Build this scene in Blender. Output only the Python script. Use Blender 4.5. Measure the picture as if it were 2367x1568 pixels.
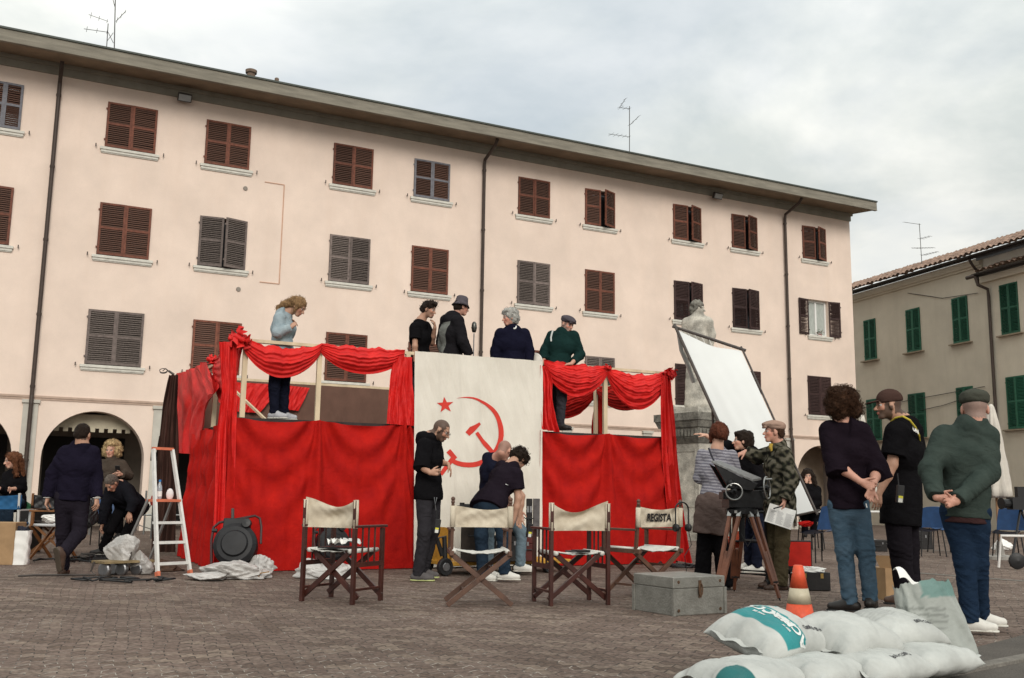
import bpy, bmesh, math, random
import numpy as np
from mathutils import Vector, Matrix
random.seed(4); rng = np.random.default_rng(7)
SC = bpy.context.scene
for o in list(bpy.data.objects): bpy.data.objects.remove(o)
COL = SC.collection

# ---------------------------------------------------------------- camera
PITCH, ROLL, EYE = math.radians(9.0), .01427, .93
FPX = 2367*35/36.; CX, CY = 1183.5, 784.
_F = np.array([0, math.cos(PITCH), math.sin(PITCH)])
_R0 = np.array([1., 0, 0]); _U0 = np.array([0, -math.sin(PITCH), math.cos(PITCH)])
_R = _R0*math.cos(ROLL)+_U0*math.sin(ROLL); _U = -_R0*math.sin(ROLL)+_U0*math.cos(ROLL)
CAM = np.array([0, 0, EYE])
cd = bpy.data.cameras.new('camera'); cam = bpy.data.objects.new('camera', cd); COL.objects.link(cam)
cd.lens = 35; cd.sensor_width = 36; cd.clip_end = 2000; cd.clip_start = .05
m = Matrix.Identity(4)
for i in range(3):
    m[i][0], m[i][1], m[i][2], m[i][3] = _R[i], _U[i], -_F[i], CAM[i]
cam.matrix_world = m
SC.camera = cam

# ---------------------------------------------------------------- sky and sun (overcast)
SUN_EL, SUN_AZ = math.radians(27), math.radians(165)      # azimuth measured from +Y, clockwise
W = bpy.data.worlds.new('World'); SC.world = W; W.use_nodes = True
nt = W.node_tree; nt.nodes.clear()
def N(t, **kw):
    n = nt.nodes.new(t)
    for a, b in kw.items(): setattr(n, a, b)
    return n
out = N('ShaderNodeOutputWorld'); bg = N('ShaderNodeBackground')
sky = N('ShaderNodeTexSky', sky_type='NISHITA', sun_disc=False, sun_elevation=SUN_EL, sun_rotation=SUN_AZ)
tc = N('ShaderNodeTexCoord'); sep = N('ShaderNodeSeparateXYZ')
nt.links.new(tc.outputs['Generated'], sep.inputs[0])
# cloud layer projected on a high plane so that it flattens towards the horizon
mx = N('ShaderNodeMath', operation='ADD'); mx.inputs[1].default_value = .22
nt.links.new(sep.outputs['Z'], mx.inputs[0])
dv = N('ShaderNodeVectorMath', operation='DIVIDE'); cmb = N('ShaderNodeCombineXYZ')
for i in range(3): nt.links.new(mx.outputs[0], cmb.inputs[i])
nt.links.new(tc.outputs['Generated'], dv.inputs[0]); nt.links.new(cmb.outputs[0], dv.inputs[1])
def noise(scale, det, rough, src, dist=0.):
    n = N('ShaderNodeTexNoise'); n.inputs['Scale'].default_value = scale; n.inputs['Detail'].default_value = det
    n.inputs['Roughness'].default_value = rough; n.inputs['Distortion'].default_value = dist
    nt.links.new(src, n.inputs['Vector']); return n
n1 = noise(1.5, 9, .56, dv.outputs[0], .25)
n2 = noise(1.0, 6, .5, dv.outputs[0], .3)
cr = N('ShaderNodeValToRGB'); cr.color_ramp.elements[0].position = .42; cr.color_ramp.elements[1].position = .60
cr.color_ramp.elements[0].color = (.425, .452, .440, 1); cr.color_ramp.elements[1].color = (.61, .612, .58, 1)
nt.links.new(n1.outputs['Fac'], cr.inputs['Fac'])
gap = N('ShaderNodeValToRGB'); gap.color_ramp.elements[0].position = .55; gap.color_ramp.elements[1].position = .68
gap.color_ramp.elements[0].color = (0, 0, 0, 1); gap.color_ramp.elements[1].color = (.33, .33, .33, 1)
nt.links.new(n2.outputs['Fac'], gap.inputs['Fac'])
skm = N('ShaderNodeVectorMath', operation='SCALE'); skm.inputs['Scale'].default_value = .07
nt.links.new(sky.outputs[0], skm.inputs[0])
mix = N('ShaderNodeMix', data_type='RGBA')
nt.links.new(gap.outputs[0], mix.inputs['Factor']); nt.links.new(cr.outputs[0], mix.inputs['A']); nt.links.new(skm.outputs[0], mix.inputs['B'])
# an overcast sky is about three times brighter overhead than at the horizon
el = N('ShaderNodeMapRange'); el.inputs['From Min'].default_value = .25; el.inputs['From Max'].default_value = 1
el.inputs['To Min'].default_value = 1.0; el.inputs['To Max'].default_value = 2.0
nt.links.new(sep.outputs['Z'], el.inputs['Value'])
fin = N('ShaderNodeVectorMath', operation='SCALE')
nt.links.new(mix.outputs['Result'], fin.inputs[0]); nt.links.new(el.outputs[0], fin.inputs['Scale'])
nt.links.new(fin.outputs[0], bg.inputs['Color']); bg.inputs['Strength'].default_value = 1.0
nt.links.new(bg.outputs[0], out.inputs[0])
sd = bpy.data.lights.new('sun', 'SUN'); sun = bpy.data.objects.new('sun', sd); COL.objects.link(sun)
sd.energy = 1.35; sd.angle = math.radians(25); sd.color = (1, .94, .86)
dirv = Vector((math.sin(SUN_AZ)*math.cos(SUN_EL), math.cos(SUN_AZ)*math.cos(SUN_EL), math.sin(SUN_EL)))
sun.rotation_euler = dirv.to_track_quat('Z', 'Y').to_euler()
SC.view_settings.view_transform = 'Standard'; SC.view_settings.look = 'None'
SC.view_settings.exposure = 0.58; SC.view_settings.gamma = 1.0

# ---------------------------------------------------------------- picking points in the place
def ray(x, y): return _F+_R*(x-CX)/FPX-_U*(y-CY)/FPX
def G(x, y, z=0.):
    d = ray(x, y); return CAM+d*(z-EYE)/d[2]
def P(x, y, Y):
    d = ray(x, y); return CAM+d*Y/d[1]
class Plane:                                   # a vertical plane: base point, direction, normal
    def __init__(s, b, d):
        s.b = np.array(b[:2], float); s.d = np.array(d, float)/np.linalg.norm(d); s.n = np.array([-s.d[1], s.d[0]])
    def pick(s, x, y, off=0.):
        d = ray(x, y); t = ((s.b-CAM[:2])@s.n+off)/(d[:2]@s.n); q = CAM+d*t
        return (q[:2]-s.b)@s.d, q[2]
    def at(s, u, z, off=0.):
        q = s.b+s.d*u+s.n*off; return np.array([q[0], q[1], z])
    def ang(s): return math.atan2(s.d[1], s.d[0])

# ---------------------------------------------------------------- materials
MATS = {}
def M(name, col, rough=.75, var=.12, scale=6., bump=.0, bscale=60., metal=0., attr=False, col2=None, thr=(.45, .6), spec=.3, stretch=None, trans=0., fine=0.):
    if name in MATS: return MATS[name]
    ma = bpy.data.materials.new(name); ma.use_nodes = True; t = ma.node_tree; L = t.links; nn = t.nodes
    b = nn['Principled BSDF']; b.inputs['Roughness'].default_value = rough; b.inputs['Metallic'].default_value = metal
    b.inputs['Specular IOR Level'].default_value = spec
    co = nn.new('ShaderNodeTexCoord'); src = co.outputs['Object']
    if stretch:
        mp = nn.new('ShaderNodeMapping'); mp.inputs['Scale'].default_value = stretch; L.new(src, mp.inputs[0]); src = mp.outputs[0]
    no = nn.new('ShaderNodeTexNoise'); no.inputs['Scale'].default_value = scale; no.inputs['Detail'].default_value = 6; no.inputs['Roughness'].default_value = .6
    L.new(src, no.inputs['Vector'])
    rp = nn.new('ShaderNodeValToRGB'); c = np.array(col)
    c2 = np.array(col2) if col2 is not None else c*(1-var*1.5)
    rp.color_ramp.elements[0].position = thr[0]-.15; rp.color_ramp.elements[1].position = thr[1]+.1
    rp.color_ramp.elements[0].color = (*c2, 1); rp.color_ramp.elements[1].color = (*(c*(1+var*.5)), 1)
    L.new(no.outputs['Fac'], rp.inputs['Fac']); res = rp.outputs[0]
    if fine:
        nf = nn.new('ShaderNodeTexNoise'); nf.inputs['Scale'].default_value = bscale; nf.inputs['Detail'].default_value = 3
        L.new(src, nf.inputs['Vector'])
        mr = nn.new('ShaderNodeMapRange'); mr.inputs['From Min'].default_value = .3; mr.inputs['From Max'].default_value = .7
        mr.inputs['To Min'].default_value = 1-fine; mr.inputs['To Max'].default_value = 1+fine
        L.new(nf.outputs['Fac'], mr.inputs['Value'])
        ml = nn.new('ShaderNodeVectorMath'); ml.operation = 'SCALE'; L.new(res, ml.inputs[0]); L.new(mr.outputs[0], ml.inputs['Scale']); res = ml.outputs[0]
    if attr:
        at = nn.new('ShaderNodeAttribute'); at.attribute_name = 'Col'
        mm = nn.new('ShaderNodeVectorMath'); mm.operation = 'MULTIPLY'; L.new(res, mm.inputs[0]); L.new(at.outputs['Color'], mm.inputs[1]); res = mm.outputs[0]
    L.new(res, b.inputs['Base Color'])
    if bump:
        nb = nn.new('ShaderNodeTexNoise'); nb.inputs['Scale'].default_value = bscale; nb.inputs['Detail'].default_value = 4
        L.new(src, nb.inputs['Vector'])
        bu = nn.new('ShaderNodeBump'); bu.inputs['Strength'].default_value = bump; bu.inputs['Distance'].default_value = .02
        L.new(nb.outputs['Fac'], bu.inputs['Height']); L.new(bu.outputs[0], b.inputs['Normal'])
    if trans:
        b.inputs['Transmission Weight'].default_value = trans
    MATS[name] = ma; return ma

# ---------------------------------------------------------------- mesh building
def tag(o, label=None, cat=None, group=None, kind=None):
    for k_, v_ in (('label', label), ('category', cat), ('group', group), ('kind', kind)):
        if v_: o[k_] = v_
    return o
def thing(name, loc, label, cat, group=None, rz=0.):
    o = bpy.data.objects.new(name, None); COL.objects.link(o); o.location = tuple(float(v) for v in loc); o.rotation_euler = (0, 0, rz)
    o.empty_display_size = .1
    return tag(o, label, cat, group)
def mkobj(name, verts, faces, mats, parent=None, world=True, smooth=False, fm=None, cols=None):
    """one mesh object; world=True: vertices are world positions even under a parent"""
    me = bpy.data.meshes.new(name); v = np.asarray(verts, float).reshape(-1, 3)
    off = np.zeros(3)
    if world:
        if parent is not None:
            root = parent
            chain = []
            while root is not None: chain.append(root); root = root.parent
            mw = Matrix.Identity(4)
            for c_ in reversed(chain):
                mw = mw @ c_.matrix_parent_inverse @ Matrix.LocRotScale(c_.location, c_.rotation_euler, c_.scale)
            inv = np.array(mw.inverted()); v = v@inv[:3, :3].T+inv[:3, 3]
        else:
            off = np.array([(v[:, 0].min()+v[:, 0].max())/2, (v[:, 1].min()+v[:, 1].max())/2, v[:, 2].min()]); v = v-off
    if isinstance(faces, np.ndarray):
        nf, k_ = faces.shape
        me.vertices.add(len(v)); me.vertices.foreach_set('co', v.ravel())
        me.loops.add(nf*k_); me.loops.foreach_set('vertex_index', faces.ravel().astype(np.int32))
        me.polygons.add(nf); me.polygons.foreach_set('loop_start', np.arange(0, nf*k_, k_, dtype=np.int32))
        me.update(calc_edges=True)
    else:
        me.from_pydata(v.tolist(), [], [list(f) for f in faces]); me.update()
    for q in (mats if isinstance(mats, (list, tuple)) else [mats]): me.materials.append(q)
    if fm is not None: me.polygons.foreach_set('material_index', np.asarray(fm, np.int32))
    if smooth: me.polygons.foreach_set('use_smooth', np.ones(len(me.polygons), bool))
    if cols is not None:
        a = me.color_attributes.new('Col', 'FLOAT_COLOR', 'POINT')
        c4 = np.ones((len(v), 4), np.float32); c4[:, :3] = cols; a.data.foreach_set('color', c4.ravel())
    o = bpy.data.objects.new(name, me); COL.objects.link(o)
    if world and parent is None: o.location = off.tolist()
    if parent is not None: o.parent = parent
    return o
def nrm(a):
    a = np.array(a, float); l = np.linalg.norm(a); return a/l if l > 1e-9 else a
def frame(d, up=(0, 0, 1)):
    d = nrm(d); u = np.array(up, float)
    if abs(d@nrm(u)) > .97: u = np.array([0, 1., 0])
    s = nrm(np.cross(d, u)); return d, s, np.cross(s, d)
class MB:
    def __init__(s): s.v = []; s.f = []; s.m = []; s.n = 0
    def add(s, v, f, mi=0):
        v = np.asarray(v, float).reshape(-1, 3); s.v.append(v)
        for q in f: s.f.append([i+s.n for i in q]); s.m.append(mi)
        s.n += len(v); return s
    def box(s, a, b, mi=0, rot=None, org=None):
        x0, y0, z0 = a; x1, y1, z1 = b
        v = np.array([[x, y, z] for x in (x0, x1) for y in (y0, y1) for z in (z0, z1)], float)
        if rot is not None: v = v@np.array(rot).T
        if org is not None: v = v+np.array(org)
        return s.add(v, [(0, 1, 3, 2), (4, 6, 7, 5), (0, 4, 5, 1), (2, 3, 7, 6), (0, 2, 6, 4), (1, 5, 7, 3)], mi)
    def bar(s, a, b, w, h, mi=0, up=(0, 0, 1)):
        a = np.array(a, float); b = np.array(b, float); d, sd_, u = frame(b-a, up)
        v = [p+sd_*w/2*i+u*h/2*j for p in (a, b) for i, j in ((-1, -1), (1, -1), (1, 1), (-1, 1))]
        return s.add(v, [(3, 2, 1, 0), (4, 5, 6, 7), (0, 1, 5, 4), (1, 2, 6, 5), (2, 3, 7, 6), (3, 0, 4, 7)], mi)
    def tube(s, pts, r, n=8, mi=0, cap=True, closed=False):
        pts = [np.array(p, float) for p in pts]; K = len(pts)
        rr = [r]*K if np.isscalar(r) else list(r); V = []; pd = None
        for i, p in enumerate(pts):
            if closed: d = pts[(i+1) % K]-pts[i-1]
            else: d = pts[min(i+1, K-1)]-pts[max(i-1, 0)]
            d = nrm(d)
            if pd is None: _, sd_, u = frame(d)
            else:
                sd_ = nrm(sd_-d*(sd_@d)); u = np.cross(sd_, d)
            pd = d
            for j in range(n):
                a = 2*math.pi*j/n; V.append(p+(sd_*math.cos(a)+u*math.sin(a))*rr[i])
        Fc = []
        for i in range(K if closed else K-1):
            for j in range(n):
                a, b = i*n+j, i*n+(j+1) % n; c, e = ((i+1) % K)*n+(j+1) % n, ((i+1) % K)*n+j
                Fc.append((a, b, c, e))
        if cap and not closed: Fc += [tuple(range(n-1, -1, -1)), tuple((K-1)*n+j for j in range(n))]
        return s.add(V, Fc, mi)
    def lathe(s, prof, c=(0, 0, 0), n=20, mi=0, axis=(0, 0, 1), wob=None):
        d, sd_, u = frame(axis) if axis != (0, 0, 1) else (np.array([0, 0, 1.]), np.array([1., 0, 0]), np.array([0, 1., 0]))
        c = np.array(c, float); V = []
        for i, (r, z) in enumerate(prof):
            for j in range(n):
                a = 2*math.pi*j/n; rj = r if wob is None else r*(1+wob(a, i))
                V.append(c+d*z+(sd_*math.cos(a)+u*math.sin(a))*rj)
        Fc = []
        for i in range(len(prof)-1):
            for j in range(n): Fc.append((i*n+j, i*n+(j+1) % n, (i+1)*n+(j+1) % n, (i+1)*n+j))
        if prof[0][0] > 1e-4: Fc.append(tuple(range(n-1, -1, -1)))
        if prof[-1][0] > 1e-4: Fc.append(tuple((len(prof)-1)*n+j for j in range(n)))
        return s.add(V, Fc, mi)
    def grid(s, fn, nu, nv, mi=0, closeu=False):
        V = [fn(i/nu, j/nv) for j in range(nv+1) for i in range(nu+1)]
        Fc = [(j*(nu+1)+i, j*(nu+1)+i+1, (j+1)*(nu+1)+i+1, (j+1)*(nu+1)+i) for j in range(nv) for i in range(nu)]
        return s.add(V, Fc, mi)
    def prism(s, poly, a, b, mi=0):
        """poly: list of 3-D points (planar), extruded from +a to +b vectors"""
        poly = [np.array(p, float) for p in poly]; n = len(poly); a = np.array(a, float); b = np.array(b, float)
        V = [p+a for p in poly]+[p+b for p in poly]
        return s.add(V, [tuple(range(n-1, -1, -1)), tuple(range(n, 2*n))]+[(i, (i+1) % n, n+(i+1) % n, n+i) for i in range(n)], mi)
    def build(s, name, mats, parent=None, world=True, smooth=False, fixn=True):
        o = mkobj(name, np.concatenate(s.v), s.f, mats, parent, world, smooth, s.m)
        if fixn:
            bm = bmesh.new(); bm.from_mesh(o.data); bmesh.ops.recalc_face_normals(bm, faces=bm.faces); bm.to_mesh(o.data); bm.free()
        return o
def clone(o, parent=None):
    c = o.copy(); COL.objects.link(c)
    if parent is not None: c.parent = parent
    for ch in [q for q in bpy.data.objects if q.parent == o]: clone(ch, c)
    return c
def bevel(o, w, seg=2, ang=40):
    b = o.modifiers.new('b', 'BEVEL'); b.width = w; b.segments = seg; b.limit_method = 'ANGLE'; b.angle_limit = math.radians(ang); return o
def textmesh(txt, size, ext=.0005, bold=0., shear=0., sx=1.):
    """flat lettering as (verts, faces), centred, in the xy plane"""
    cu = bpy.data.curves.new('t', 'FONT'); cu.body = txt; cu.size = size; cu.extrude = ext; cu.offset = bold; cu.shear = shear
    cu.align_x = 'CENTER'; cu.align_y = 'CENTER'; cu.resolution_u = 3
    o = bpy.data.objects.new('t', cu); COL.objects.link(o); bpy.context.view_layer.update()
    me = bpy.data.meshes.new_from_object(o.evaluated_get(bpy.context.evaluated_depsgraph_get()))
    v = np.array([q.co[:] for q in me.vertices]); f = [tuple(p.vertices) for p in me.polygons]
    bpy.data.objects.remove(o); bpy.data.curves.remove(cu); bpy.data.meshes.remove(me)
    v[:, 0] *= sx
    return v, f
# ================================================================ ground
def paver_mat():
    ma = bpy.data.materials.new('pavers'); ma.use_nodes = True; t = ma.node_tree; L = t.links; nn = t.nodes; b = nn['Principled BSDF']
    def nd(ty, **k):
        n = nn.new(ty)
        for a, c in k.items(): setattr(n, a, c)
        return n
    co = nd('ShaderNodeTexCoord')
    rot = nd('ShaderNodeMapping'); rot.inputs['Rotation'].default_value = (0, 0, .42); L.new(co.outputs['Object'], rot.inputs[0])
    ws = nd('ShaderNodeTexNoise'); ws.inputs['Scale'].default_value = 1.1; ws.inputs['Detail'].default_value = 3; L.new(rot.outputs[0], ws.inputs['Vector'])
    wm = nd('ShaderNodeVectorMath', operation='SCALE'); wm.inputs['Scale'].default_value = .16; L.new(ws.outputs['Color'], wm.inputs[0])
    wa = nd('ShaderNodeVectorMath', operation='ADD'); L.new(rot.outputs[0], wa.inputs[0]); L.new(wm.outputs[0], wa.inputs[1])
    # zig-zag interlocking blocks: a brick bond whose rows are bent by a triangle wave
    sp = nd('ShaderNodeSeparateXYZ'); L.new(wa.outputs[0], sp.inputs[0])
    pp = nd('ShaderNodeMath', operation='PINGPONG'); pp.inputs[1].default_value = .05; L.new(sp.outputs['X'], pp.inputs[0])
    ad = nd('ShaderNodeMath', operation='ADD'); L.new(sp.outputs['Y'], ad.inputs[0]); L.new(pp.outputs[0], ad.inputs[1])
    cm = nd('ShaderNodeCombineXYZ'); L.new(sp.outputs['X'], cm.inputs[0]); L.new(ad.outputs[0], cm.inputs[1])
    br = nd('ShaderNodeTexBrick'); L.new(cm.outputs[0], br.inputs['Vector'])
    br.inputs['Scale'].default_value = 1; br.inputs['Brick Width'].default_value = .20; br.inputs['Row Height'].default_value = .10
    br.inputs['Mortar Size'].default_value = .0055; br.inputs['Mortar Smooth'].default_value = .4; br.inputs['Bias'].default_value = 0
    br.inputs['Color1'].default_value = (0, 0, 0, 1); br.inputs['Color2'].default_value = (1, 1, 1, 1); br.inputs['Mortar'].default_value = (.5, .5, .5, 1)
    tone = nd('ShaderNodeValToRGB'); e = tone.color_ramp.elements
    e[0].position = 0; e[0].color = (.102, .072, .056, 1); e[1].position = 1; e[1].color = (.190, .145, .114, 1)
    e2 = e.new(.35); e2.color = (.132, .094, .077, 1); e3 = e.new(.7); e3.color = (.150, .110, .090, 1)
    L.new(br.outputs['Color'], tone.inputs['Fac'])
    big = nd('ShaderNodeTexNoise'); big.inputs['Scale'].default_value = .35; big.inputs['Detail'].default_value = 5; L.new(co.outputs['Object'], big.inputs['Vector'])
    fin_ = nd('ShaderNodeTexNoise'); fin_.inputs['Scale'].default_value = 32; fin_.inputs['Detail'].default_value = 4; L.new(co.outputs['Object'], fin_.inputs['Vector'])
    m1 = nd('ShaderNodeMapRange'); m1.inputs['From Min'].default_value = .3; m1.inputs['From Max'].default_value = .7; m1.inputs['To Min'].default_value = .76; m1.inputs['To Max'].default_value = 1.2
    L.new(big.outputs['Fac'], m1.inputs['Value'])
    m2 = nd('ShaderNodeMapRange'); m2.inputs['From Min'].default_value = .3; m2.inputs['From Max'].default_value = .7; m2.inputs['To Min'].default_value = .6; m2.inputs['To Max'].default_value = 1.45
    L.new(fin_.outputs['Fac'], m2.inputs['Value'])
    mm = nd('ShaderNodeMath', operation='MULTIPLY'); L.new(m1.outputs[0], mm.inputs[0]); L.new(m2.outputs[0], mm.inputs[1])
    s1 = nd('ShaderNodeVectorMath', operation='SCALE'); L.new(tone.outputs[0], s1.inputs[0]); L.new(mm.outputs[0], s1.inputs['Scale'])
    # joints: dark sand, with pale filler left in worn patches
    pt = nd('ShaderNodeTexNoise'); pt.inputs['Scale'].default_value = .8; pt.inputs['Detail'].default_value = 2; L.new(co.outputs['Object'], pt.inputs['Vector'])
    pf = nd('ShaderNodeTexNoise'); pf.inputs['Scale'].default_value = 9; pf.inputs['Detail'].default_value = 2; L.new(co.outputs['Object'], pf.inputs['Vector'])
    pm = nd('ShaderNodeMath', operation='MULTIPLY'); L.new(pt.outputs['Fac'], pm.inputs[0]); L.new(pf.outputs['Fac'], pm.inputs[1])
    pr = nd('ShaderNodeValToRGB'); pr.color_ramp.elements[0].position = .29; pr.color_ramp.elements[1].position = .35
    pr.color_ramp.elements[0].color = (.060, .048, .041, 1); pr.color_ramp.elements[1].color = (.33, .29, .25, 1); L.new(pm.outputs[0], pr.inputs['Fac'])
    mx_ = nd('ShaderNodeMix', data_type='RGBA'); L.new(br.outputs['Fac'], mx_.inputs['Factor']); L.new(s1.outputs[0], mx_.inputs['A']); L.new(pr.outputs[0], mx_.inputs['B'])
    L.new(mx_.outputs['Result'], b.inputs['Base Color']); b.inputs['Roughness'].default_value = .85; b.inputs['Specular IOR Level'].default_value = .2
    hs = nd('ShaderNodeMath', operation='MULTIPLY_ADD'); hs.inputs[1].default_value = -1.0; L.new(br.outputs['Fac'], hs.inputs[0]); L.new(fin_.outputs['Fac'], hs.inputs[2])
    bu = nd('ShaderNodeBump'); bu.inputs['Strength'].default_value = .9; bu.inputs['Distance'].default_value = .015
    L.new(hs.outputs[0], bu.inputs['Height']); L.new(bu.outputs[0], b.inputs['Normal'])
    return ma
g = MB(); g.add([(-150, -40, 0), (150, -40, 0), (150, 260, 0), (-150, 260, 0)], [(0, 1, 2, 3)])
tag(g.build('square', paver_mat()), kind='structure')
# smoother stone lane and pale bands at the right
asp = M('lane_stone', (.095, .083, .072), .9, .2, 2.5, .4, 90, fine=.3)
a, b_, c_, d_ = G(1990, 1568), G(2240, 1496), G(2420, 1480), G(2420, 1620)
p0 = G(2060, 1548); p1 = G(2480, 1440); q0 = G(2050, 1700); q1 = G(2600, 1530)
MBl = MB(); MBl.add([p0*[1, 1, 0]+[0, 0, .004], p1*[1, 1, 0]+[0, 0, .004], q1*[1, 1, 0]+[0, 0, .004], q0*[1, 1, 0]+[0, 0, .004]], [(0, 1, 2, 3)])
tag(MBl.build('path', asp, fixn=False), kind='structure')
kb = MB(); pal = M('kerb_stone', (.17, .155, .135), .85, .2, 7, .3, 60, fine=.2)
k0, k1 = G(2040, 1592), G(2500, 1500)
kb.bar(k0*[1, 1, 0]+[0, 0, .012], k1*[1, 1, 0]+[0, 0, .012], .09, .03)
ob_ = kb.build('kerb', pal); tag(ob_, kind='structure'); bevel(ob_, .006)
ln = MB()
for a0, a1 in (((2120, 1325), (2420, 1348)), ((1900, 1255), (2420, 1290))):
    u0, u1 = G(*a0), G(*a1); dd_ = nrm(u1-u0); nn_ = np.array([-dd_[1], dd_[0], 0])*.07
    ln.add([u0-nn_+[0, 0, .004], u1-nn_+[0, 0, .004], u1+nn_+[0, 0, .004], u0+nn_+[0, 0, .004]], [(0, 1, 2, 3)])
tag(ln.build('pale_paving_band', pal, fixn=False), kind='structure')

# ================================================================ pink building
FAC = Plane(G(45, 1228), (0.89147962, 0.45306079))
def plaster(name, col, stain):
    ma = M(name, col, .92, .08, .9, .35, 140, fine=.07); t = ma.node_tree; L = t.links; nn = t.nodes; b = nn['Principled BSDF']
    src = b.inputs['Base Color'].links[0].from_socket
    co = nn.new('ShaderNodeTexCoord'); mp = nn.new('ShaderNodeMapping'); mp.inputs['Scale'].default_value = (1.6, 1.6, .22); L.new(co.outputs['Object'], mp.inputs[0])
    n = nn.new('ShaderNodeTexNoise'); n.inputs['Scale'].default_value = 1.3; n.inputs['Detail'].default_value = 7; n.inputs['Roughness'].default_value = .65; L.new(mp.outputs[0], n.inputs['Vector'])
    r = nn.new('ShaderNodeValToRGB'); r.color_ramp.elements[0].position = .5; r.color_ramp.elements[1].position = .78; r.color_ramp.elements[1].color = (.55, .55, .55, 1); r.color_ramp.elements[0].color = (0, 0, 0, 1)
    L.new(n.outputs['Fac'], r.inputs['Fac'])
    mx_ = nn.new('ShaderNodeMix'); mx_.data_type = 'RGBA'; L.new(r.outputs[0], mx_.inputs['Factor']); L.new(src, mx_.inputs['A']); mx_.inputs['B'].default_value = (*stain, 1)
    L.new(mx_.outputs['Result'], b.inputs['Base Color']); return ma
pink = plaster('pink_plaster', (.76, .622, .53), (.70, .555, .46))
pilm = M('pale_stone_blue', (.50, .475, .42), .85, .1, 4, .2, 80)
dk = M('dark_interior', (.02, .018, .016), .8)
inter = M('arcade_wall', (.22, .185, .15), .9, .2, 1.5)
concrete = M('fascia_concrete', (.235, .215, .175), .9, .22, 2.2, .3, 60, stretch=(.6, .6, 5), fine=.12)
soff = M('soffit', (.22, .17, .12), .9, .2, 1.6, fine=.1)
corn = M('cornice_grey', (.28, .265, .22), .9, .12, 3)
pipe = M('pipe_brown', (.055, .038, .030), .55, .2, 8)
sillm = M('sill_stone', (.60, .58, .52), .8, .12, 9)
brown_f = M('shutter_brown_frame', (.175, .062, .038), .7, .3, 14); brown_s = M('shutter_brown_slat', (.085, .052, .040), .75, .35, 22, col2=(.125, .060, .042))
grey_f = M('shutter_grey_frame', (.17, .135, .122), .75, .25, 12); grey_s = M('shutter_grey_slat', (.15, .122, .108), .8, .3, 25)
blue_f = M('shutter_bluegrey_frame', (.17, .17, .19), .7, .2, 12)
dark_f = M('shutter_dark_frame', (.050, .026, .024), .7, .3, 12); dark_s = M('shutter_dark_slat', (.062, .035, .032), .75, .3, 22)
green_f = M('shutter_green_frame', (.022, .105, .062), .6, .2, 12); green_s = M('shutter_green_slat', (.014, .085, .048), .65, .3, 22)
glass = M('window_glass', (.03, .035, .04), .08, .1, 3, spec=.8)
white_f = M('white_frame', (.7, .7, .68), .5, .05)
lace = M('lace_curtain', (.42, .45, .42), .9, .25, 14, stretch=(6, 6, .4))
def vary(ma, amt):
    t = ma.node_tree; L = t.links; nn = t.nodes; b = nn['Principled BSDF']; src = b.inputs['Base Color'].links[0].from_socket
    oi = nn.new('ShaderNodeObjectInfo'); mr = nn.new('ShaderNodeMapRange'); mr.inputs['To Min'].default_value = 1-amt; mr.inputs['To Max'].default_value = 1+amt; L.new(oi.outputs['Random'], mr.inputs['Value'])
    ml = nn.new('ShaderNodeVectorMath'); ml.operation = 'SCALE'; L.new(src, ml.inputs[0]); L.new(mr.outputs[0], ml.inputs['Scale']); L.new(ml.outputs[0], b.inputs['Base Color'])
for q_ in (brown_f, brown_s, grey_f, grey_s, dark_f, dark_s, green_f, green_s): vary(q_, .22)
STY = {'b': (brown_f, brown_s), 'g': (grey_f, grey_s), 'l': (blue_f, brown_s), 'd': (dark_f, dark_s), 'G': (green_f, green_s)}

def holes_wall(mb, pl, s0, s1, z0, z1, holes, dep, off=0.):
    S = sorted({s0, s1, *[h[0] for h in holes], *[h[1] for h in holes]}); Z = sorted({z0, z1, *[h[2] for h in holes], *[h[3] for h in holes]})
    for i in range(len(S)-1):
        for j in range(len(Z)-1):
            cs, cz = (S[i]+S[i+1])/2, (Z[j]+Z[j+1])/2
            if any(h[0] < cs < h[1] and h[2] < cz < h[3] for h in holes): continue
            mb.add([pl.at(S[i], Z[j], off), pl.at(S[i+1], Z[j], off), pl.at(S[i+1], Z[j+1], off), pl.at(S[i], Z[j+1], off)], [(0, 1, 2, 3)])
    for a, b, c, d in holes:
        for (u, v), (u2, v2) in (((a, c), (b, c)), ((b, c), (b, d)), ((b, d), (a, d)), ((a, d), (a, c))):
            mb.add([pl.at(u, v, off), pl.at(u2, v2, off), pl.at(u2, v2, off+dep), pl.at(u, v, off+dep)], [(0, 1, 2, 3)])
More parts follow.
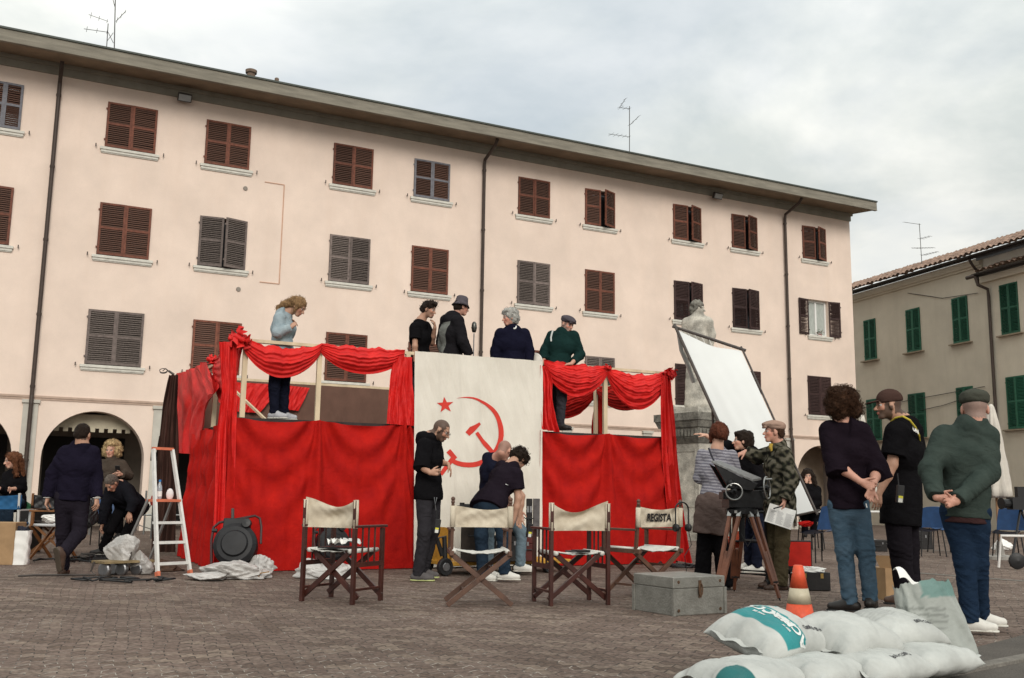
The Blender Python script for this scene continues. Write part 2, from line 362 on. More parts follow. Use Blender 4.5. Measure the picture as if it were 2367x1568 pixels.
def shutter_leaf(parent, hinge, wd, w, z0, z1, sty, pitch=.047, lower_out=False, nsl=None):
    """hinge: world xy of the hinge side, wd: unit direction of the leaf, outward normal to its right"""
    fm_, sm_ = STY[sty]; mb = MB(); wd = np.array([*wd[:2], 0.]); nn_ = np.array([wd[1], -wd[0], 0.]); hinge = np.array([hinge[0], hinge[1], 0.])
    H = z1-z0; st = .052; mid = z0+H*.52; T = .034
    def bx(u0, u1, c0, c1, t0, t1, mi):
        v = [hinge+wd*u+nn_*t+[0, 0, c] for u in (u0, u1) for t in (t0, t1) for c in (c0, c1)]
        mb.add(v, [(0, 1, 3, 2), (4, 6, 7, 5), (0, 4, 5, 1), (2, 3, 7, 6), (0, 2, 6, 4), (1, 5, 7, 3)], mi)
    bx(0, st, z0, z1, 0, T, 0); bx(w-st, w, z0, z1, 0, T, 0)
    for c0, c1 in ((z0, z0+.06), (mid-.03, mid+.03), (z1-.05, z1)): bx(st, w-st, c0, c1, 0, T, 0)
    for lo, hi in ((z0+.06, mid-.03), (mid+.03, z1-.05)):
        k = max(3, int((hi-lo)/pitch)); dz = (hi-lo)/k
        outw = lower_out and lo < mid-.1
        for i in range(k):
            c = lo+(i+.5)*dz; ti = .020 if not outw else .006
            j = rng.uniform(-.009, .009)
            a = hinge+wd*(st+.001)+nn_*(T*.5)+[0, 0, c]; b = hinge+wd*(w-st-.001)+nn_*(T*.5)+[0, 0, c+j]
            up = np.array([0, 0, 1.])*math.cos(.75)+(-nn_ if not outw else nn_)*math.sin(.75)
            mb.bar(a, b, .009, dz*(1.18 if not outw else .75), 1, up=up)
    mb.bar(hinge+wd*.01+nn_*.02+[0, 0, z0+.18], hinge-wd*.03+nn_*.01+[0, 0, z0+.18], .03, .04, 0)
    mb.bar(hinge+wd*.01+nn_*.02+[0, 0, z1-.18], hinge-wd*.03+nn_*.01+[0, 0, z1-.18], .03, .04, 0)
    return mb.build('shutter', [fm_, sm_], parent)
def window(bld, pl, s0, s1, z0, z1, sty, ang=(0, 0), sill=True, thin=False, lower_out=False, hooks=True, openw=False):
    """ang: opening angles (degrees) of the two leaves"""
    w = s1-s0; mb = MB(); ang = (ang[0]+rng.uniform(0, 2.2), ang[1]+rng.uniform(0, 2.5))
    fo = .20
    # glazed casement inside the reveal
    def q(u0, u1, c0, c1, o0, o1, mi):
        v = [pl.at(u, c, o) for u in (u0, u1) for o in (o0, o1) for c in (c0, c1)]
        mb.add(v, [(0, 1, 3, 2), (4, 6, 7, 5), (0, 4, 5, 1), (2, 3, 7, 6), (0, 2, 6, 4), (1, 5, 7, 3)], mi)
    fw = .07
    e = .003
    q(s0+e, s0+fw, z0+e, z1-e, fo-.05, fo, 0); q(s1-fw, s1-e, z0+e, z1-e, fo-.05, fo, 0); q(s0+fw, s1-fw, z1-fw, z1-e, fo-.05, fo, 0); q(s0+fw, s1-fw, z0+e, z0+fw, fo-.05, fo, 0)
    q((s0+s1)/2-.04, (s0+s1)/2+.04, z0+fw, z1-fw, fo-.045, fo-.002, 0)
    q(s0+fw, s1-fw, z0+fw, z1-fw, fo-.01, fo+.03, 1)
    if hooks:
        for hs in (s0-.20, s1+.20):
            hz = z0-.02+rng.uniform(-.03, .03)
            a = pl.at(hs, hz, .005); b = pl.at(hs, hz, -.07); mb.tube([a, b, b+[0, 0, .05]], .010, 5, 2)
            mb.tube([b+[0, 0, -.03], b+[0, 0, .05]], .014, 5, 2)
    wo = mb.build('window', [white_f if openw else dark_f, lace if openw else glass, pipe], bld)
    D = pl.d; th0, th1 = math.radians(ang[0]), math.radians(ang[1])
    ca, sa = math.cos(th0), math.sin(th0); out_ = -pl.n
    w2 = w/2-.003
    h0 = pl.at(s0+.004, 0, -.008)[:2]; h1 = pl.at(s1-.004, 0, -.008)[:2]
    d0 = D*ca+out_*sa
    shutter_leaf(wo, h0, d0, w2, z0+.01, z1-.01, sty, lower_out=lower_out)
    d1 = -D*math.cos(th1)+out_*math.sin(th1)
    # mirror leaf: build from its free end so the outward normal stays outward
    f1 = h1+d1*w2; shutter_leaf(wo, f1, -d1, w2, z0+.01, z1-.01, sty, lower_out=lower_out)
    if sill:
        sb = MB(); r = pl.ang(); c0 = s0-.10; c1 = s1+.10
        for (x0, x1, a0, a1, dep) in ((c0-.05, c1+.05, z0-.06, z0-.01, .15),) if thin else ((c0, c1, z0-.075, z0-.012, .075), (c0+.02, c1-.02, z0-.135, z0-.075, .05), (c0+.03, c1-.03, z0-.16, z0-.135, .03)):
            v = [pl.at(u, c, o) for u in (x0, x1) for o in (-dep, .002) for c in (a0, a1)]
            sb.add(v, [(0, 1, 3, 2), (4, 6, 7, 5), (0, 4, 5, 1), (2, 3, 7, 6), (0, 2, 6, 4), (1, 5, 7, 3)])
        sb.build('sill', M('thin_sill', (.26, .21, .15), .9) if thin else sillm, wo)
    return wo
# windows read off the facade: x0, y0, x1, y1 (corners on the facade plane), style, leaf angles, lower slats raised
WIN = [(-28, 183, 46, 303, 'l', (0, 0), 1), (250, 235, 358, 358, 'b', (0, 0), 0), (478, 276, 575, 395, 'b', (0, 0), 0), (772, 330, 860, 440, 'b', (0, 0), 0),
       (958, 366, 1038, 468, 'l', (0, 0), 0), (1198, 408, 1270, 507, 'b', (0, 0), 0), (1352, 435, 1420, 530, 'b', (4, 24), 0), (1555, 471, 1620, 563, 'b', (3, 20), 0),
       (1690, 494, 1750, 582, 'b', (3, 18), 0), (1853, 521, 1909, 606, 'b', (4, 20), 0),
       (-50, 423, 20, 568, 'b', (0, 0), 0), (232, 467, 343, 602, 'b', (0, 0), 0), (463, 498, 565, 626, 'g', (6, 16), 0), (763, 541, 852, 660, 'g', (0, 0), 0),
       (952, 567, 1034, 683, 'b', (0, 0), 0), (1196, 601, 1270, 710, 'g', (0, 0), 0), (1352, 622, 1420, 727, 'b', (0, 0), 0), (1557, 648, 1624, 746, 'd', (3, 13), 1),
       (1692, 665, 1755, 764, 'd', (3, 14), 1), (1868, 691, 1918, 780, 'd', (172, 168), 1),
       (205, 714, 325, 850, 'g', (0, 0), 0), (447, 738, 552, 868, 'b', (0, 0), 0), (754, 767, 845, 886, 'b', (0, 0), 0), (944, 790, 1029, 905, 'b', (0, 0), 0),
       (1196, 806, 1270, 917, 'b', (0, 0), 0), (1352, 822, 1420, 930, 'g', (0, 0), 1), (1560, 840, 1622, 940, 'd', (0, 0), 0), (1694, 854, 1759, 952, 'd', (0, 0), 0), (1866, 868, 1922, 962, 'd', (0, 0), 0)]
pb = thing('pink_building', FAC.at(0, 0), 'long pink plastered building of four floors with arcade and rows of brown and grey shutters', 'building')
wall = MB(); boxes = []
for x0, y0, x1, y1, sty, ang, lo in WIN:
    sa_, za = FAC.pick(x0, y0); sb_, zb = FAC.pick(x1, y1); boxes.append((round(sa_, 3), round(sb_, 3), round(zb, 3), round(za, 3)))
SE = 26.12; SW = -4.6
holes_wall(wall, FAC, SW, SE, 3.05, 11.26, boxes, .24)
# the same run closed behind the windows, and the other sides of the block
def pq(mb, pl, s0, s1, z0, z1, o, mi=0): mb.add([pl.at(s0, z0, o), pl.at(s1, z0, o), pl.at(s1, z1, o), pl.at(s0, z1, o)], [(0, 1, 2, 3)], mi)
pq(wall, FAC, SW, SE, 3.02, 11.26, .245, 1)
for s_ in (SW, SE): wall.add([FAC.at(s_, 0 if s_ == SE else 0, 0), FAC.at(s_, 0, 9), FAC.at(s_, 11.26, 9), FAC.at(s_, 11.26, 0)], [(0, 1, 2, 3)])
pq(wall, FAC, SW, SE, 0, 11.26, 9)
# arcade
PER = 2.87; RA = 1.13; SPR = 1.67
bays = [(-1+i)*PER for i in range(10)]
for s_ in bays:
    c = s_+PER/2; n = 24
    lo, hi = s_, min(s_+PER, SE)
    pts = [(c-RA, 0)]+[(c-RA*math.cos(math.pi*i/n), SPR+RA*math.sin(math.pi*i/n)) for i in range(n+1)]+[(c+RA, 0)]
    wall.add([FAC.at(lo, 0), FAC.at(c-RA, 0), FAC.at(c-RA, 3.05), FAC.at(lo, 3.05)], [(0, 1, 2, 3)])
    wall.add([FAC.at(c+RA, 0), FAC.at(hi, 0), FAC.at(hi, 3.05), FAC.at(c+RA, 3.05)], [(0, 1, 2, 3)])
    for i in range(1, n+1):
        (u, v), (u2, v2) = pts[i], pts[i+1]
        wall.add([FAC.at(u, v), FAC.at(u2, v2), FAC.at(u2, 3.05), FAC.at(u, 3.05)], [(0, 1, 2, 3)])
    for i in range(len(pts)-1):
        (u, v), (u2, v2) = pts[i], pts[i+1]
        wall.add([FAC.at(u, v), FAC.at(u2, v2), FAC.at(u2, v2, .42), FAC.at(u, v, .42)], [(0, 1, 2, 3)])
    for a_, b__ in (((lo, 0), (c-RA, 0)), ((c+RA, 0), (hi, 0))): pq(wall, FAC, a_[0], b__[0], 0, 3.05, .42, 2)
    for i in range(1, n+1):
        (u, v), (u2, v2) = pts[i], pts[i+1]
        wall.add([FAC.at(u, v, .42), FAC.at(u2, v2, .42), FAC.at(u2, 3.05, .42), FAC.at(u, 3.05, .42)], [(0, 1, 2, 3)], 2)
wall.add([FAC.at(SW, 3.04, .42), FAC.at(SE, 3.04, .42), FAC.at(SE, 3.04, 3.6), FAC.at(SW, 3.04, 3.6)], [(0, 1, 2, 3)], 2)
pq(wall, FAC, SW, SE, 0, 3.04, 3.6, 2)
for k_ in range(9):                                    # dark shopfronts at the back of the arcade
    s_ = -2.6+k_*2.87
    if k_ == 8: continue
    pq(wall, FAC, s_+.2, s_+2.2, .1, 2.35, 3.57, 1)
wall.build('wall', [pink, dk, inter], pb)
for (x0, y0, x1, y1, sty, ang, lo), (a_, b__, c__, d__) in zip(WIN, boxes):
    window(pb, FAC, a_, b__, c__, d__, sty, ang, lower_out=bool(lo), openw=ang[0] > 90)
# red geranium on the open window's sill
fl = MB(); bq = boxes[19]
for i in range(60):
    c = FAC.at((bq[0]+bq[1])/2+.0+rng.normal(0, .08), bq[2]+.12+rng.normal(0, .05), -.03+rng.normal(0, .03)); s_ = .025
    dv_ = [rng.normal(0, s_, 3) for _ in range(3)]; fl.add([c+q for q in dv_], [(0, 1, 2)], 0 if i % 3 == 0 else 1)
fp = tag(fl.build('potted_flowers', [M('petal_red', (.35, .02, .02)), M('leaf_green', (.03, .07, .02))]), 'small red flowers on the sill of the one open window', 'plant')
# band course, pilasters
bd = MB()
def fbox(mb, pl, s0, s1, z0, z1, o0, o1, mi=0):
    v = [pl.at(u, c, o) for u in (s0, s1) for o in (o0, o1) for c in (z0, z1)]
    mb.add(v, [(0, 1, 3, 2), (4, 6, 7, 5), (0, 4, 5, 1), (2, 3, 7, 6), (0, 2, 6, 4), (1, 5, 7, 3)], mi)
fbox(bd, FAC, SW, SE+.02, 3.05, 3.10, -.035, .01); fbox(bd, FAC, SW, SE+.02, 3.0, 3.05, -.018, .01)
bd.build('band_course', M('band', (.46, .34, .27), .9), pb)
for i in range(-1, 10):
    s_ = i*PER; s_1 = min(s_+.16, SE+.01); s_0 = min(s_-.16, SE-.3)
    pm = MB(); fbox(pm, FAC, s_0, s_1, .32, 2.92, -.045, .01); fbox(pm, FAC, s_0-.03, s_1+.03, 2.92, 2.998, -.085, .01); fbox(pm, FAC, s_0-.04, s_1+.04, 0, .32, -.09, .01)
    pm.build('pilaster', pilm, pb)
# roof: cornice, soffit, fascia
ev = MB()
fbox(ev, FAC, SW, SE+.03, 10.94, 11.255, -.05, .02, 2); fbox(ev, FAC, SW, SE+.06, 11.12, 11.25, -.12, -.05, 2)
OV = -1.12
ev.add([FAC.at(SW, 11.262, .3), FAC.at(SE+.14, 11.262, .3), FAC.at(SE+.14, 11.10, OV), FAC.at(SW, 11.10, OV)], [(0, 1, 2, 3)], 1)
ev.add([FAC.at(SE+.14, 11.262, 9.5), FAC.at(SE+.14, 11.262, 0), FAC.at(SE+.14, 11.10, OV), FAC.at(SE+.14, 11.40, OV), FAC.at(SE+.14, 12.6, 4.5), FAC.at(SE+.14, 11.5, 9.5)], [(0, 1, 2, 3, 4, 5)], 0)
fbox(ev, FAC, SW, SE+.145, 11.085, 11.37, OV-.04, OV, 0); fbox(ev, FAC, SW, SE+.16, 11.37, 11.415, OV-.075, OV+.02, 3)
fbox(ev, FAC, SW, SE+.15, 11.07, 11.10, OV-.05, OV+.05, 0)
ev.add([FAC.at(SW, 11.41, OV), FAC.at(SE+.14, 11.41, OV), FAC.at(SE+.14, 12.6, 4.5), FAC.at(SW, 12.6, 4.5)], [(0, 1, 2, 3)], 3)
ev.add([FAC.at(SW, 11.5, 9.5), FAC.at(SE+.14, 11.5, 9.5), FAC.at(SE+.14, 12.6, 4.5), FAC.at(SW, 12.6, 4.5)], [(0, 1, 2, 3)], 3)
rf = ev.build('roof', [concrete, soff, corn, M('roof_edge_dark', (.065, .075, .065), .6)], pb)
for (x, ytop, r, h, caps) in ((581, 162, .13, .45, 1), (640, 181, .05, .3, 0)):
    OFF = .2
    s_, z_ = FAC.pick(x, ytop, OFF); cm_ = MB(); b0 = FAC.at(s_, z_-1.0, OFF)
    cm_.lathe([(r*.85, 0), (r*.85, .9), (r*1.15, .9), (r*1.2, .98), (r*.9, 1.0), (.0, 1.0)], b0, 14)
    cm_.build('chimney', M('chimney_clay', (.17, .12, .09), .8, .3, 9), rf, smooth=False)
for (x0, y0, x1, y1, bend) in ((147, 128, 62, 1215, 0), (1137, 322, 1112, 1150, 1), (1830, 455, 1832, 1140, 1)):
    s1_, z1_ = FAC.pick(x1, y1, -.1)
    s1_ = {62: .0, 1112: 11.45, 1832: 22.98}[x1]
    r = .048; pp = MB()
    pts = [FAC.at(s1_, 11.10, -.95), FAC.at(s1_, 10.95, -.80), FAC.at(s1_, 10.72, -.13), FAC.at(s1_, 10.55, -.10)] if bend else [FAC.at(s1_, 11.12, -.5), FAC.at(s1_, 10.95, -.4), FAC.at(s1_, 10.72, -.13), FAC.at(s1_, 10.55, -.10)]
    pts += [FAC.at(s1_, z, -.10) for z in (8, 5.2, 3.1)] + [FAC.at(s1_, 2.9, -.16), FAC.at(s1_, .1, -.16)]
    pp.tube(pts, r, 10)
    for z in (10.4, 8.6, 6.8, 5.0, 3.3, 1.6): 
        c = FAC.at(s1_, z, -.10 if z > 3 else -.16); pp.lathe([(r*1.25, -.03), (r*1.25, .03)], c, 10); pp.bar(c, c+np.array([*(FAC.n*.12), 0]), .02, .02)
    pp.build('downpipe', pipe, pb, smooth=False)
# render line of a removed flue, round vents
tr = MB(); a1_ = FAC.pick(612, 421); a2_ = FAC.pick(657, 429); a3_ = FAC.pick(645, 656); a4_ = FAC.pick(600, 652)
for (u, v), (u2, v2) in ((a1_, (a2_[0], a1_[1])), ((a2_[0], a1_[1]), (a2_[0], a4_[1])), ((a2_[0], a4_[1]), (a4_[0], a4_[1]))):
    tr.bar(FAC.at(u, v, -.004), FAC.at(u2, v2, -.004), .025, .02)
tr.build('plaster_trim', M('trim_orange', (.56, .34, .24), .9), pb)
for x, y in ((567, 436), (551, 669)):
    s_, z_ = FAC.pick(x, y); v_ = MB(); v_.lathe([(.0, .03), (.055, .03), (.06, 0)], FAC.at(s_, z_), 16, axis=(*(-FAC.n), 0)); v_.build('vent', M('vent_grey', (.25, .22, .19), .8), pb)
for x, y in ((427, 226), (1659, 453)):
    s_, z_ = FAC.pick(x, y, -.2); fm_ = MB(); R3 = np.array([[FAC.d[0], FAC.n[0], 0], [FAC.d[1], FAC.n[1], 0], [0, 0, 1.]])
    c = FAC.at(s_, z_, -.2)
    tl = np.array([[1, 0, 0], [0, math.cos(.5), -math.sin(.5)], [0, math.sin(.5), math.cos(.5)]])
    fm_.box((-.17, -.05, -.10), (.17, .05, .10), 0, R3@tl, c); fm_.box((-.15, -.06, -.08), (.15, -.05, .08), 1, R3@tl, c)
    fm_.bar(c, c+np.array([*(FAC.n*.2), .12]), .04, .03, 0); fm_.box((-.12, .05, .02), (.12, .1, .1), 0, R3@tl, c)
    fm_.build('floodlight', [M('lamp_housing', (.06, .055, .05), .5), M('lamp_glass', (.35, .36, .36), .2)], pb)
# striped-edge awning inside the left arch
aw = MB(); prof = []
s0_, s1_ = .35, 2.55
aw.add([FAC.at(s0_, 2.75, .5), FAC.at(s1_, 2.75, .5), FAC.at(s1_, 2.42, .5), FAC.at(s0_, 2.42, .5)], [(0, 1, 2, 3)])
aw.add([FAC.at(s0_, 2.95, 1.6), FAC.at(s1_, 2.95, 1.6), FAC.at(s1_, 2.75, .5), FAC.at(s0_, 2.75, .5)], [(0, 1, 2, 3)])
n = 11; w_ = (s1_-s0_)/n
for i in range(n):
    a_ = s0_+i*w_; aw.add([FAC.at(a_, 2.42, .5), FAC.at(a_+w_*.55, 2.42, .5), FAC.at(a_+w_*.55, 2.33, .5), FAC.at(a_, 2.33, .5)], [(0, 1, 2, 3)])
aw.build('awning', M('awning_cloth', (.55, .50, .38), .9, .15, 3), pb, fixn=False)
ri = MB(); pq(ri, FAC, 23.0, 26.0, 0, 3.0, 1.6, 0); ri.build('arcade_lit_wall', M('lit_arcade', (.42, .34, .26), .9, .3, 1.4), pb)  # brighter copy of the arcade wall colour; the lit look is painted in

# ================================================================ green-shuttered houses
GP = Plane(P(1975, 900, 42), (.313, -.95))
rend = plaster('beige_render', (.56, .505, .41), (.44, .39, .31))
tile = M('clay_tile', (.30, .20, .15), .9, .5, 4.0, .3, 40, col2=(.07, .045, .035), thr=(.42, .58))
gut = M('gutter_dark', (.028, .024, .022), .5)
def tile_roof(parent, u0, u1, z0, off0, rise, run, name='roof', gz=None):
    mb = MB(); nu = int((u1-u0)/.05); nv = 46
    ph = rng.uniform(-.012, .012, 400)
    def fn(a, b):
        u = u0+(u1-u0)*a; v = b*run; row = int(v/.34); fr = v/.34-row
        col = int(u/.2)
        h = .085*abs(math.sin(math.pi*u/.26+row*.5))+.07*(1-fr)+2.2*ph[(row*37+int(u/.26)*11) % 400]
        return GP.at(u, z0+rise*b+h, off0+v)
    mb.grid(fn, nu, nv, 0)
    # gutter
    gz = z0-.02
    pr = [(math.cos(t)*.07, math.sin(t)*.07) for t in np.linspace(math.pi, 2*math.pi, 7)]
    for i in range(6):
        (a, b), (c, d) = pr[i], pr[i+1]
        mb.add([GP.at(u0, gz+b, off0-.05+a), GP.at(u1, gz+b, off0-.05+a), GP.at(u1, gz+d, off0-.05+c), GP.at(u0, gz+d, off0-.05+c)], [(0, 1, 2, 3)], 1)
    fbox(mb, GP, u0, u1, gz-.12, gz+.03, off0+.02, off0+.07, 1)
    return mb.build(name, [tile, gut], parent, smooth=False)
def cable(parent, pts, pl=GP, r=.012):
    mb = MB(); mb.tube([pl.at(*pl.pick(*p), -.04) for p in pts], r, 5); return mb.build('cable', gut, parent)
gA = thing('rendered_house', GP.at(0, 0), 'beige rendered house with green shutters and clay tile roof, joining the pink building', 'building')
wA = MB()
winA = [(1997, 745, 2028, 838), (2094, 718, 2131, 815), (2200, 689, 2242, 793), (2003, 918, 2040, 1015), (2099, 899, 2143, 1003), (2210, 882, 2254, 985)]
def gbox(q, shift=0.):
    (a, c), (b, d) = GP.pick(q[0], q[1]), GP.pick(q[2], q[3]); return (round(a, 3), round(b, 3), round(d, 3), round(c, 3))
bA = [gbox(q) for q in winA]
U1 = 7.42
bA = [(a, b, 6.74 if i < 3 else 3.40, 8.45 if i < 3 else 5.12) for i, (a, b, c, d) in enumerate(bA)]
holes_wall(wA, GP, -7, U1, 0, 9.66, bA, .2)
pq(wA, GP, -7, U1, 0, 9.66, 9.0); wA.add([GP.at(U1, 0, 0), GP.at(U1, 0, 9), GP.at(U1, 10.4, 9), GP.at(U1, 9.66, 0)], [(0, 1, 2, 3)])
fbox(wA, GP, -7, U1+.02, 9.42, 9.66, -.14, .01); fbox(wA, GP, -7, U1+.02, 9.34, 9.42, -.07, .01)
wA.build('wall', rend, gA)
for q in bA: window(gA, GP, *q, 'G', (2, 2), hooks=False, thin=True)
tile_roof(gA, -7, 19, 9.74, -.42, 2.0, 5.2)
cable(gA, [(1985, 945), (2050, 936), (2140, 919), (2278, 894)]); cable(gA, [(2200, 705+5), (2100, 678), (2180, 690), (2262, 678)][1:]); cable(gA, [(2050, 960), (2110, 953), (2180, 938), (2220, 925), (2270, 918)])
dp = MB(); dp.tube([GP.at(7.30, 9.62, -.45), GP.at(7.30, 9.4, -.3), GP.at(7.30, 9.2, -.1), GP.at(7.30, 8.7, -.1)], .05, 8); dp.build('downpipe', pipe, gA)
gB = thing('terraced_house', GP.at(7.5, 0), 'lower beige house with green shutters at the right edge, behind the green jacket', 'building')
wB = MB(); winB = [(2310, 657, 2360, 769), (2325, 868, 2378, 985), (2425, 640, 2480, 750), (2430, 850, 2490, 970)]
bB = [gbox(q) for q in winB]; bB = [(a, b, [6.72, 3.45][i % 2], [8.5, 5.25][i % 2]) for i, (a, b, c, d) in enumerate(bB)]
bB[2] = (bB[2][0], bB[2][1], 6.72, 8.5); bB[3] = (bB[2][0], bB[2][1], 3.45, 5.25)
holes_wall(wB, GP, U1+.004, 19, 0, 8.95, bB, .2, off=-.02)
pq(wB, GP, U1+.004, 19, 0, 8.95, 9.0)
fbox(wB, GP, U1+.01, 19, 8.72, 8.95, -.16, -.02)
wB.build('wall', rend, gB)
for q in bB: window(gB, GP, *q, 'G', (2, 2), hooks=False, thin=True)
tile_roof(gB, U1+.05, 19, 9.02, -.44, .28, .72)
up = MB(); pq(up, GP, U1+.01, 19, 8.9, 9.72, .06, 0); fbox(up, GP, U1+.12, 19, 9.50, 9.74, -.36, -.33, 1)
up.build('upper_storey', [M('pale_render', (.62, .60, .54), .9, .08, 2), M('flashing', (.06, .065, .07), .6)], gB)
dp = MB(); dp.tube([GP.at(7.6, 8.9, -.5), GP.at(7.62, 8.6, -.42), GP.at(7.75, 8.45, -.12), GP.at(7.75, 8.2, -.1), GP.at(7.75, 3, -.1), GP.at(7.75, .1, -.1)], .055, 10)
dp.tube([GP.at(7.2, 8.93, -.5), GP.at(7.6, 8.93, -.5)], .07, 8)
dp.build('downpipe', pipe, gB)

# ---------------------------------------------------------------- aerials
ant = M('aerial_metal', (.09, .085, .08), .5, metal=.6)
def aerial(name, pl, off, segs, label, r=.012):
    mb = MB(); allz = []
    for (x0, y0, x1, y1, rr) in segs:
        a = pl.at(*pl.pick(x0, y0, off), off); b = pl.at(*pl.pick(x1, y1, off), off); mb.tube([a, b], r*rr, 5)
        L = np.linalg.norm(b-a)
        if rr < .9 and L > .35 and abs(b[2]-a[2]) < L*.9:
            for t in np.linspace(.12, .95, max(3, int(L/.16))):
                c = a+(b-a)*t; e = np.array([*(pl.n*.16*(1.2-t*.5)), 0]); mb.tube([c-e, c+e], r*.45, 4)
    return tag(mb.build(name, ant), label, 'aerial')
aerial('roof_aerial', FAC, 2.2, [(267, 0-20, 264, 122, 1.2), (250, 55, 246, 118, 1.), (194, 67, 250, 75, .7), (268, 50, 291, 26, .7), (205, 34, 250, 50, .6), (250, 75, 262, 100, .7), (262, 76, 247, 96, .7), (258, -12, 267, 22, .8)], 'cluster of tall thin aerials on the left end of the pink building roof')
aerial('roof_aerial', FAC, 2.2, [(1455, 246, 1455, 365, 1.2), (1432, 249, 1456, 252, .8), (1432, 249, 1446, 228, .8), (1455, 290, 1478, 268, .7), (1407, 310, 1456, 317, .7)], 'thin aerial with three arms on the middle of the pink building roof')
aerial('roof_aerial', GP, 2.5, [(2125, 517, 2131, 612, 1.2), (2090, 514, 2126, 519, .8), (2126, 553, 2151, 546, .7), (2108, 574, 2160, 573, .7), (2130, 591, 2168, 582, .7)], 'aerial standing on the clay tile roof of the beige house')
# ================================================================ stage draped in red
ST = Plane((-3.28, 12.16), (2.64+3.28, 15-12.16))
SL = Plane(ST.at(0, 0), (-ST.d[1], ST.d[0])); SR = Plane(ST.at(6.28, 0), (-ST.d[1], ST.d[0]))   # left and right flanks
ZD, ZR = 1.84, 2.775
def wave(u, v, k=0):
    return (math.sin(3.1*u+1.7*v+k)+.6*math.sin(5.3*u-2.2*v+2*k+1.3)+.4*math.sin(9.7*u+3.9*v+k*3)+.3*math.sin(-4.4*v+14*u+k))/2.3
redc = M('red_cotton', (.40, .008, .004), .82, .14, 5, .25, 260, spec=.15, col2=(.31, .005, .004), fine=.05)
redb = M('red_satin', (.63, .014, .010), .6, .12, 5, .25, 200, spec=.3, col2=(.48, .008, .008), fine=.05)
brownc = M('brown_cloth', (.135, .072, .052), .9, .15, 3, .2, 200)
palew = M('pale_timber', (.62, .50, .34), .7, .18, 6, stretch=(1, 1, .3))
stg = thing('stage', ST.at(0, 0), 'long raised wooden stage with pale handrail posts, draped all round in red cloth', 'stage')
dk_ = MB()
fbox(dk_, ST, 0, 6.28, ZD-.14, ZD, 0, 4.2); dk_.build('deck', M('deck_dark', (.04, .03, .028), .8, .3, 5), stg)
for u, o in [(0, 0), (.93, 0), (2.12, 0), (4.06, 0), (5.16, 0), (6.24, 0), (0, 2.1), (0, 4.16), (2.1, 4.16), (4.1, 4.16), (6.24, 4.16), (6.24, 2.1)]:
    pb_ = MB(); fbox(pb_, ST, u-.03, u+.03, ZD, ZR, o-.001+.0, o+.045); pb_.build('post', palew, stg)
    lb_ = MB(); fbox(lb_, ST, max(0, u-.04)+.02, max(0, u-.04)+.08, 0, ZD-.14, o+.04, o+.10); lb_.build('leg', M('steel_grey', (.2, .2, .2), .5, metal=.7), stg)
rl = MB(); fbox(rl, ST, -.05, 2.2, ZR, ZR+.04, -.0, .07); fbox(rl, ST, 4.0, 6.3, ZR, ZR+.04, .0, .07); fbox(rl, ST, 0, 6.3, ZR-.03, ZR+.01, 4.15, 4.21); rl.build('handrail', palew, stg)
for u in (-.02, 6.24):
    rl = MB(); fbox(rl, ST, u, u+.05, ZR-.04, ZR-.002, .07, 4.15); rl.build('handrail', palew, stg)
br_ = MB(); a_ = SL.pick(472, 905); b__ = SL.pick(606, 975); br_.bar(ST.at(.25, 2.66, 3.2), ST.at(.9, 1.9, 2.4), .05, .03)
br_.build('brace', palew, stg)

for m__ in (redc, redb):
    t = m__.node_tree; L = t.links; nn = t.nodes; b = nn['Principled BSDF']; src = b.inputs['Normal'].links[0].from_socket
    co = nn.new('ShaderNodeTexCoord'); n = nn.new('ShaderNodeTexNoise'); n.inputs['Scale'].default_value = 4.5; n.inputs['Detail'].default_value = 5; n.inputs['Distortion'].default_value = 2.2; n.inputs['Roughness'].default_value = .45; L.new(co.outputs['Object'], n.inputs['Vector'])
    bu = nn.new('ShaderNodeBump'); bu.inputs['Strength'].default_value = .35; bu.inputs['Distance'].default_value = .03; L.new(n.outputs['Fac'], bu.inputs['Height']); L.new(src, bu.inputs['Normal']); L.new(bu.outputs[0], b.inputs['Normal'])
def sheet(name, fn, nu, nv, mat, parent=None, **kw):
    mb = MB(); mb.grid(fn, nu, nv); return mb.build(name, mat, parent, smooth=True, fixn=False)
def skirt(name, pl, u0, u1, pins, ztop, label, mat=redc, flare=0., amp=.044, k=0., zbot=.01, vert=.0, off=-.07):
    def fn(a, b):
        u = u0+(u1-u0)*a; t = (1-b)
        i = max([j for j in range(len(pins)) if pins[j] <= u+1e-6] or [0]); i = min(i, len(pins)-2)
        w = min(1, max(0, (u-pins[i])/(pins[i+1]-pins[i]))); s = 4*w*(1-w); H = ztop-zbot; T = t*H
        z = ztop-T-.045*s*math.exp(-T/.3)
        d = 0
        ph = T-.62*s
        d += amp*math.sin(2*math.pi*ph/.42+1.1*k+.5*math.sin(3*u+k))*math.exp(-T/.7)*min(1, s*1.8)
        d += amp*.7*math.sin(2*math.pi*(T-1.1*s)/.8+k)*math.exp(-abs(T-.7)/.6)*s
        for p in pins:
            du = u-p; r = .035+.16*T
            d += amp*1.6*math.exp(-(du/r)**2)*math.cos(du/r*3.6)*math.exp(-T/1.4)
        d += amp*.9*wave(u*2.6, z*.18, k)*min(1, T/.5)+vert*math.sin(u*16+1.5*math.sin(2.1*u+k)+z*.4)*min(1, T/.3)
        d += amp*.16*wave(u*5.5+z*1.5, z*1.2, k+2)
        return pl.at(u, z, off-flare*T-d)
    o = sheet(name, fn, int((u1-u0)/.018), 110, mat); tag(o, label, 'red cloth' if mat is redc else 'cloth'); return o
skirt('stage_skirt', ST, -.16, 2.24, [-.16, .94, 2.08, 2.4], ZD+.005, 'red cloth skirt on the left front of the stage, behind the black lamps', flare=.02, k=.4)
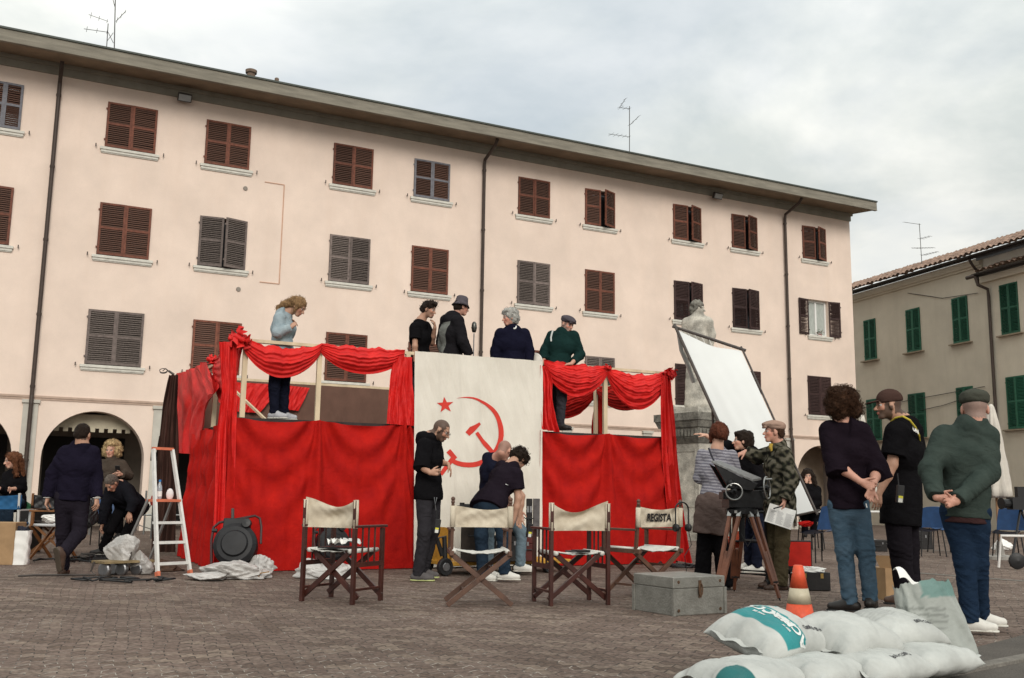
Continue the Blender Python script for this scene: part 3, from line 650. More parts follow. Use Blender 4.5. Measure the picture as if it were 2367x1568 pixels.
skirt('stage_skirt', ST, 4.03, 6.26, [4.03, 5.16, 6.26], ZD+.005, 'red cloth skirt on the right front of the stage, behind the lettered chair', flare=.02, k=2.1)
skirt('stage_skirt', SL, -.03, 3.4, [-.03, 1.0, 2.1, 3.4], ZD-.02, 'darker folded red skirt closing the left end of the stage, behind the stepladder', flare=-.06, k=3.3, vert=.035, amp=.04, off=.10)
skirt('stage_skirt', SR, 0, 4.2, [0, 1.4, 2.8, 4.2], ZD-.02, 'red cloth skirt closing the right end of the stage, beside the monument', flare=.05, k=5., vert=.02, off=-.04)
def swag(name, A, B, nout, tops, bots, label, nf=4, amp=.02, k=0., mat=redb, pinch=.06, belly=.09, cat='red cloth', skew=0.):
    A = np.array(A, float); B = np.array(B, float); no = np.array([*nout, 0.])
    def fn(a, b):
        a2 = a+skew*a*(1-a); s = (4*a2*(1-a2))**.8; v = b
        z = tops*s*(1-.5*math.sin(math.pi*a)*0)+v*(bots-tops)*s+v*pinch*2.0
        top = .03*wave(a*6, 0, k)*s
        vv = v+.06*wave(a*3.3, v*2, k); o = .03+belly*math.sin(math.pi*min(1, v*1.1))*s+.85*amp*(1-1.7*abs(math.sin(math.pi*nf*vv+1.3*a+k))**.8)*(.5+.6*s)*(.7+.3*math.sin(5*v+k))+.6*amp*wave(a*4, v*3, k)+.10*amp*wave(a*14, v*9, k)
        o += .006*math.sin(2*math.pi*nf*2.3*v+5*a)
        return A+(B-A)*a+np.array([0, 0, -z+top*(1-v)+.02])+no*o
    o = sheet(name, fn, 70, 60, mat); return tag(o, label, cat)
fo_ = -ST.n
swag('red_swag', ST.at(-.06, ZR+.04, -.02), ST.at(.93, ZR+.03, -.02), fo_, .10, .36, 'red swag on the front rail below the woman in the denim jacket', k=.3, nf=3)
swag('red_swag', ST.at(.93, ZR+.03, -.02), ST.at(2.05, ZR+.03, -.02), fo_, .01, .24, 'shallow red swag on the front rail, just left of the white banner', k=1.7, nf=3)
swag('red_swag', ST.at(4.12, ZR+.05, -.02), ST.at(5.15, ZR+.03, -.02), fo_, .02, .37, 'red swag on the front rail below the man in the green sweater', k=2.9, nf=5, amp=.024)
swag('red_swag', ST.at(5.15, ZR+.03, -.02), ST.at(6.22, ZR+.05, -.02), fo_, .10, .50, 'deep red swag on the front rail at the right corner of the stage', k=4.1, nf=5, amp=.024)
swag('red_swag', SR.at(.1, ZR, 0), SR.at(2.1, ZR, 0), -ST.d, .02, .36, 'dark red swag on the right flank rail, nearer half', k=1., mat=redc)
swag('red_swag', SR.at(2.1, ZR, 0), SR.at(4.15, ZR, 0), -ST.d, .02, .36, 'dark red swag on the right flank rail, farther half behind the dark trousers', k=2., mat=redc)
def hang(name, rows, label, nf=4, amp=.03, k=0., mat=redb, cat='red cloth', nu=60, nv=80, out=None, rag=.0):
    """rows: [(left point, right point)...] from top to bottom"""
    Lp = np.array([r[0] for r in rows], float); Rp = np.array([r[1] for r in rows], float); K = len(rows)
    tt = np.linspace(0, 1, K)
    def cat_(Pn, t):
        x = t*(K-1); i = min(int(x), K-2); f = x-i
        p0 = Pn[max(i-1, 0)]; p1 = Pn[i]; p2 = Pn[i+1]; p3 = Pn[min(i+2, K-1)]
        return .5*((2*p1)+(-p0+p2)*f+(2*p0-5*p1+4*p2-p3)*f*f+(-p0+3*p1-3*p2+p3)*f**3)
    def fn(a, b):
        l, r = cat_(Lp, b), cat_(Rp, b); w = r-l
        no = np.array([w[1], -w[0], 0]) if out is None else np.array([*out, 0.]); no = nrm(no)
        g = a+.04*math.sin(6*a+4*b+k)
        d = amp*math.sin(2*math.pi*nf*g+k+1.8*math.sin(2.2*b+k))*(.5+.5*b)+.4*amp*wave(a*8, b*7, k)+.25*amp*math.sin(2*math.pi*nf*2.3*g+4*b)
        z = rag*wave(a*7, 3, k)*b**6
        return l+w*a+no*d+np.array([0, 0, z])
    return tag(sheet(name, fn, nu, nv, mat), label, cat)
def RW(pl, off, *rows): return [(pl.at(*pl.pick(a, y0, off), off), pl.at(*pl.pick(b, y1, off), off)) for a, y0, b, y1 in rows]
hang('red_drape', RW(ST, -.06, (506, 790, 552, 792), (510, 850, 549, 840), (513, 900, 548, 890), (506, 950, 547, 945), (500, 1010, 545, 1005), (494, 1180, 540, 1180), (486, 1318, 536, 1322)), 'narrow red drape running down the front left corner post of the stage', nf=2, amp=.035, k=1.2)
hang('red_drape', RW(ST, -.09, (915, 824, 953, 826), (903, 860, 953, 880), (898, 900, 955, 920), (896, 940, 957, 960), (893, 980, 958, 985)), 'red drape hanging from the rail against the left edge of the white banner', nf=3, amp=.03, k=2.2)
hang('red_drape', RW(ST, -.09, (1247, 845, 1264, 848), (1247, 880, 1274, 880), (1248, 920, 1276, 925), (1249, 960, 1282, 965), (1250, 992, 1292, 1000)), 'red drape hanging from the rail against the right edge of the white banner', nf=3, amp=.035, k=.2)
hang('red_drape', RW(ST, -.10, (1530, 868, 1549, 872), (1526, 920, 1553, 920), (1526, 1000, 1560, 1000), (1530, 1080, 1568, 1100), (1540, 1200, 1582, 1220), (1535, 1290, 1598, 1303)), 'long red drape trailing down the front right corner of the stage to the paving', nf=3, amp=.035, k=3.2)
hang('red_drape', [(SR.at(2.0, ZR-.02, -.03), SR.at(2.25, ZR-.02, -.03)), (SR.at(1.95, 2.4, -.03), SR.at(2.3, 2.4, -.03)), (SR.at(1.85, 1.86, -.03), SR.at(2.35, 1.86, -.03))], 'dark red drape down the middle post of the right flank', nf=2, amp=.03, k=.5, mat=redc, out=-ST.d)
# left flank: two swags and a broad hanging cloth
swag('red_swag', SL.at(2.1, ZR, .02), SL.at(.02, ZR, .02), (-ST.d), .0, .58, 'red swag on the left flank rail, from the knotted corner back to the middle post', k=3., nf=3, belly=.05)
hang('red_drape', RW(SL, .10, (402, 868, 468, 842), (397, 905, 500, 880), (402, 940, 505, 905), (406, 985, 482, 940), (412, 1030, 466, 1000), (418, 1048, 452, 1050)), 'wide red cloth hanging over the rear half of the left flank of the stage', nf=3, amp=.045, k=1.9, out=-ST.d)
hang('red_drape', RW(SL, .16, (464, 838, 480, 838), (466, 870, 486, 868), (474, 890, 492, 880), (482, 915, 496, 905)), 'small pink red tail of cloth tied over the middle post of the left flank', nf=1, amp=.02, k=.9, out=-ST.d, nv=30)
# knots
def knot(name, c, r, label, n=9, k=0):
    mb = MB(); c = np.array(c, float); rr = np.random.default_rng(k+20)
    for i in range(n):
        d = nrm(rr.normal(0, 1, 3)*[1, .6, .8]); e = nrm(np.cross(d, rr.normal(0, 1, 3))); L = r*rr.uniform(.8, 1.25); w = r*rr.uniform(.7, 1.2)
        def fn(a, b, d=d, e=e, L=L, w=w, i=i):
            return c+d*L*b+e*w*(a-.5)*(b*1.4+.3)+np.cross(d, e)*r*(.35*math.sin(a*9+i)*b+.2*math.sin(b*7+i))
        mb.grid(fn, 8, 8)
    mb.tube([c+np.array([math.cos(t)*r*.5, math.sin(t)*r*.3, math.sin(2*t)*r*.2]) for t in np.linspace(0, 2*math.pi, 14)], r*.35, 8)
    return tag(mb.build(name, redb, smooth=True, fixn=False), label, 'red cloth')
knot('cloth_knot', ST.at(-.10, ZR+.02, -.10), .115, 'bunched red cloth knot on the front left corner post', 14, 1)
knot('cloth_knot', ST.at(6.22, ZR, -.10), .085, 'round red cloth knot on the front right corner post', 12, 2)
knot('cloth_knot', ST.at(5.15, ZR+.02, -.08), .05, 'small red gather of cloth over the white right hand post', 8, 3)
knot('cloth_knot', SL.at(2.1, ZR+.02, .10), .07, 'small red gather of cloth over the left flank middle post', 8, 5)
# rear of the stage: brown cloth, red cloths thrown over it
def bfn(a, b):
    u = 6.2*a; z = 1.86+(2.74-1.86)*(1-b); return ST.at(u, z, 4.10+.025*math.sin(u*9+2*math.sin(u*1.7))*(b if u < 2.9 else .15)+.01*wave(u*3, z))
def bfn2(a, b):
    u = 3.9*a; z = 1.86+(2.74-1.86)*(1-b); return ST.at(u, z, 4.10+.025*math.sin(u*13+2*math.sin(u*1.7))*(b if u < 2.4 else .12)+.01*wave(u*3, z))
tag(sheet('rear_curtain', bfn2, 200, 20, brownc), 'plain brown cloth stretched along the rear rail of the stage', 'brown cloth')
def fan(name, pts, label, off, k=0):
    """an irregular piece of cloth lying over the rear rail: polygon in pixels on a plane, filled with folds"""
    (ax, ay), (bx_, by), (cx_, cy_), (dx_, dy_) = pts
    return hang(name, [(ST.at(*ST.pick(ax, ay, off), off), ST.at(*ST.pick(bx_, by, off), off)), (ST.at(*ST.pick(dx_, dy_, off), off), ST.at(*ST.pick(cx_, cy_, off), off))], label, nf=3, amp=.02, k=k, nv=40)
fan('red_throw', ((548, 884), (655, 890), (600, 955), (548, 952)), 'red cloth with a yellow mark thrown over the left part of the rear rail', 4.03, 1)
fan('red_throw', ((655, 890), (716, 897), (690, 950), (640, 945)), 'red cloth thrown over the rear rail behind the woman in denim', 4.02, 2)
fan('red_throw', ((488, 884), (552, 884), (550, 940), (500, 905)), 'red cloth over the rear left corner, beside the yellow mark', 4.04, 4)
ym = MB(); o_ = 3.98; ym.add([ST.at(*ST.pick(*q, o_), o_) for q in ((517, 885), (526, 884), (530, 899), (522, 900))], [(0, 1, 2, 3)])
tag(ym.build('yellow_strip', M('yellow_felt', (.75, .5, .08), .8), fixn=False), 'small yellow strip on the red cloth at the rear left of the stage', 'cloth')
hang('brown_drape', [tuple(P(x, y, 15.9) for x, y in r) for r in (((394, 868), (412, 866)), ((378, 940), (412, 940)), ((368, 1020), (414, 1020)), ((362, 1120), (412, 1120)), ((356, 1220), (410, 1220)), ((352, 1286), (408, 1288)))], 'long dark brown cloth hanging from the rear left corner of the stage', nf=3, amp=.07, k=.4, mat=M('brown_velvet', (.055, .024, .017), .9, .3, 3), cat='brown cloth')
cb = MB(); cb.tube([P(402, 866, 15.9), P(390, 858, 15.9)], .02, 6); pts = [P(378+9*math.cos(t), 856+5*math.sin(t)*1.0+t*.3, 15.9) for t in np.linspace(0, 9, 26)]; cb.tube(pts, .007, 5); cb.tube([P(390, 858, 15.9), P(383, 852, 15.9), P(376, 858, 15.9)], .008, 5)
tag(cb.build('pole_finial', M('iron', (.06, .05, .045), .5)), 'curled wire and pole end sticking out of the rear left corner of the stage', 'pole')

# ---------------------------------------------------------------- banner with star, sickle and hammer
canv = M('banner_canvas', (.70, .655, .58), .88, .12, 1.6, .3, 220, col2=(.62, .575, .50), fine=.05)
emb = M('banner_red', (.60, .045, .030), .8, .12, 8, col2=(.5, .035, .025))
BU0, BU1, BZ0, BZ1 = 2.17, 4.07, .02, ZR+.035
def bdisp(u, z):
    t = BZ1-z
    return .012*wave(u*4.5+z*.3, z*.35, 1)+.010*math.sin(u*21+.8*math.sin(z*1.7)+z*.5)*min(1, t)*.8+.014*math.sin((u-2.2)*5-t*2.2)*math.exp(-t/1.5)+.004*wave(u*13+z*3, z*4, 2)+.010*math.exp(-((u-2.75-.14*t)/.05)**2)*math.exp(-t/1.)
def bpt(u, z, e=0.):
    t = BZ1-z; return ST.at(u, z, -.105-.015*t-bdisp(u, z)*1.1-e)
bn = thing('banner', ST.at(2.17, .0, -.11), 'white canvas banner with red star, sickle and hammer on the stage front', 'banner')
mbb = MB(); mbb.grid(lambda a, b: bpt(BU0+(BU1-BU0)*a+(.05*b if a < .5 else 0)*(1-a*2), BZ1+(BZ0-BZ1)*b-.0), 190, 200)
mbb.build('cloth', canv, bn, smooth=True, fixn=False)
def np2(x, y): return ST.pick(x/1.0562, y/1.0562, -.12)      # full-size picture coordinates on the banner plane
cx0, cz0 = np2(1144, 1055); sc_ = (np2(1230.4, 1055)[0]-cx0)/86.4; scz = (cz0-np2(1144, 1141)[1])/86.
def E2(x, y): return cx0+(x-1144)*sc_, cz0-(y-1055)*scz-(x-1144)*0.0
em = MB()
def strip(L, R_, nsub=6):
    n = len(L)
    em.grid(lambda a, b: bpt(*(np.array(E2(*(np.array(L[min(int(round(b*(n-1))), n-1)])*(1-a)+np.array(R_[min(int(round(b*(n-1))), n-1)])*a)))), .006), nsub, n-1)
def lerp2(a, b, n): return [np.array(a)+(np.array(b)-np.array(a))*t for t in np.linspace(0, 1, n)]
out_, inn_ = [], []
for i in range(91):
    t = i/90; a = math.radians(-112+t*(235+0)); R1 = 86.5
    th = 13.5*min(1, t/.42)**.9 if t < .6 else 13.5-2.5*(t-.6)/.4
    c = np.array([1144., 1055.]); d = np.array([math.cos(a), math.sin(a)])
    out_.append(c+d*R1); inn_.append(c+d*(R1-th))
strip(out_, inn_, 4)
strip(lerp2((1092, 1107), (1110, 1127), 8), lerp2((1100, 1098.5), (1118, 1118), 8), 4)
strip(lerp2((1105, 1114), (1076, 1158), 16), lerp2((1113, 1121), (1084, 1163), 16), 4)
strip(lerp2((1158, 1058.5), (1200, 1110), 16), lerp2((1166, 1053), (1208, 1103), 16), 4)
strip([(1136, 1056), (1145, 1043), (1156, 1037.5), (1169, 1030)], [(1144.5, 1065), (1155, 1054.5), (1162, 1047), (1173, 1035)], 6)
sc2, cs = [], (1086.5, 992)
for i in range(10):
    r = 20.5 if i % 2 == 0 else 8.3; a = math.radians(-97+36*i); sc2.append(np.array([cs[0]+r*math.cos(a), cs[1]+r*math.sin(a)]))
for i in range(10):
    a_, b__, c__ = np.array(cs, float), sc2[i], sc2[(i+1) % 10]
    em.grid(lambda a, b: bpt(*E2(*(a_+(b__-a_)*b*(1-a)+(c__-a_)*b*a)), .006), 3, 4)
em.build('emblem', emb, bn, smooth=True, fixn=False)

# ================================================================ director's chairs
dwood = M('dark_mahogany', (.055, .014, .009), .38, .35, 9, spec=.5, stretch=(1, 1, .5))
mwood = M('worn_brown_wood', (.105, .050, .030), .55, .4, 8, spec=.4, col2=(.05, .025, .017))
canvas = M('chair_canvas', (.55, .49, .39), .9, .25, 7, .4, 200, col2=(.40, .33, .24), thr=(.35, .55), fine=.06)
whitec = M('seat_canvas', (.62, .60, .55), .85, .12, 7, .3, 200)
def sling(parent, x0, x1, y, z0, z1, dip, belly, bunch=0., name='back_sling', mat=canvas, k=0.):
    def fn(a, b):
        s = math.sin(math.pi*a)
        zz = z0+(z1-z0)*(1-b)-dip*s*(1-b)**2+bunch*math.sin(a*5+k)*(1-b)*.02
        yy = y+belly*s*(.7+.3*math.sin(3*b))+.008*wave(a*6+k, b*6, k)+bunch*.02*math.sin(8*(a*.5+b)+k)*s
        return np.array([x0+(x1-x0)*a, yy, zz])
    mb = MB(); mb.grid(fn, 30, 18); mb.grid(lambda a, b: fn(a, b)+[0, .004, 0], 30, 18)
    o = mb.build(name, mat, parent, world=False, smooth=True, fixn=False)
    for x in (x0, x1): s2 = MB(); s2.tube([(x, y, z0), (x, y+.003, (z0+z1)/2), (x, y, z1-.003)], .024, 10); s2.build('sleeve', mat, o, world=False, smooth=True)
    return o
def seat(parent, x0, x1, y0, y1, z, dip):
    mb = MB()
    def fn(a, b):
        s = math.sin(math.pi*a); return np.array([x0+(x1-x0)*a, y0+(y1-y0)*b, z-dip*s+.006*wave(a*5, b*5)])
    mb.grid(fn, 24, 16); mb.grid(lambda a, b: fn(a, b)+[0, 0, -.005], 24, 16)
    for x in (x0, x1): mb.tube([(x, y0, z-.01), (x, y1, z-.01)], .02, 10)
    return mb.build('seat', whitec, parent, world=False, smooth=True, fixn=False)
def chair_spindle(loc, rz, label, W=.54, D=.42, dip=.05, k=0., belly=.07):
    t = thing('director_chair', loc, label, 'chair', "folding director's chairs in a row", rz)
    for x in (0, W):
        for (y, zt) in ((0, .88), (D, .64)):
            b = MB(); b.bar((x, y, 0), (x, y, zt), .032, .042); bevel(b.build('leg', dwood, t, world=False), .004)
        b = MB(); b.bar((x, -.02, .655), (x, D+.05, .655), .05, .022); bevel(b.build('armrest', dwood, t, world=False), .005)
        b = MB(); b.bar((x, .02, .33), (x, D-.02, .33), .028, .04); b.build('side_rail', dwood, t, world=False); b = MB(); b.bar((x, .02, .12), (x, D-.02, .12), .02, .02); b.build('lower_rail', dwood, t, world=False)
        for f in (.28, .5, .72): b = MB(); b.tube([(x, D*f, .35), (x, D*f, .645)], .009, 6); b.build('spindle', dwood, t, world=False)
    for y in (.035, D-.035):
        b = MB(); b.bar((-.01, y, .05), (W-.06, y, .44), .024, .045); b.bar((W+.01, y+.028, .05), (.06, y+.028, .44), .024, .045)
        b.lathe([(.012, -.02), (.012, .05)], (W/2, y, .245), 8, axis=(0, 1, 0)); bevel(b.build('cross_bars', dwood, t, world=False), .003)
    seat(t, .05, W-.05, .0, D+.0, .455, .02)
    sling(t, 0, W, 0, .64, .885, dip, belly, 1., k=k)
    return t
def chair_x(loc, rz, label, W=.50, D=.44, dip=.035, wood=mwood, txt=None, k=0., belly=.06, arms=True):
    t = thing('director_chair', loc, label, 'chair', "folding director's chairs in a row", rz)
    for i, y in enumerate((0, D)):
        b = MB(); b.bar((-.03, y, .01), (W+.01, y, .44), .026, .042); b.bar((W+.03, y+.03, .01), (-.01, y+.03, .44), .026, .042)
        b.lathe([(.012, -.02), (.012, .05)], (W/2, y, .225), 8, axis=(0, 1, 0)); bevel(b.build('crossed_legs', wood, t, world=False), .003)
    for x in (0, W):
        b = MB(); b.bar((x, -.04, .445), (x, D+.06, .445), .034, .04); bevel(b.build('seat_rail', wood, t, world=False), .004)
        b = MB(); b.bar((x, .02, .46), (x, -.02, .865), .026, .034); b.lathe([(.012, 0), (.018, .012), (.013, .028), (.02, .04), (.012, .056), (0, .06)], (x, -.02, .865), 10); bevel(b.build('back_post', wood, t, world=False), .003)
        if arms:
            b = MB(); b.bar((x, D, .46), (x, D, .63), .028, .034); b.build('arm_post', wood, t, world=False)
            b = MB(); b.bar((x, 0, .64), (x, D+.05, .64), .045, .02); bevel(b.build('armrest', wood, t, world=False), .004)
    b = MB(); b.bar((.12, 0, .12), (.12, D, .12), .02, .02); b.build('stretcher', wood, t, world=False); b = MB(); b.bar((W-.14, .0, .31), (W-.14, D, .31), .02, .02); b.build('stretcher', wood, t, world=False)
    seat(t, .02, W-.02, .0, D, .472, .03)
    so = sling(t, 0, W, -.018, .665, .85, dip, belly, .4, k=k)
    if txt:
        v, f = textmesh(txt, .098, .0, .004, .08, .92)
        nv_ = []
        for x, y, z in v:
            xx = W/2-.005+x*.9; a = xx/W; s = math.sin(math.pi*a); zz = .757+y
            nv_.append((xx, -.018+belly*s*.85-.014, zz-dip*s*.45))
        mkobj('lettering', nv_, f, M('black_ink', (.015, .012, .012), .7), so, world=False)
    return t
c1 = chair_spindle((-1.81, 8.98, 0), math.radians(-27), 'dark spindled folding chair with papers and slate on its seat, farthest left', k=1.3)
c2 = chair_x((-.49, 8.72, 0), math.radians(6), 'lighter brown folding chair with plain worn canvas back and round post knobs', W=.50, D=.46, k=.4)
c3 = chair_spindle((.368, 8.85, 0), math.radians(19), 'dark spindled folding chair with a closed notebook on its seat', k=3.1, dip=.07, belly=.09)
c4 = chair_x((1.19, 9.42, 0), math.radians(35), 'brown folding chair with the word REGISTA across its canvas back', W=.54, D=.46, txt='REGISTA', k=2., dip=.015, belly=.03)
def local(t, p): return np.array(Matrix.LocRotScale(t.location, t.rotation_euler, (1, 1, 1)) @ Vector(p))
paper = M('paper', (.74, .73, .70), .8, .06, 12); blk = M('black_plastic', (.015, .015, .016), .45)
def crumple_sheet(name, c, w, h, amp, label, cat, mat=paper, k=0, rz=0.):
    r = np.random.default_rng(k)
    def fn(a, b):
        x, y = (a-.5)*w, (b-.5)*h; X = x*math.cos(rz)-y*math.sin(rz); Y = x*math.sin(rz)+y*math.cos(rz)
        return np.array([c[0]+X, c[1]+Y, c[2]+amp*(1+wave(a*4+k, b*4, k))*.8+amp*.3*abs(math.sin(9*a+5*b+k))])
    mb = MB(); mb.grid(fn, 14, 14); return tag(mb.build(name, mat, fixn=False), label, cat)
crumple_sheet('paper', local(c1, (.30, .18, .475)), .26, .24, .045, 'crumpled white papers on the seat of the farthest left chair', 'paper', k=3, rz=.4)
sl = MB(); R3 = np.array(Matrix.Rotation(math.radians(-20), 3, 'Z')); sl.box((-.17, -.13, 0), (.17, .13, .012), 0, R3, local(c1, (.26, .20, .458)))
tag(sl.build('slate', blk), 'flat black slate lying under papers on the farthest left chair', 'slate')
nb = MB(); R3 = np.array(Matrix.Rotation(math.radians(25), 3, 'Z')); nb.box((-.09, -.07, 0), (.09, .07, .014), 0, R3, local(c3, (.30, .12, .45))); nb.box((-.05, -.09, .014), (.08, .03, .022), 1, R3, local(c3, (.30, .12, .45)))
tag(nb.build('notebook', [M('grey_cover', (.05, .05, .052), .6), blk]), 'closed dark notebook on the seat of the second spindled chair', 'notebook')
# headphones over the right post of the lettered chair
hp = thing('headphones', local(c4, (.52, -.05, .80)), 'black headphones hung over the right post of the lettered chair', 'headphones')
h0 = local(c4, (.52, -.06, .80)); b = MB(); ex = np.array([*(np.array([math.cos(.6), math.sin(.6)])), 0])
arc = [h0+ex*(.085*math.cos(t))+np.array([0, 0, .03+.07*math.sin(t)-(.11 if False else 0)]) for t in np.linspace(0, math.pi, 14)]
arc = [h0+ex*.085+[0, 0, -.12]]+arc+[h0-ex*.085+[0, 0, -.12]]
b.tube(arc, .008, 6); b.build('headband', blk, hp)
for s_ in (1, -1):
    b = MB(); b.lathe([(.0, -.02), (.036, -.015), (.038, .012), (.0, .018)], h0+ex*.08*s_+[0, 0, -.14], 12, axis=tuple(ex*s_)); b.build('ear_cup', blk, hp, smooth=True)
b = MB(); b.tube([h0+[0, 0, -.15]+ex*.08, h0+ex*.12+[0, 0, -.3], h0+ex*.02+[0, -.03, -.4], h0+ex*.05+[0, 0, -.55]], .004, 5); b.build('cable', blk, hp)

# ================================================================ stepladder with bottle and mask
lad = thing('stepladder', (-3.72, 11.5, 0), 'white metal stepladder with orange top and platform, standing at the left end of the stage', 'ladder')
wm = M('ladder_white', (.66, .64, .61), .45, .1, 9); om = M('ladder_orange', (.62, .17, .09), .6, .15, 9); gm = M('ladder_grey', (.30, .29, .28), .4, metal=.5)
Lf, Rf = np.array([-3.9, 11.35, 0]), np.array([-3.635, 11.66, 0]); wd_ = nrm(Rf-Lf); bk = np.array([-wd_[1], wd_[0], 0])*1.0
Wb = np.linalg.norm(Rf-Lf)
def lp(a, z, y=None):                         # a 0..1 across, z height; the frame tapers and leans back
    f = z/1.42; return Lf+wd_*(Wb*(.5+(a-.5)*(1-.40*f)))+bk*(.42*f)+np.array([0, 0, z])
for a in (0, 1):
    b = MB(); b.bar(lp(a, .02), lp(a, 1.42), .028, .05, up=bk); b.build('rail', wm, lad)
    b = MB(); b.bar(lp(a, 0), lp(a, .05), .036, .058, up=bk); b.build('foot', om, lad)
    b = MB(); q1 = lp(a, .84); q0 = Lf+wd_*(Wb*(.5+(a-.5)*.95))+bk*.95; b.bar(q1+bk*.15, q0, .022, .03); b.build('rear_leg', gm, lad)
for z in (.13, .36, .58):
    b = MB(); c0, c1_ = lp(0, z), lp(1, z); b.bar(c0+bk*.03, c1_+bk*.03, .09, .028, up=(0, 0, 1)); b.build('step', wm, lad)
b = MB(); b.bar(lp(0, .83)+bk*.09, lp(1, .83)+bk*.09, .24, .03); b.build('platform', om, lad)
b = MB(); b.bar(lp(-.03, 1.43), lp(1.03, 1.43), .05, .03); b.build('top_bar', om, lad)
b = MB(); c0 = Lf+wd_*(Wb*.05)+bk*.92+[0, 0, .1]; b.bar(c0, c0+wd_*Wb*.9, .02, .03); b.build('rear_brace', gm, lad)
bt = thing('water_bottle', lp(.3, .845)+bk*.08, 'small clear water bottle with blue cap on the ladder platform', 'bottle')
b = MB(); b.lathe([(.028, 0), (.031, .01), (.031, .12), (.026, .15), (.012, .185), (.012, .2), (0, .2)], lp(.3, .845)+bk*.08, 14); b.build('body', M('bottle_pet', (.55, .6, .65), .15, .1, trans=.5), bt, smooth=True)
b = MB(); b.lathe([(.0315, .03), (.0315, .09)], lp(.3, .845)+bk*.08, 14); b.build('label_band', paper, bt)
b = MB(); b.lathe([(.014, .198), (.014, .222), (0, .222)], lp(.3, .845)+bk*.08, 12); b.build('cap', M('cap_blue', (.03, .2, .5), .5), bt)
b = MB(); c = lp(.72, .87)+bk*.06
b.grid(lambda a_, b_: c+wd_*(.055*math.sin(math.pi*b_)*math.cos(math.pi*2*a_)*.8)+np.array([0, 0, .03+.07*math.cos(math.pi*b_)])+bk*(.035*math.sin(math.pi*b_)*math.sin(2*math.pi*a_)), 14, 8)
tag(b.build('dust_mask', M('mask_white', (.72, .66, .65), .9), smooth=True), 'white moulded dust mask on the ladder platform', 'mask')

# ================================================================ drum lamps in plastic
lampb = M('lamp_black', (.012, .012, .014), .55, .3, 12); plast = M('plastic_bag', (.46, .44, .42), .35, .2, 9, .6, 30, spec=.5)
def crumple(name, c, r, label, cat='plastic bag', mat=plast, k=0, n=34, amp=.22, parent=None, flat=True):
    """a crumpled bag: a rounded form broken into sharp folds"""
    rr = np.random.default_rng(k); c = np.array(c, float); r = np.array(r, float)
    dirs = [nrm(rr.normal(0, 1, 3)) for _ in range(26)]; of = rr.uniform(.55, 1.05, 26)
    def fn(a, b):
        th, ph = 2*math.pi*a, math.pi*b; d = np.array([math.sin(ph)*math.cos(th), math.sin(ph)*math.sin(th), math.cos(ph)])
        s = min([o_/max(.05, d@q) for q, o_ in zip(dirs, of) if d@q > .05]+[1.25])
        s = s*(1+amp*.35*math.sin(7*th+3*math.sin(5*ph+k))*math.sin(ph)+amp*.3*abs(math.sin(5*ph+4*th+k)))
        p = c+d*r*s
        if flat and p[2] < .006: p[2] = .006
        return p
    mb = MB(); mb.grid(fn, n*2, n)
    o = mb.build(name, mat, parent, smooth=False, fixn=False)
    if parent is None: tag(o, label, cat)
    return o
def drum(c, r, axis, label, rz=0.):
    c = np.array(c, float); t = thing('film_lamp', (c[0], c[1], 0), label, 'lamp'); ax = nrm(axis); side = nrm(np.cross((0, 0, 1), ax)); up = np.cross(ax, side)
    b = MB(); b.lathe([(0, r*.62), (r*.55, r*.60), (r*.62, r*.5), (r*.80, r*.48), (r*.98, r*.36), (r, r*.1), (r*.96, -r*.5), (r*.7, -r*.8), (0, -r*.85)], c, 30, axis=tuple(ax)); b.build('drum', lampb, t, smooth=False)
    b = MB(); R3 = np.stack([side, ax, up], 1); b.box((-r*.62, -r*.5, r*.55), (r*.55, r*.35, r*1.22), 0, R3, c); bevel(b.build('ballast_box', lampb, t), .012)
    b = MB(); b.lathe([(r*.2, -.02), (r*.24, .0), (r*.2, .05), (0, .055)], c+side*r*.45+up*r*.95+ax*r*.36, 14, axis=tuple(ax)); b.build('knob', blk, t); b = MB(); b.lathe([(r*.1, 0), (r*.1, .06), (0, .06)], c-side*r*.9+up*r*.7, 10, axis=tuple(-side)); b.build('knob', blk, t)
    b = MB(); pts = [c-side*r*.98-up*r*.95+ax*.02, c-side*r*1.12+up*r*.2, c-side*r*1.08+up*r*.85, c-side*r*.85+up*r*1.08, c+side*r*.75+up*r*1.42, c+side*r*.98+up*r*1.3, c+side*r*1.08+up*r*.9, c+side*r*1.12+up*r*.1]
    b.tube(pts, .016, 8); b.build('yoke', M('yoke_maroon', (.05, .015, .015), .5), t)
    b = MB(); b.tube([c-side*r*.25+up*r*1.15, c-side*r*.30+up*r*1.75], .018, 8); b.build('spigot', M('iron', (.06, .05, .045), .5), t); return t
drum(P(545, 1262, 11.75), .25, (.12, -1, .28), 'black drum shaped film lamp with tube yoke, resting in crumpled plastic near the ladder')
drum(P(768, 1258, 12.2), .20, (.5, -1, .1), 'smaller black film lamp half hidden behind the farthest left chair')
crumple('plastic_sheet', [*G(548, 1338)[:2], .06], (.40, .26, .16), 'wide crumpled white plastic sheet with brown tape under the drum lamp', k=4)
crumple('plastic_sheet', [*G(480, 1342)[:2], .03], (.24, .15, .07), 'small flat end of crumpled plastic taped brown, left of the drum lamp', k=9)
crumple('plastic_sheet', [*G(600, 1330)[:2], .10], (.16, .12, .17), 'plastic flap standing up to the right of the drum lamp', k=14)
crumple('plastic_sheet', [*G(752, 1337)[:2], .07], (.40, .22, .17), 'crumpled white plastic on the paving behind the farthest left chair', k=6)
tp = MB()
for (x0, y0, x1, y1) in ((500, 1316, 560, 1322), (560, 1322, 600, 1332), (585, 1328, 622, 1322), (455, 1340, 480, 1334), (530, 1318, 545, 1334)):
    a = P(x0, y0, 11.15); b_ = P(x1, y1, 11.15); tp.bar(a, b_, .012, .03, up=(0, 1, 0))
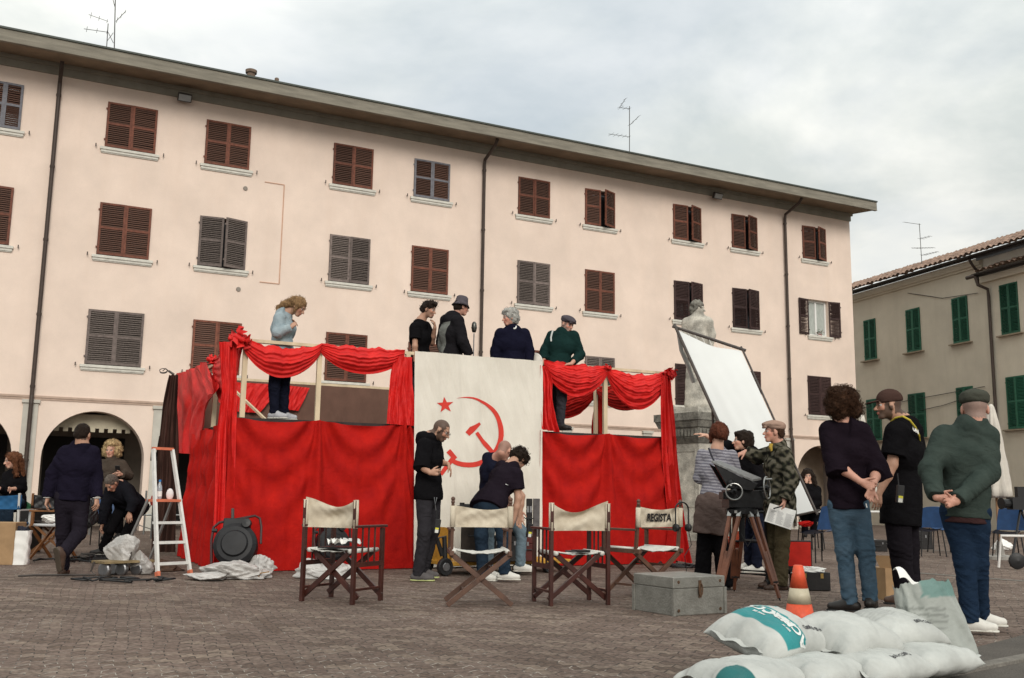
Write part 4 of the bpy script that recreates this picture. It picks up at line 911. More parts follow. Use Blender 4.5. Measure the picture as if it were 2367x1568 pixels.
tp.build('tape', M('brown_tape', (.28, .17, .08), .6), bpy.data.objects['plastic_sheet'])
# ================================================================ left ground clutter
dl = thing('camera_dolly', G(280, 1338), 'low wheeled timber dolly with round steel wheels beside a white bag on the left', 'dolly')
steel = M('steel', (.30, .30, .31), .35, .2, 12, metal=.9)
b = MB(); a_, b__ = G(224, 1332)*[1, 1, 0], G(340, 1326)*[1, 1, 0]; b.bar(a_+[0, 0, .15], b__+[0, 0, .15], .30, .025); b.build('board', M('dolly_ply', (.26, .19, .10), .7, .3, 8), dl)
for f, s_ in ((.22, -1), (.55, -1), (.86, -1), (.25, 1), (.8, 1)):
    c = a_+(b__-a_)*f+np.array([.0, s_*.11, .07]); w_ = MB(); w_.lathe([(.0, -.03), (.06, -.03), (.075, -.022), (.075, .022), (.06, .03), (.02, .02), (0, .02)], c, 18, axis=(.3, 1, 0)); w_.build('wheel', steel, dl)
b = MB(); q = a_+[0, -.1, .0]; b.tube([q+[0, 0, .16], q+[-.03, 0, .06], q+[.02, 0, .02], q+[-.6, -.05, .015], q+[-.75, -.15, .01]], .012, 6); b.build('tow_bar', M('iron', (.06, .05, .045), .5), dl)
b = MB(); q = a_+(b__-a_)*.68+[0, -.12, .14]; b.bar(q, q+[.02, 0, .12], .03, .02); b.build('handle', M('iron', (.06, .05, .045), .5), dl)
crumple('carrier_bag', [*G(282, 1328)[:2], .24], (.22, .14, .24), 'upright crumpled white plastic bag behind the wheeled dolly', k=21, amp=.1)
crumple('carrier_bag', [*G(322, 1328)[:2], .13], (.14, .12, .14), 'smaller round white plastic bag at the right end of the dolly', k=22, amp=.1)
crumple('brown_heap', [*G(358, 1318)[:2], .03], (.34, .3, .13), 'low heap of brown sacking at the foot of the stage corner', 'sacking', mat=M('sacking', (.10, .055, .035), .9, .4, 20, .6, 60), k=30)
rc = np.random.default_rng(2)
for (x, y, n_, lb) in ((190, 1300, 12, 'tangled black cables on the paving behind the walking man'), (255, 1345, 5, 'loose black cable loops beside the wheeled dolly'), (1555, 1312, 6, 'black cables running along the right foot of the stage')):
    b = MB(); c = G(x, y)
    for i in range(n_):
        p_ = c+[rc.normal(0, .3), rc.normal(0, .12), .01]; pts = []
        for j in range(9): p_ = p_+np.array([rc.normal(.03, .09), rc.normal(0, .07), 0]); pts.append(p_*[1, 1, 0]+[0, 0, .012+abs(rc.normal(0, .02))])
        b.tube(pts, .011, 5)
    tag(b.build('cables', blk, smooth=True), lb, 'cables')
for i in range(7):
    hub = MB(); c = G(200+rc.uniform(-12, 30), 1297+rc.uniform(-6, 6)); R3 = np.array(Matrix.Rotation(rc.uniform(0, 3), 3, 'Z')@Matrix.Rotation(rc.uniform(-.4, .4), 3, 'X')); hub.box((-.08, -.03, 0), (.08, .03, .07), 0, R3, c)
    tag(hub.build('clamp', blk), 'black clamp in the small pile on the paving near the bending man', 'clamp', 'black clamps near the bending man')
# white paper bag and boxes at the left edge
bg_ = MB(); c = G(36, 1305); R3 = np.array(Matrix.Rotation(.2, 3, 'Z'))
def bagfn(a, b):
    t = 2*math.pi*a; w, d, h = .145, .09, .42; e = 4
    x = w*np.sign(math.cos(t))*abs(math.cos(t))**(2/e); y = d*np.sign(math.sin(t))*abs(math.sin(t))**(2/e); z = h*b
    k_ = 1+.04*math.sin(5*z*9+3*t)+.03*wave(t*2, z*9); return c+R3@np.array([x*k_*(1+.06*b), y*k_, z])
bg_.grid(bagfn, 48, 18); tt_ = thing('paper_bag', c, 'white paper bag with dark top standing on the paving at the left edge', 'bag')
bg_.build('bag', paper, tt_, smooth=True, fixn=False)
crumple('contents', c+np.array([0, 0, .40]), (.12, .07, .10), '', mat=M('dark_cloth_blue', (.02, .022, .035), .8), k=3, parent=tt_, flat=False)
cardb = M('cardboard', (.33, .21, .11), .85, .15, 6)
b = MB(); b.box((-.22, -.18, 0), (.18, .18, .52), 0, np.array(Matrix.Rotation(.1, 3, 'Z')), P(8, 1290, 12.9)*[1, 1, 0]); bevel(b.build('cardboard_box', cardb), .004); tag(bpy.data.objects['cardboard_box'], 'brown cardboard box behind the white paper bag', 'box')

# film reflector, microphone etc
rfz = thing('reflector_frame', P(1750, 1250, 13.2)*[1, 1, 0], 'large white cloth reflector laced in a leaning dark tube frame before the monument', 'reflector')
YA, YB = 14.2, 12.9
TL, TR = P(1562, 757, YA), P(1716, 808, YA-.35); BL, BR = P(1765, 1208, YB), P(1886, 1182, YB-.35)
BL = TL+(BL-TL)*1.0; BR = TR+(BR-TR)*1.0
tubm = M('frame_tube', (.075, .062, .055), .5, .3, 9)
for (a, b_) in ((TL, TR), (TL, BL), (TR, BR), (BL, BR)):
    b = MB(); d = nrm(b_-a); b.tube([a-d*.05, b_+d*.05], .022 if b_ is not BR else .014, 8)
    b.build('frame_tube', tubm, rfz)
def rfn(a, b):
    s = math.sin(math.pi*a); t = TL+(TR-TL)*a; q = BL+(BR-BL)*a; p = t+(q-t)*b
    inset = (TR-TL)*(.5-a)*.06
    no = nrm(np.cross(TR-TL, BL-TL))
    return p+inset+(q-t)*.03*(1-b)*(.5+s*1.0*(1-.15*math.sin(9*a)))+no*(.006*wave(a*2, b*2, 1)*math.sin(math.pi*b))
sheet('cloth', rfn, 40, 60, M('reflector_white', (.68, .69, .68), .8, .03, 2), rfz)
for i in range(9):
    lc = MB()
    a = (i+.5)/9; p = TL+(TR-TL)*a; q = rfn(a, 0); lc.tube([p, q], .0028, 4); lc.build('lace', paper, rfz)
for i in range(9):
    lc = MB(); p = TL+(BL-TL)*(i+.5)/9; q = rfn(0, (i+.5)/9); lc.tube([p, q], .006, 4); lc.build('lace', paper, rfz)
for e_, gx in ((TL+(BL-TL)*.45, 1.9), (TR+(BR-TR)*.5, 3.6)):
    b = MB(); b.tube([e_, [e_[0]+.15, e_[1]+.5, 0]], .018, 6); b.build('stand', tubm, rfz)
b = MB(); sm = P(1565, 772, YA-.02); b.tube([P(1568, 765, YA), P(1575, 810, YA), P(1592, 850, YA), P(1604, 885, YA)], .03, 6); b.build('furled_edge', M('grey_cloth', (.35, .35, .33), .9), rfz)
mc = thing('microphone_stand', P(1097, 985, 14.0)*[1, 1, 0]+[0, 0, ZD], 'old chrome microphone on a thin stand between the speakers on the stage', 'microphone')
m0 = P(1096, 758, 14.0); b = MB(); b.tube([[m0[0]-.01, m0[1], ZD], m0+[0, 0, -.08]], .008, 8); b.lathe([(.12, 0), (.12, .02), (0, .03)], [m0[0]-.01, m0[1], ZD], 18); b.build('stand', steel, mc)
b = MB(); b.lathe([(0, -.07), (.025, -.065), (.036, -.03), (.038, .02), (.034, .06), (.018, .085), (0, .09)], m0, 14); b.lathe([(.041, -.012), (.041, .012)], m0, 14); b.build('capsule', M('mic_grille', (.12, .12, .11), .35, .5, 80, metal=.8), mc, smooth=True)
mg = thing('megaphone', P(1240, 832, 14.2), 'pale horn of a megaphone showing above the banner between two men', 'megaphone')
b = MB(); b.lathe([(.13, 0), (.105, .04), (.06, .12), (.03, .2), (.02, .32)], P(1236, 838, 14.2), 22, axis=(.6, .75, .1)); b.build('horn', M('horn_cream', (.6, .56, .5), .5, .1), mg, smooth=True, fixn=False)
b = MB(); b.tube([P(1236, 838, 14.2)+np.array([math.cos(t)*.13*.8, -math.cos(t)*.13*.6, math.sin(t)*.13]) for t in np.linspace(0, 2*math.pi, 25)[:-1]], .008, 6, closed=True); b.build('rim', M('horn_rim', (.7, .68, .64), .5), mg)
# ================================================================ people: smooth distance-field bodies
class SDF:
    """union of smooth primitives on a regular grid, turned into one surface"""
    def __init__(s, vox=.009): s.vox = vox; s.pr = []
    def cap(s, a, b, ra, rb, k=.02, flat=None, cut0=False, cut1=False, rings=0., op='+', cols=None):
        s.pr.append(('c', np.array(a, float), np.array(b, float), ra, rb, k, flat, cut0, cut1, rings, op)); return s
    def ell(s, c, r, axes=None, k=.02, op='+'):
        s.pr.append(('e', np.array(c, float), np.array(r, float), np.eye(3) if axes is None else np.array(axes, float), 0, k, None, False, False, 0., op)); return s
    def cutp(s, p, n): s.pr.append(('p', np.array(p, float), nrm(n), 0, 0, 0, None, False, False, 0., 'x')); return s
    def mesh(s, disp=None):
        lo = np.full(3, 1e9); hi = -lo
        for q in s.pr:
            if q[10] != '+': continue
            if q[0] == 'c': R = max(q[3], q[4]); lo = np.minimum(lo, np.minimum(q[1], q[2])-R); hi = np.maximum(hi, np.maximum(q[1], q[2])+R)
            else: R = q[2].max(); lo = np.minimum(lo, q[1]-R); hi = np.maximum(hi, q[1]+R)
        v = s.vox; lo = lo-4*v-.02; hi = hi+4*v+.02; n = np.ceil((hi-lo)/v).astype(int)+1
        ax = [np.arange(n[i], dtype=np.float32)*v+lo[i] for i in range(3)]
        D = np.full(n, .3, np.float32)
        for q in s.pr:
            if q[0] == 'p':
                X, Y, Z = np.meshgrid(*ax, indexing='ij', sparse=True); d = (X-q[1][0])*q[2][0]+(Y-q[1][1])*q[2][1]+(Z-q[1][2])*q[2][2]
                D = np.maximum(D, d); continue
            k = q[5]; mg = k+4*v+.012
            if q[0] == 'c': R = max(q[3], q[4])*1.05; a0 = np.minimum(q[1], q[2])-R-mg; a1 = np.maximum(q[1], q[2])+R+mg
            else: R = q[2].max(); a0 = q[1]-R-mg; a1 = q[1]+R+mg
            i0 = np.clip(((a0-lo)/v).astype(int), 0, n); i1 = np.clip(((a1-lo)/v).astype(int)+2, 0, n)
            if (i1 <= i0).any(): continue
            X, Y, Z = np.meshgrid(*[ax[i][i0[i]:i1[i]] for i in range(3)], indexing='ij')
            Pp = np.stack([X, Y, Z], -1)
            if q[0] == 'c':
                a, b = q[1], q[2]; ab = b-a; L2 = max(1e-9, ab@ab); rel = Pp-a
                t = np.clip((rel@ab.astype(np.float32))/L2, 0, 1); w = rel-t[..., None]*ab.astype(np.float32)
                if q[6] is not None:
                    fx, ff = q[6]; fx = nrm(fx); pj = w@fx.astype(np.float32); w = w+pj[..., None]*fx.astype(np.float32)*(1/ff-1)
                    dist = np.linalg.norm(w, axis=-1); R = q[3]+(q[4]-q[3])*t
                    sc = np.where(dist > 1e-6, np.sqrt(np.maximum(dist**2-pj**2*(1/ff**2-1), 1e-9))/np.maximum(dist, 1e-6), 1)
                    d = (dist-R)*np.clip(sc, ff, 1)
                else: d = np.linalg.norm(w, axis=-1)-(q[3]+(q[4]-q[3])*t)
                if q[9]:
                    L = math.sqrt(L2); tt = (rel@ab.astype(np.float32))/L
                    d = d-q[9]*(np.sin(tt*95+4*np.sin(X*27+Z*9)+4*np.sin(Y*31-Z*6))*.7+.5*np.sin(tt*61+5*np.sin(Y*19+X*23)))*np.clip(.25+1.2*np.abs(t-.5)*2-.2, .1, 1)
                dn = ab/math.sqrt(L2)
                if q[8]: d = np.maximum(d, (Pp-b)@dn.astype(np.float32))
                if q[7]: d = np.maximum(d, -(rel@dn.astype(np.float32)))
            else:
                w = (Pp-q[1])@q[3].T.astype(np.float32); u = w/q[2]; l = np.linalg.norm(u, axis=-1); g = np.linalg.norm(u/q[2], axis=-1)
                d = l*(l-1)/np.maximum(g, 1e-6)
            d = d.astype(np.float32); S = D[i0[0]:i1[0], i0[1]:i1[1], i0[2]:i1[2]]
            if q[10] == '+':
                h = np.clip(.5+.5*(S-d)/max(k, 1e-6), 0, 1); S[:] = S+(d-S)*h-k*h*(1-h)
            else:
                d = -d; h = np.clip(.5+.5*(d-S)/max(k, 1e-6), 0, 1); S[:] = S+(d-S)*h+k*h*(1-h)
        if disp is not None:
            X, Y, Z = np.meshgrid(*ax, indexing='ij', sparse=True); D = D+disp(X, Y, Z)
        return netmesh(D, lo, v)
def netmesh(D, lo, v):
    ins = D < 0; nx, ny, nz = D.shape
    idx = np.full((nx-1, ny-1, nz-1), -1, np.int64)
    cnt = np.zeros((nx-1, ny-1, nz-1), np.int8)
    sl = [slice(0, -1), slice(1, None)]
    for i in (0, 1):
        for j in (0, 1):
            for k in (0, 1): cnt += ins[sl[i], sl[j], sl[k]]
    act = (cnt > 0) & (cnt < 8); ii, jj, kk = np.nonzero(act); idx[ii, jj, kk] = np.arange(len(ii))
    acc = np.zeros((len(ii), 3)); num = np.zeros(len(ii)); cn = [(a, b, c) for a in (0, 1) for b in (0, 1) for c in (0, 1)]
    for p in range(8):
        for q in range(p+1, 8):
            A, B = np.array(cn[p]), np.array(cn[q])
            if np.abs(A-B).sum() != 1: continue
            da = D[ii+A[0], jj+A[1], kk+A[2]]; db = D[ii+B[0], jj+B[1], kk+B[2]]; m_ = (da < 0) != (db < 0)
            t = np.where(m_, da/np.where(m_, da-db, 1), 0); acc += np.where(m_[:, None], A+(B-A)*t[:, None], 0); num += m_
    V = np.stack([ii, jj, kk], 1)+acc/np.maximum(num, 1)[:, None]; V = V*v+lo
    Fs = []
    for axis in range(3):
        s0 = [slice(None)]*3; s1 = [slice(None)]*3; s0[axis] = slice(0, -1); s1[axis] = slice(1, None)
        cr_ = ins[tuple(s0)] != ins[tuple(s1)]; fl_ = ins[tuple(s0)]; a, b, c = np.nonzero(cr_)
        o1, o2 = [(1, 2), (2, 0), (0, 1)][axis]; co = np.stack([a, b, c], 1)
        ok = (co[:, o1] > 0) & (co[:, o2] > 0) & (co[:, o1] < D.shape[o1]-1) & (co[:, o2] < D.shape[o2]-1); co = co[ok]
        f_ = fl_[co[:, 0], co[:, 1], co[:, 2]]; e1 = np.zeros(3, int); e1[o1] = 1; e2 = np.zeros(3, int); e2[o2] = 1
        g = lambda w: idx[w[:, 0], w[:, 1], w[:, 2]]
        q = np.stack([g(co-e1-e2), g(co-e2), g(co), g(co-e1)], 1)
        q[~f_] = q[~f_][:, ::-1]; Fs.append(q)
    Fc = np.concatenate(Fs); Fc = Fc[(Fc >= 0).all(1)]
    return V, Fc
def fold(amp=.006, f=1., k=0., z=1.):
    """soft cloth folds added to a distance field"""
    def d(X, Y, Z):
        w1 = np.sin(9*f*X+5*f*Z*z+k)+np.sin(8*f*Y-6*f*Z*z+2*k)
        r = lambda t: 1-2*np.sqrt(np.abs(np.sin(t)))
        return amp*(r(13*f*Z*z+1.6*w1+k)*.7+r(14*f*X+9*f*Z*z+1.3*w1+k)*.45+r(12*f*Y-11*f*Z*z+1.1*w1+2*k)*.45+.35*np.sin(47*f*Z*z+2*w1+33*f*X))
    return d

SKIN = {'light': (.52, .30, .215), 'tan': (.42, .235, .16), 'pink': (.50, .26, .19)}
def skinm(): return M('skin', (1, 1, 1), .55, .07, 30, attr=True, spec=.35, fine=.04, bscale=120)
def cloth(name, col, **k):
    fresh = 'cloth_'+name not in MATS; m_ = cloth0(name, col, **k)
    if fresh:
        t = m_.node_tree; L = t.links; nn = t.nodes; b = nn['Principled BSDF']; src = b.inputs['Normal'].links[0].from_socket
        co = nn.new('ShaderNodeTexCoord'); n = nn.new('ShaderNodeTexNoise'); n.inputs['Scale'].default_value = 7; n.inputs['Detail'].default_value = 3; n.inputs['Distortion'].default_value = 1.6; mp = nn.new('ShaderNodeMapping'); mp.inputs['Scale'].default_value = (1, 1, 1.7); mp.inputs['Rotation'].default_value = (.3, .4, 0); L.new(co.outputs['Object'], mp.inputs[0]); L.new(mp.outputs[0], n.inputs['Vector'])
        bu = nn.new('ShaderNodeBump'); bu.inputs['Strength'].default_value = .6; bu.inputs['Distance'].default_value = .022; L.new(n.outputs['Fac'], bu.inputs['Height']); L.new(src, bu.inputs['Normal']); L.new(bu.outputs[0], b.inputs['Normal'])
    return m_
def cloth0(name, col, **k): return M('cloth_'+name, col, k.pop('rough', .92), k.pop('var', .14), k.pop('scale', 9), .25, 260, spec=.02, fine=.06, **k)
def hairm(name, col):
    m_ = M('hair_'+name, col, .6, .45, 38, .8, 150, spec=.10, col2=tuple(np.array(col)*.45), thr=(.42, .58), fine=.25); m_['hc'] = col; return m_
def basis(yaw, pitch, roll=0.):
    """face direction (yaw in degrees: 0 = +x, 90 = away from the camera), pitch down in degrees; returns right, forward, up"""
    y, p, r = [math.radians(v) for v in (yaw, pitch, roll)]
    f = np.array([math.cos(y)*math.cos(p), math.sin(y)*math.cos(p), -math.sin(p)]); rt = np.array([math.sin(y), -math.cos(y), 0]); up = np.cross(rt, f)
    rt2 = rt*math.cos(r)+up*math.sin(r); up2 = np.cross(rt2, f); return rt2, f, up2
def hand(S, wrist, d, pn, curl=.5, side=1, spread=1., sc=1., thumb=.6):
    """palm plus five separate fingers. d: direction of the hand, pn: the way the palm faces, side: +1/-1 thumb side"""
    d = nrm(d); pn = nrm(np.array(pn, float)-d*(np.array(pn, float)@d)); s = np.cross(d, pn)*side     # s points to the thumb
    w = np.array(wrist, float); pe = w+d*.085*sc
    S.cap(w, w+d*.03*sc, .024*sc, .026*sc, .012, flat=(pn, .75)); S.cap(w+d*.035*sc+s*.012*sc, w+d*.075*sc+s*.020*sc, .021*sc, .020*sc, .012, flat=(pn, .7)); S.cap(w+d*.035*sc-s*.012*sc, w+d*.072*sc-s*.022*sc, .021*sc, .019*sc, .012, flat=(pn, .7))
    for i, (o, L, r) in enumerate(((.030, .072, .0088), (.010, .080, .0090), (-.011, .074, .0086), (-.030, .058, .0080))):
        p = w+d*(.082-.004*abs(i-1))*sc+s*o*sc; dd = nrm(d+s*o*spread*2.2); a = curl*(.75+.12*i)
        for j, fr in enumerate((.42, .32, .26)):
            dd = nrm(dd*math.cos(a)+pn*math.sin(a)); q = p+dd*L*fr*sc; S.cap(p, q, r*sc*(1-.08*j), r*sc*(1-.08*(j+1)), .004); p = q; a = curl*(1.0-.25*j)
    p = w+d*.02*sc+s*.022*sc; dd = nrm(d*.75+s*.65+pn*thumb*.6); q = p+dd*.042*sc; S.cap(p, q, .013*sc, .0105*sc, .010); dd = nrm(dd*.8+d*.35+pn*curl*.4-s*.1); q2 = q+dd*.030*sc; S.cap(q, q2, .0105*sc, .0092*sc, .004)
    q3 = q2+nrm(dd+pn*curl*.5)*.024*sc; S.cap(q2, q3, .0092*sc, .008*sc, .004)

def person(label, Z, Y, J, head, skin='light', beard=None, group=None, shirt=None, sleeve=1., shirt_len=.10, pants=None, shoes=None, hair=None, hat=None, hm=None, bulk=1., vox=.0085,
           handL=None, handR=None, floor=0., cat='person', shirtfn=None, k=0., flare=0., loose=0., fem=False, hood=False, collar=None, shoe_yaw=None, hs=1., lean_shoe=None, pantk=1., zs=(1, 1), sleeve_cut=None, brow=None):
    """J: joints as (x, y, depth offset) in a crop with origin Z[0], Z[1] and scale Z[2] (full-size picture pixels)"""
    def w(j):
        return P((Z[0]+j[0]/Z[2])/1.0562, (Z[1]+j[1]/Z[2])/1.0562, Y+(j[2] if len(j) > 2 else 0))
    q = {n: w(v) for n, v in J.items() if n not in ('hd',)}
    hc = w(J['hd']); rt, fw, up = basis(*head); T = lambda x, y, z: hc+(rt*x+fw*y+up*z)*hs
    nk, sl_, sr_ = q['nk'], q['sL'], q['sR']; hl, hr = q['hL'], q['hR']; pv = (hl+hr)/2
    # complete legs that are hidden in the picture
    def leg(h, kn, an):
        if kn in q: return q[kn], q[an]
        f_ = np.array([h[0], h[1], floor+.09]); return h*.5+f_*.5+[0, 0, .0], f_
    kl, al = leg(hl, 'kL', 'aL'); kr, ar = leg(hr, 'kR', 'aR')
    across = nrm(sr_-sl_); spine = nrm((sl_+sr_)/2-pv); ffw = nrm(np.cross(spine, across)); ffw = ffw*(-1 if False else 1)
    # across runs from left to right shoulder; spine x across: forward = up x right
    ffw = nrm(np.cross(spine, across))
    root = thing('person', (pv[0], pv[1], floor), label, cat, group)
    g = bulk; sh = (sl_+sr_)/2; SW_ = np.linalg.norm(sr_-sl_)/2
    ch = pv+(sh-pv)*.72; wst = pv+(sh-pv)*.28; hw = max(.07, np.linalg.norm(hr-hl)/2)
    def torso(S, e=0., low=0.):
        S.cap(ch-across*(SW_*.48), ch+across*(SW_*.48), .105*g+e, .105*g+e, .05, flat=(ffw, .98))
        S.cap(sl_*.84+sr_*.16-spine*.02, sl_*.16+sr_*.84-spine*.02, .056*g+e*.7, .056*g+e*.7, .045)
        S.cap(ch, wst, .130*g+e, .118*g+e, .06, flat=(ffw, .78)); S.cap(wst, pv, .118*g+e, .128*g+e, .05, flat=(ffw, .82))
        if fem: S.cap(ch+ffw*.075-across*.07, ch+ffw*.075+across*.07, .06+e, .06+e, .04)
    # ---- body (skin)
    S = SDF(vox)
    S.ell(T(0, -.012, .035), (.076*hs, .095*hs, .090*hs), [rt, fw, up], .02).ell(T(0, .028, -.040), (.056*hs, .062*hs, .062*hs), [rt, fw, up], .03)
    S.cap(T(-.02, .062, -.088), T(.02, .062, -.088), .021*hs, .021*hs, .02); S.cap(T(0, .086, .012), T(0, .112, -.026), .008*hs, .0125*hs, .012); S.cap(T(-.012, .096, -.030), T(.012, .096, -.030), .0075*hs, .0075*hs, .006)
    S.cap(T(-.036, .078, .026), T(.036, .078, .026), .012*hs, .012*hs, .012)
    for s_ in (1, -1):
        S.ell(T(.036*s_, .060, -.016), (.022, .024, .022), None, .02); S.ell(T(.031*s_, .097, .008), (.017, .013, .0095), [rt, fw, up], .008, op='-')
        S.ell(T(.031*s_, .079, .007), (.0115, .0115, .0115), None, .002); S.ell(T(.078*s_, -.004, -.004), (.010*hs, .021*hs, .032*hs), [rt, fw, up], .006)
    S.ell(T(0, .090, -.053), (.023, .0115, .0065), [rt, fw, up], .005).ell(T(0, .087, -.064), (.019, .012, .007), [rt, fw, up], .005)
    S.cap(T(0, -.03, -.05), nk, .054*g*hs, .062*g, .03); S.cap(nk, sh, .062*g, .075*g, .05)
    torso(S, -.022)
    arms = []
    for s_, e_, w_, hnd, sd_ in ((sl_, q['eL'], q['wL'], handL, -1), (sr_, q['eR'], q['wR'], handR, 1)):
        S.cap(s_, e_, .045*g, .038*g, .03); S.cap(e_, e_*.6+w_*.4, .039*g, .038*g, .02); S.cap(e_*.6+w_*.4, w_, .038*g, .025, .02)
        hd_ = dict(d=None, pn=None, curl=.45, side=sd_, spread=1.); hd_.update(hnd or {})
        dd = nrm(w_-e_) if hd_['d'] is None else nrm(hd_['d'])
        pn = hd_['pn'] if hd_['pn'] is not None else (-across*sd_ if abs(dd@across) < .8 else ffw)
        hand(S, w_, dd, pn, hd_['curl'], hd_['side'], hd_['spread'], .98 if not fem else .88)
        arms.append((s_, e_, w_))
    for h_, k_, a_ in ((hl, kl, al), (hr, kr, ar)): S.cap(h_, k_, .07*g, .045*g, .04); S.cap(k_, a_, .045*g, .034, .02)
    V, Fc = S.mesh()
    base = np.array(SKIN[skin]); C_ = np.tile(base, (len(V), 1)); rel = (V-hc)/hs; lx, ly, lz = rel@rt, rel@fw, rel@up
    hd_zone = (np.abs(lx) < .1) & (np.abs(ly) < .14) & (np.abs(lz) < .14)
    C_[hd_zone & (ly > .03) & (lz < .02) & (lz > -.05) & (np.abs(lx) > .02)] *= [1.08, .92, .90]
    C_[hd_zone & (ly > .078) & (np.abs(lx) < .024) & (lz > -.071) & (lz < -.047)] = base*[.86, .55, .55]
    hcol = np.array(brow or (.06, .04, .03))
    C_[hd_zone & (ly > .06) & (np.abs(lx) > .012) & (np.abs(lx) < .05) & (lz > .020) & (lz < .034)] = hcol*.6+base*.25
    ey = hd_zone & (ly > .066) & (np.abs(np.abs(lx)-.031) < .017) & (np.abs(lz-.007) < .0095); C_[ey] = (.42, .38, .35)
    C_[ey & (np.abs(np.abs(lx)-.031) < .0075)] = (.03, .022, .018)
    if beard:
        bz = hd_zone & (((lz < -.034) & (ly > -.01) & (ly < .2)) | ((lz < .0) & (np.abs(lx) > .046) & (ly > -.01) & (ly < .05))) & ~((np.abs(lx) < .020) & (lz > -.070) & (lz < -.048)) & (lz > -.125)
        C_[bz] = np.array(beard[0])*beard[1]+base*(1-beard[1])
    if hair and hair.get('paint'):
        pc = np.array(hair['paint'][0]); pa = hair['paint'][1]
        nz = .006*np.sin(lx*300)*np.sin(lz*260)
        pz = (rel@rt < 9) & (np.abs(lx) < .1) & (np.abs(ly) < .14) & (lz > -.075) & (lz < .16) & ((lz > .078+nz+.25*(.05-np.abs(lx))*0) | ((ly < .055+nz) & (lz > .035)) | ((ly < .012) & (lz > .0) & (np.abs(lx) < .074)) | ((ly < -.03) & (lz > -.065+nz)) | ((np.abs(lx) > .055) & (np.abs(lx) < .074) & (ly < .045+nz) & (lz > .0)))
        C_[pz] = pc*pa+base*(1-pa)
    mkobj('body', V, Fc, skinm(), root, smooth=True, cols=C_)
    # ---- shirt
    if shirt is not None:
        S = SDF(vox); e = .012+loose; torso(S, e)
        if shirt_len > 0:
            lowp = pv-spine*shirt_len; S.cap(wst, lowp, .122*g+e, .133*g+e+loose*.3, .05, flat=(ffw, .84)); S.cap(hl+spine*.04, hl-spine*shirt_len*.8, .080*g+e, .083*g+e, .05); S.cap(hr+spine*.04, hr-spine*shirt_len*.8, .080*g+e, .083*g+e, .05)
        S.cap(nk-spine*.03, nk+(sh-nk)*.5, .066*g+e*.5, .09*g+e, .05)
        if collar: S.cap(nk-nrm(nk-hc)*.0, nk+nrm(hc-nk)*.035, .070*g+e*.3, .066*g+e*.3, .01, cut1=True)
        if hood:
            S.cap(nk-ffw*.06+spine*.0-across*.06, nk-ffw*.06+across*.06, .055, .055, .03); S.ell(nk-ffw*.09-spine*.03, (.11, .075, .09), [across, ffw, spine], .03); S.cap(nk+across*.06+ffw*.03, nk-across*.06+ffw*.03, .045, .045, .03)
        for s_, e_, w_ in arms:
            if sleeve >= 1.5:
                fr = 1-(.04 if sleeve > 1.8 else (2-sleeve)); wl = e_+(w_-e_)*(fr if sleeve > 1.8 else sleeve-1)
                S.cap(s_, e_, .054*g+e*.9, .045*g+e*.85, .03); S.cap(e_, wl, .046*g+e*.85, .033*g+e*.7, .02, cut1=True, rings=.0045)
            else:
                wl = s_+(e_-s_)*sleeve; S.cap(s_, wl, .062*g+e, .060*g+e, .03, cut1=True)
                if sleeve >= 1.0: wl2 = e_+(w_-e_)*(sleeve-1+.02); S.cap(e_, wl2, .050*g+e, .044*g+e, .02, cut1=True)
        if shirt_len > -.2: S.cutp(pv-spine*(shirt_len+.02), -spine)
        V, Fc = S.mesh(fold(.0032+loose*.05, 1, k))
        cols = shirtfn(V, dict(nk=nk, pv=pv, sh=sh, across=across, ffw=ffw, spine=spine)) if shirtfn else None
        mkobj('shirt', V, Fc, shirt, root, smooth=True, cols=cols)
    # ---- trousers
    if pants is not None:
        S = SDF(vox); pe = .010*pantk
        S.cap(wst*.2+pv*.8, pv-spine*.03, .108*g, .120*g+pe*.3, .04, flat=(ffw, .84), cut0=False)
        for h_, k_, a_ in ((hl, kl, al), (hr, kr, ar)):
            up_ = h_+nrm(h_-k_)*.02; S.cap(up_, k_, .082*g+pe, .057*g+pe+flare*.4, .035); low = k_+(a_-k_)*(1.06)
            S.cap(k_, low, .057*g+pe+flare*.4, .046*g+pe+flare, .03, cut1=True, rings=.0055)
        V, Fc = S.mesh(fold(.0032, 1.1, k+1, .8)); mkobj('trousers', V, Fc, pants, root, smooth=True)
    # ---- shoes
    if shoes is not None:
        up_m, sole = shoes
        for i, (k_, a_) in enumerate(((kl, al), (kr, ar))):
            yw = math.radians((shoe_yaw or (head[0], head[0]))[i]); td = np.array([math.cos(yw), math.sin(yw), 0]); pt = 0.
            if lean_shoe and lean_shoe[i] is not None: td = nrm(lean_shoe[i])
            dn = nrm(np.array([0, 0, -1.])-td*(-td[2])); sd_ = np.cross(td, dn)
            hl_ = a_+dn*.045-td*.05; to = a_+dn*.052+td*.150
            S = SDF(min(vox, .008)); S.cap(a_+dn*.0, a_+dn*.04, .042, .046, .03, cut0=True); S.cap(hl_, to-td*.05, .038, .038, .03); S.cap(hl_+td*.02, to-dn*.0, .036, .030, .02); S.cap(a_+dn*.0, to-td*.07, .042, .034, .03)
            S.cutp(a_+dn*.085, dn)
            V, Fc = S.mesh(); o = mkobj('shoe', V, Fc, up_m, root, smooth=True)
            S = SDF(min(vox, .008)); S.cap(hl_+dn*.03, to+dn*.024, .042, .037, .01); S.cutp(a_+dn*.088, dn); S.cutp(a_+dn*.072, -dn); V, Fc = S.mesh(); mkobj('sole', V, Fc, sole, o)
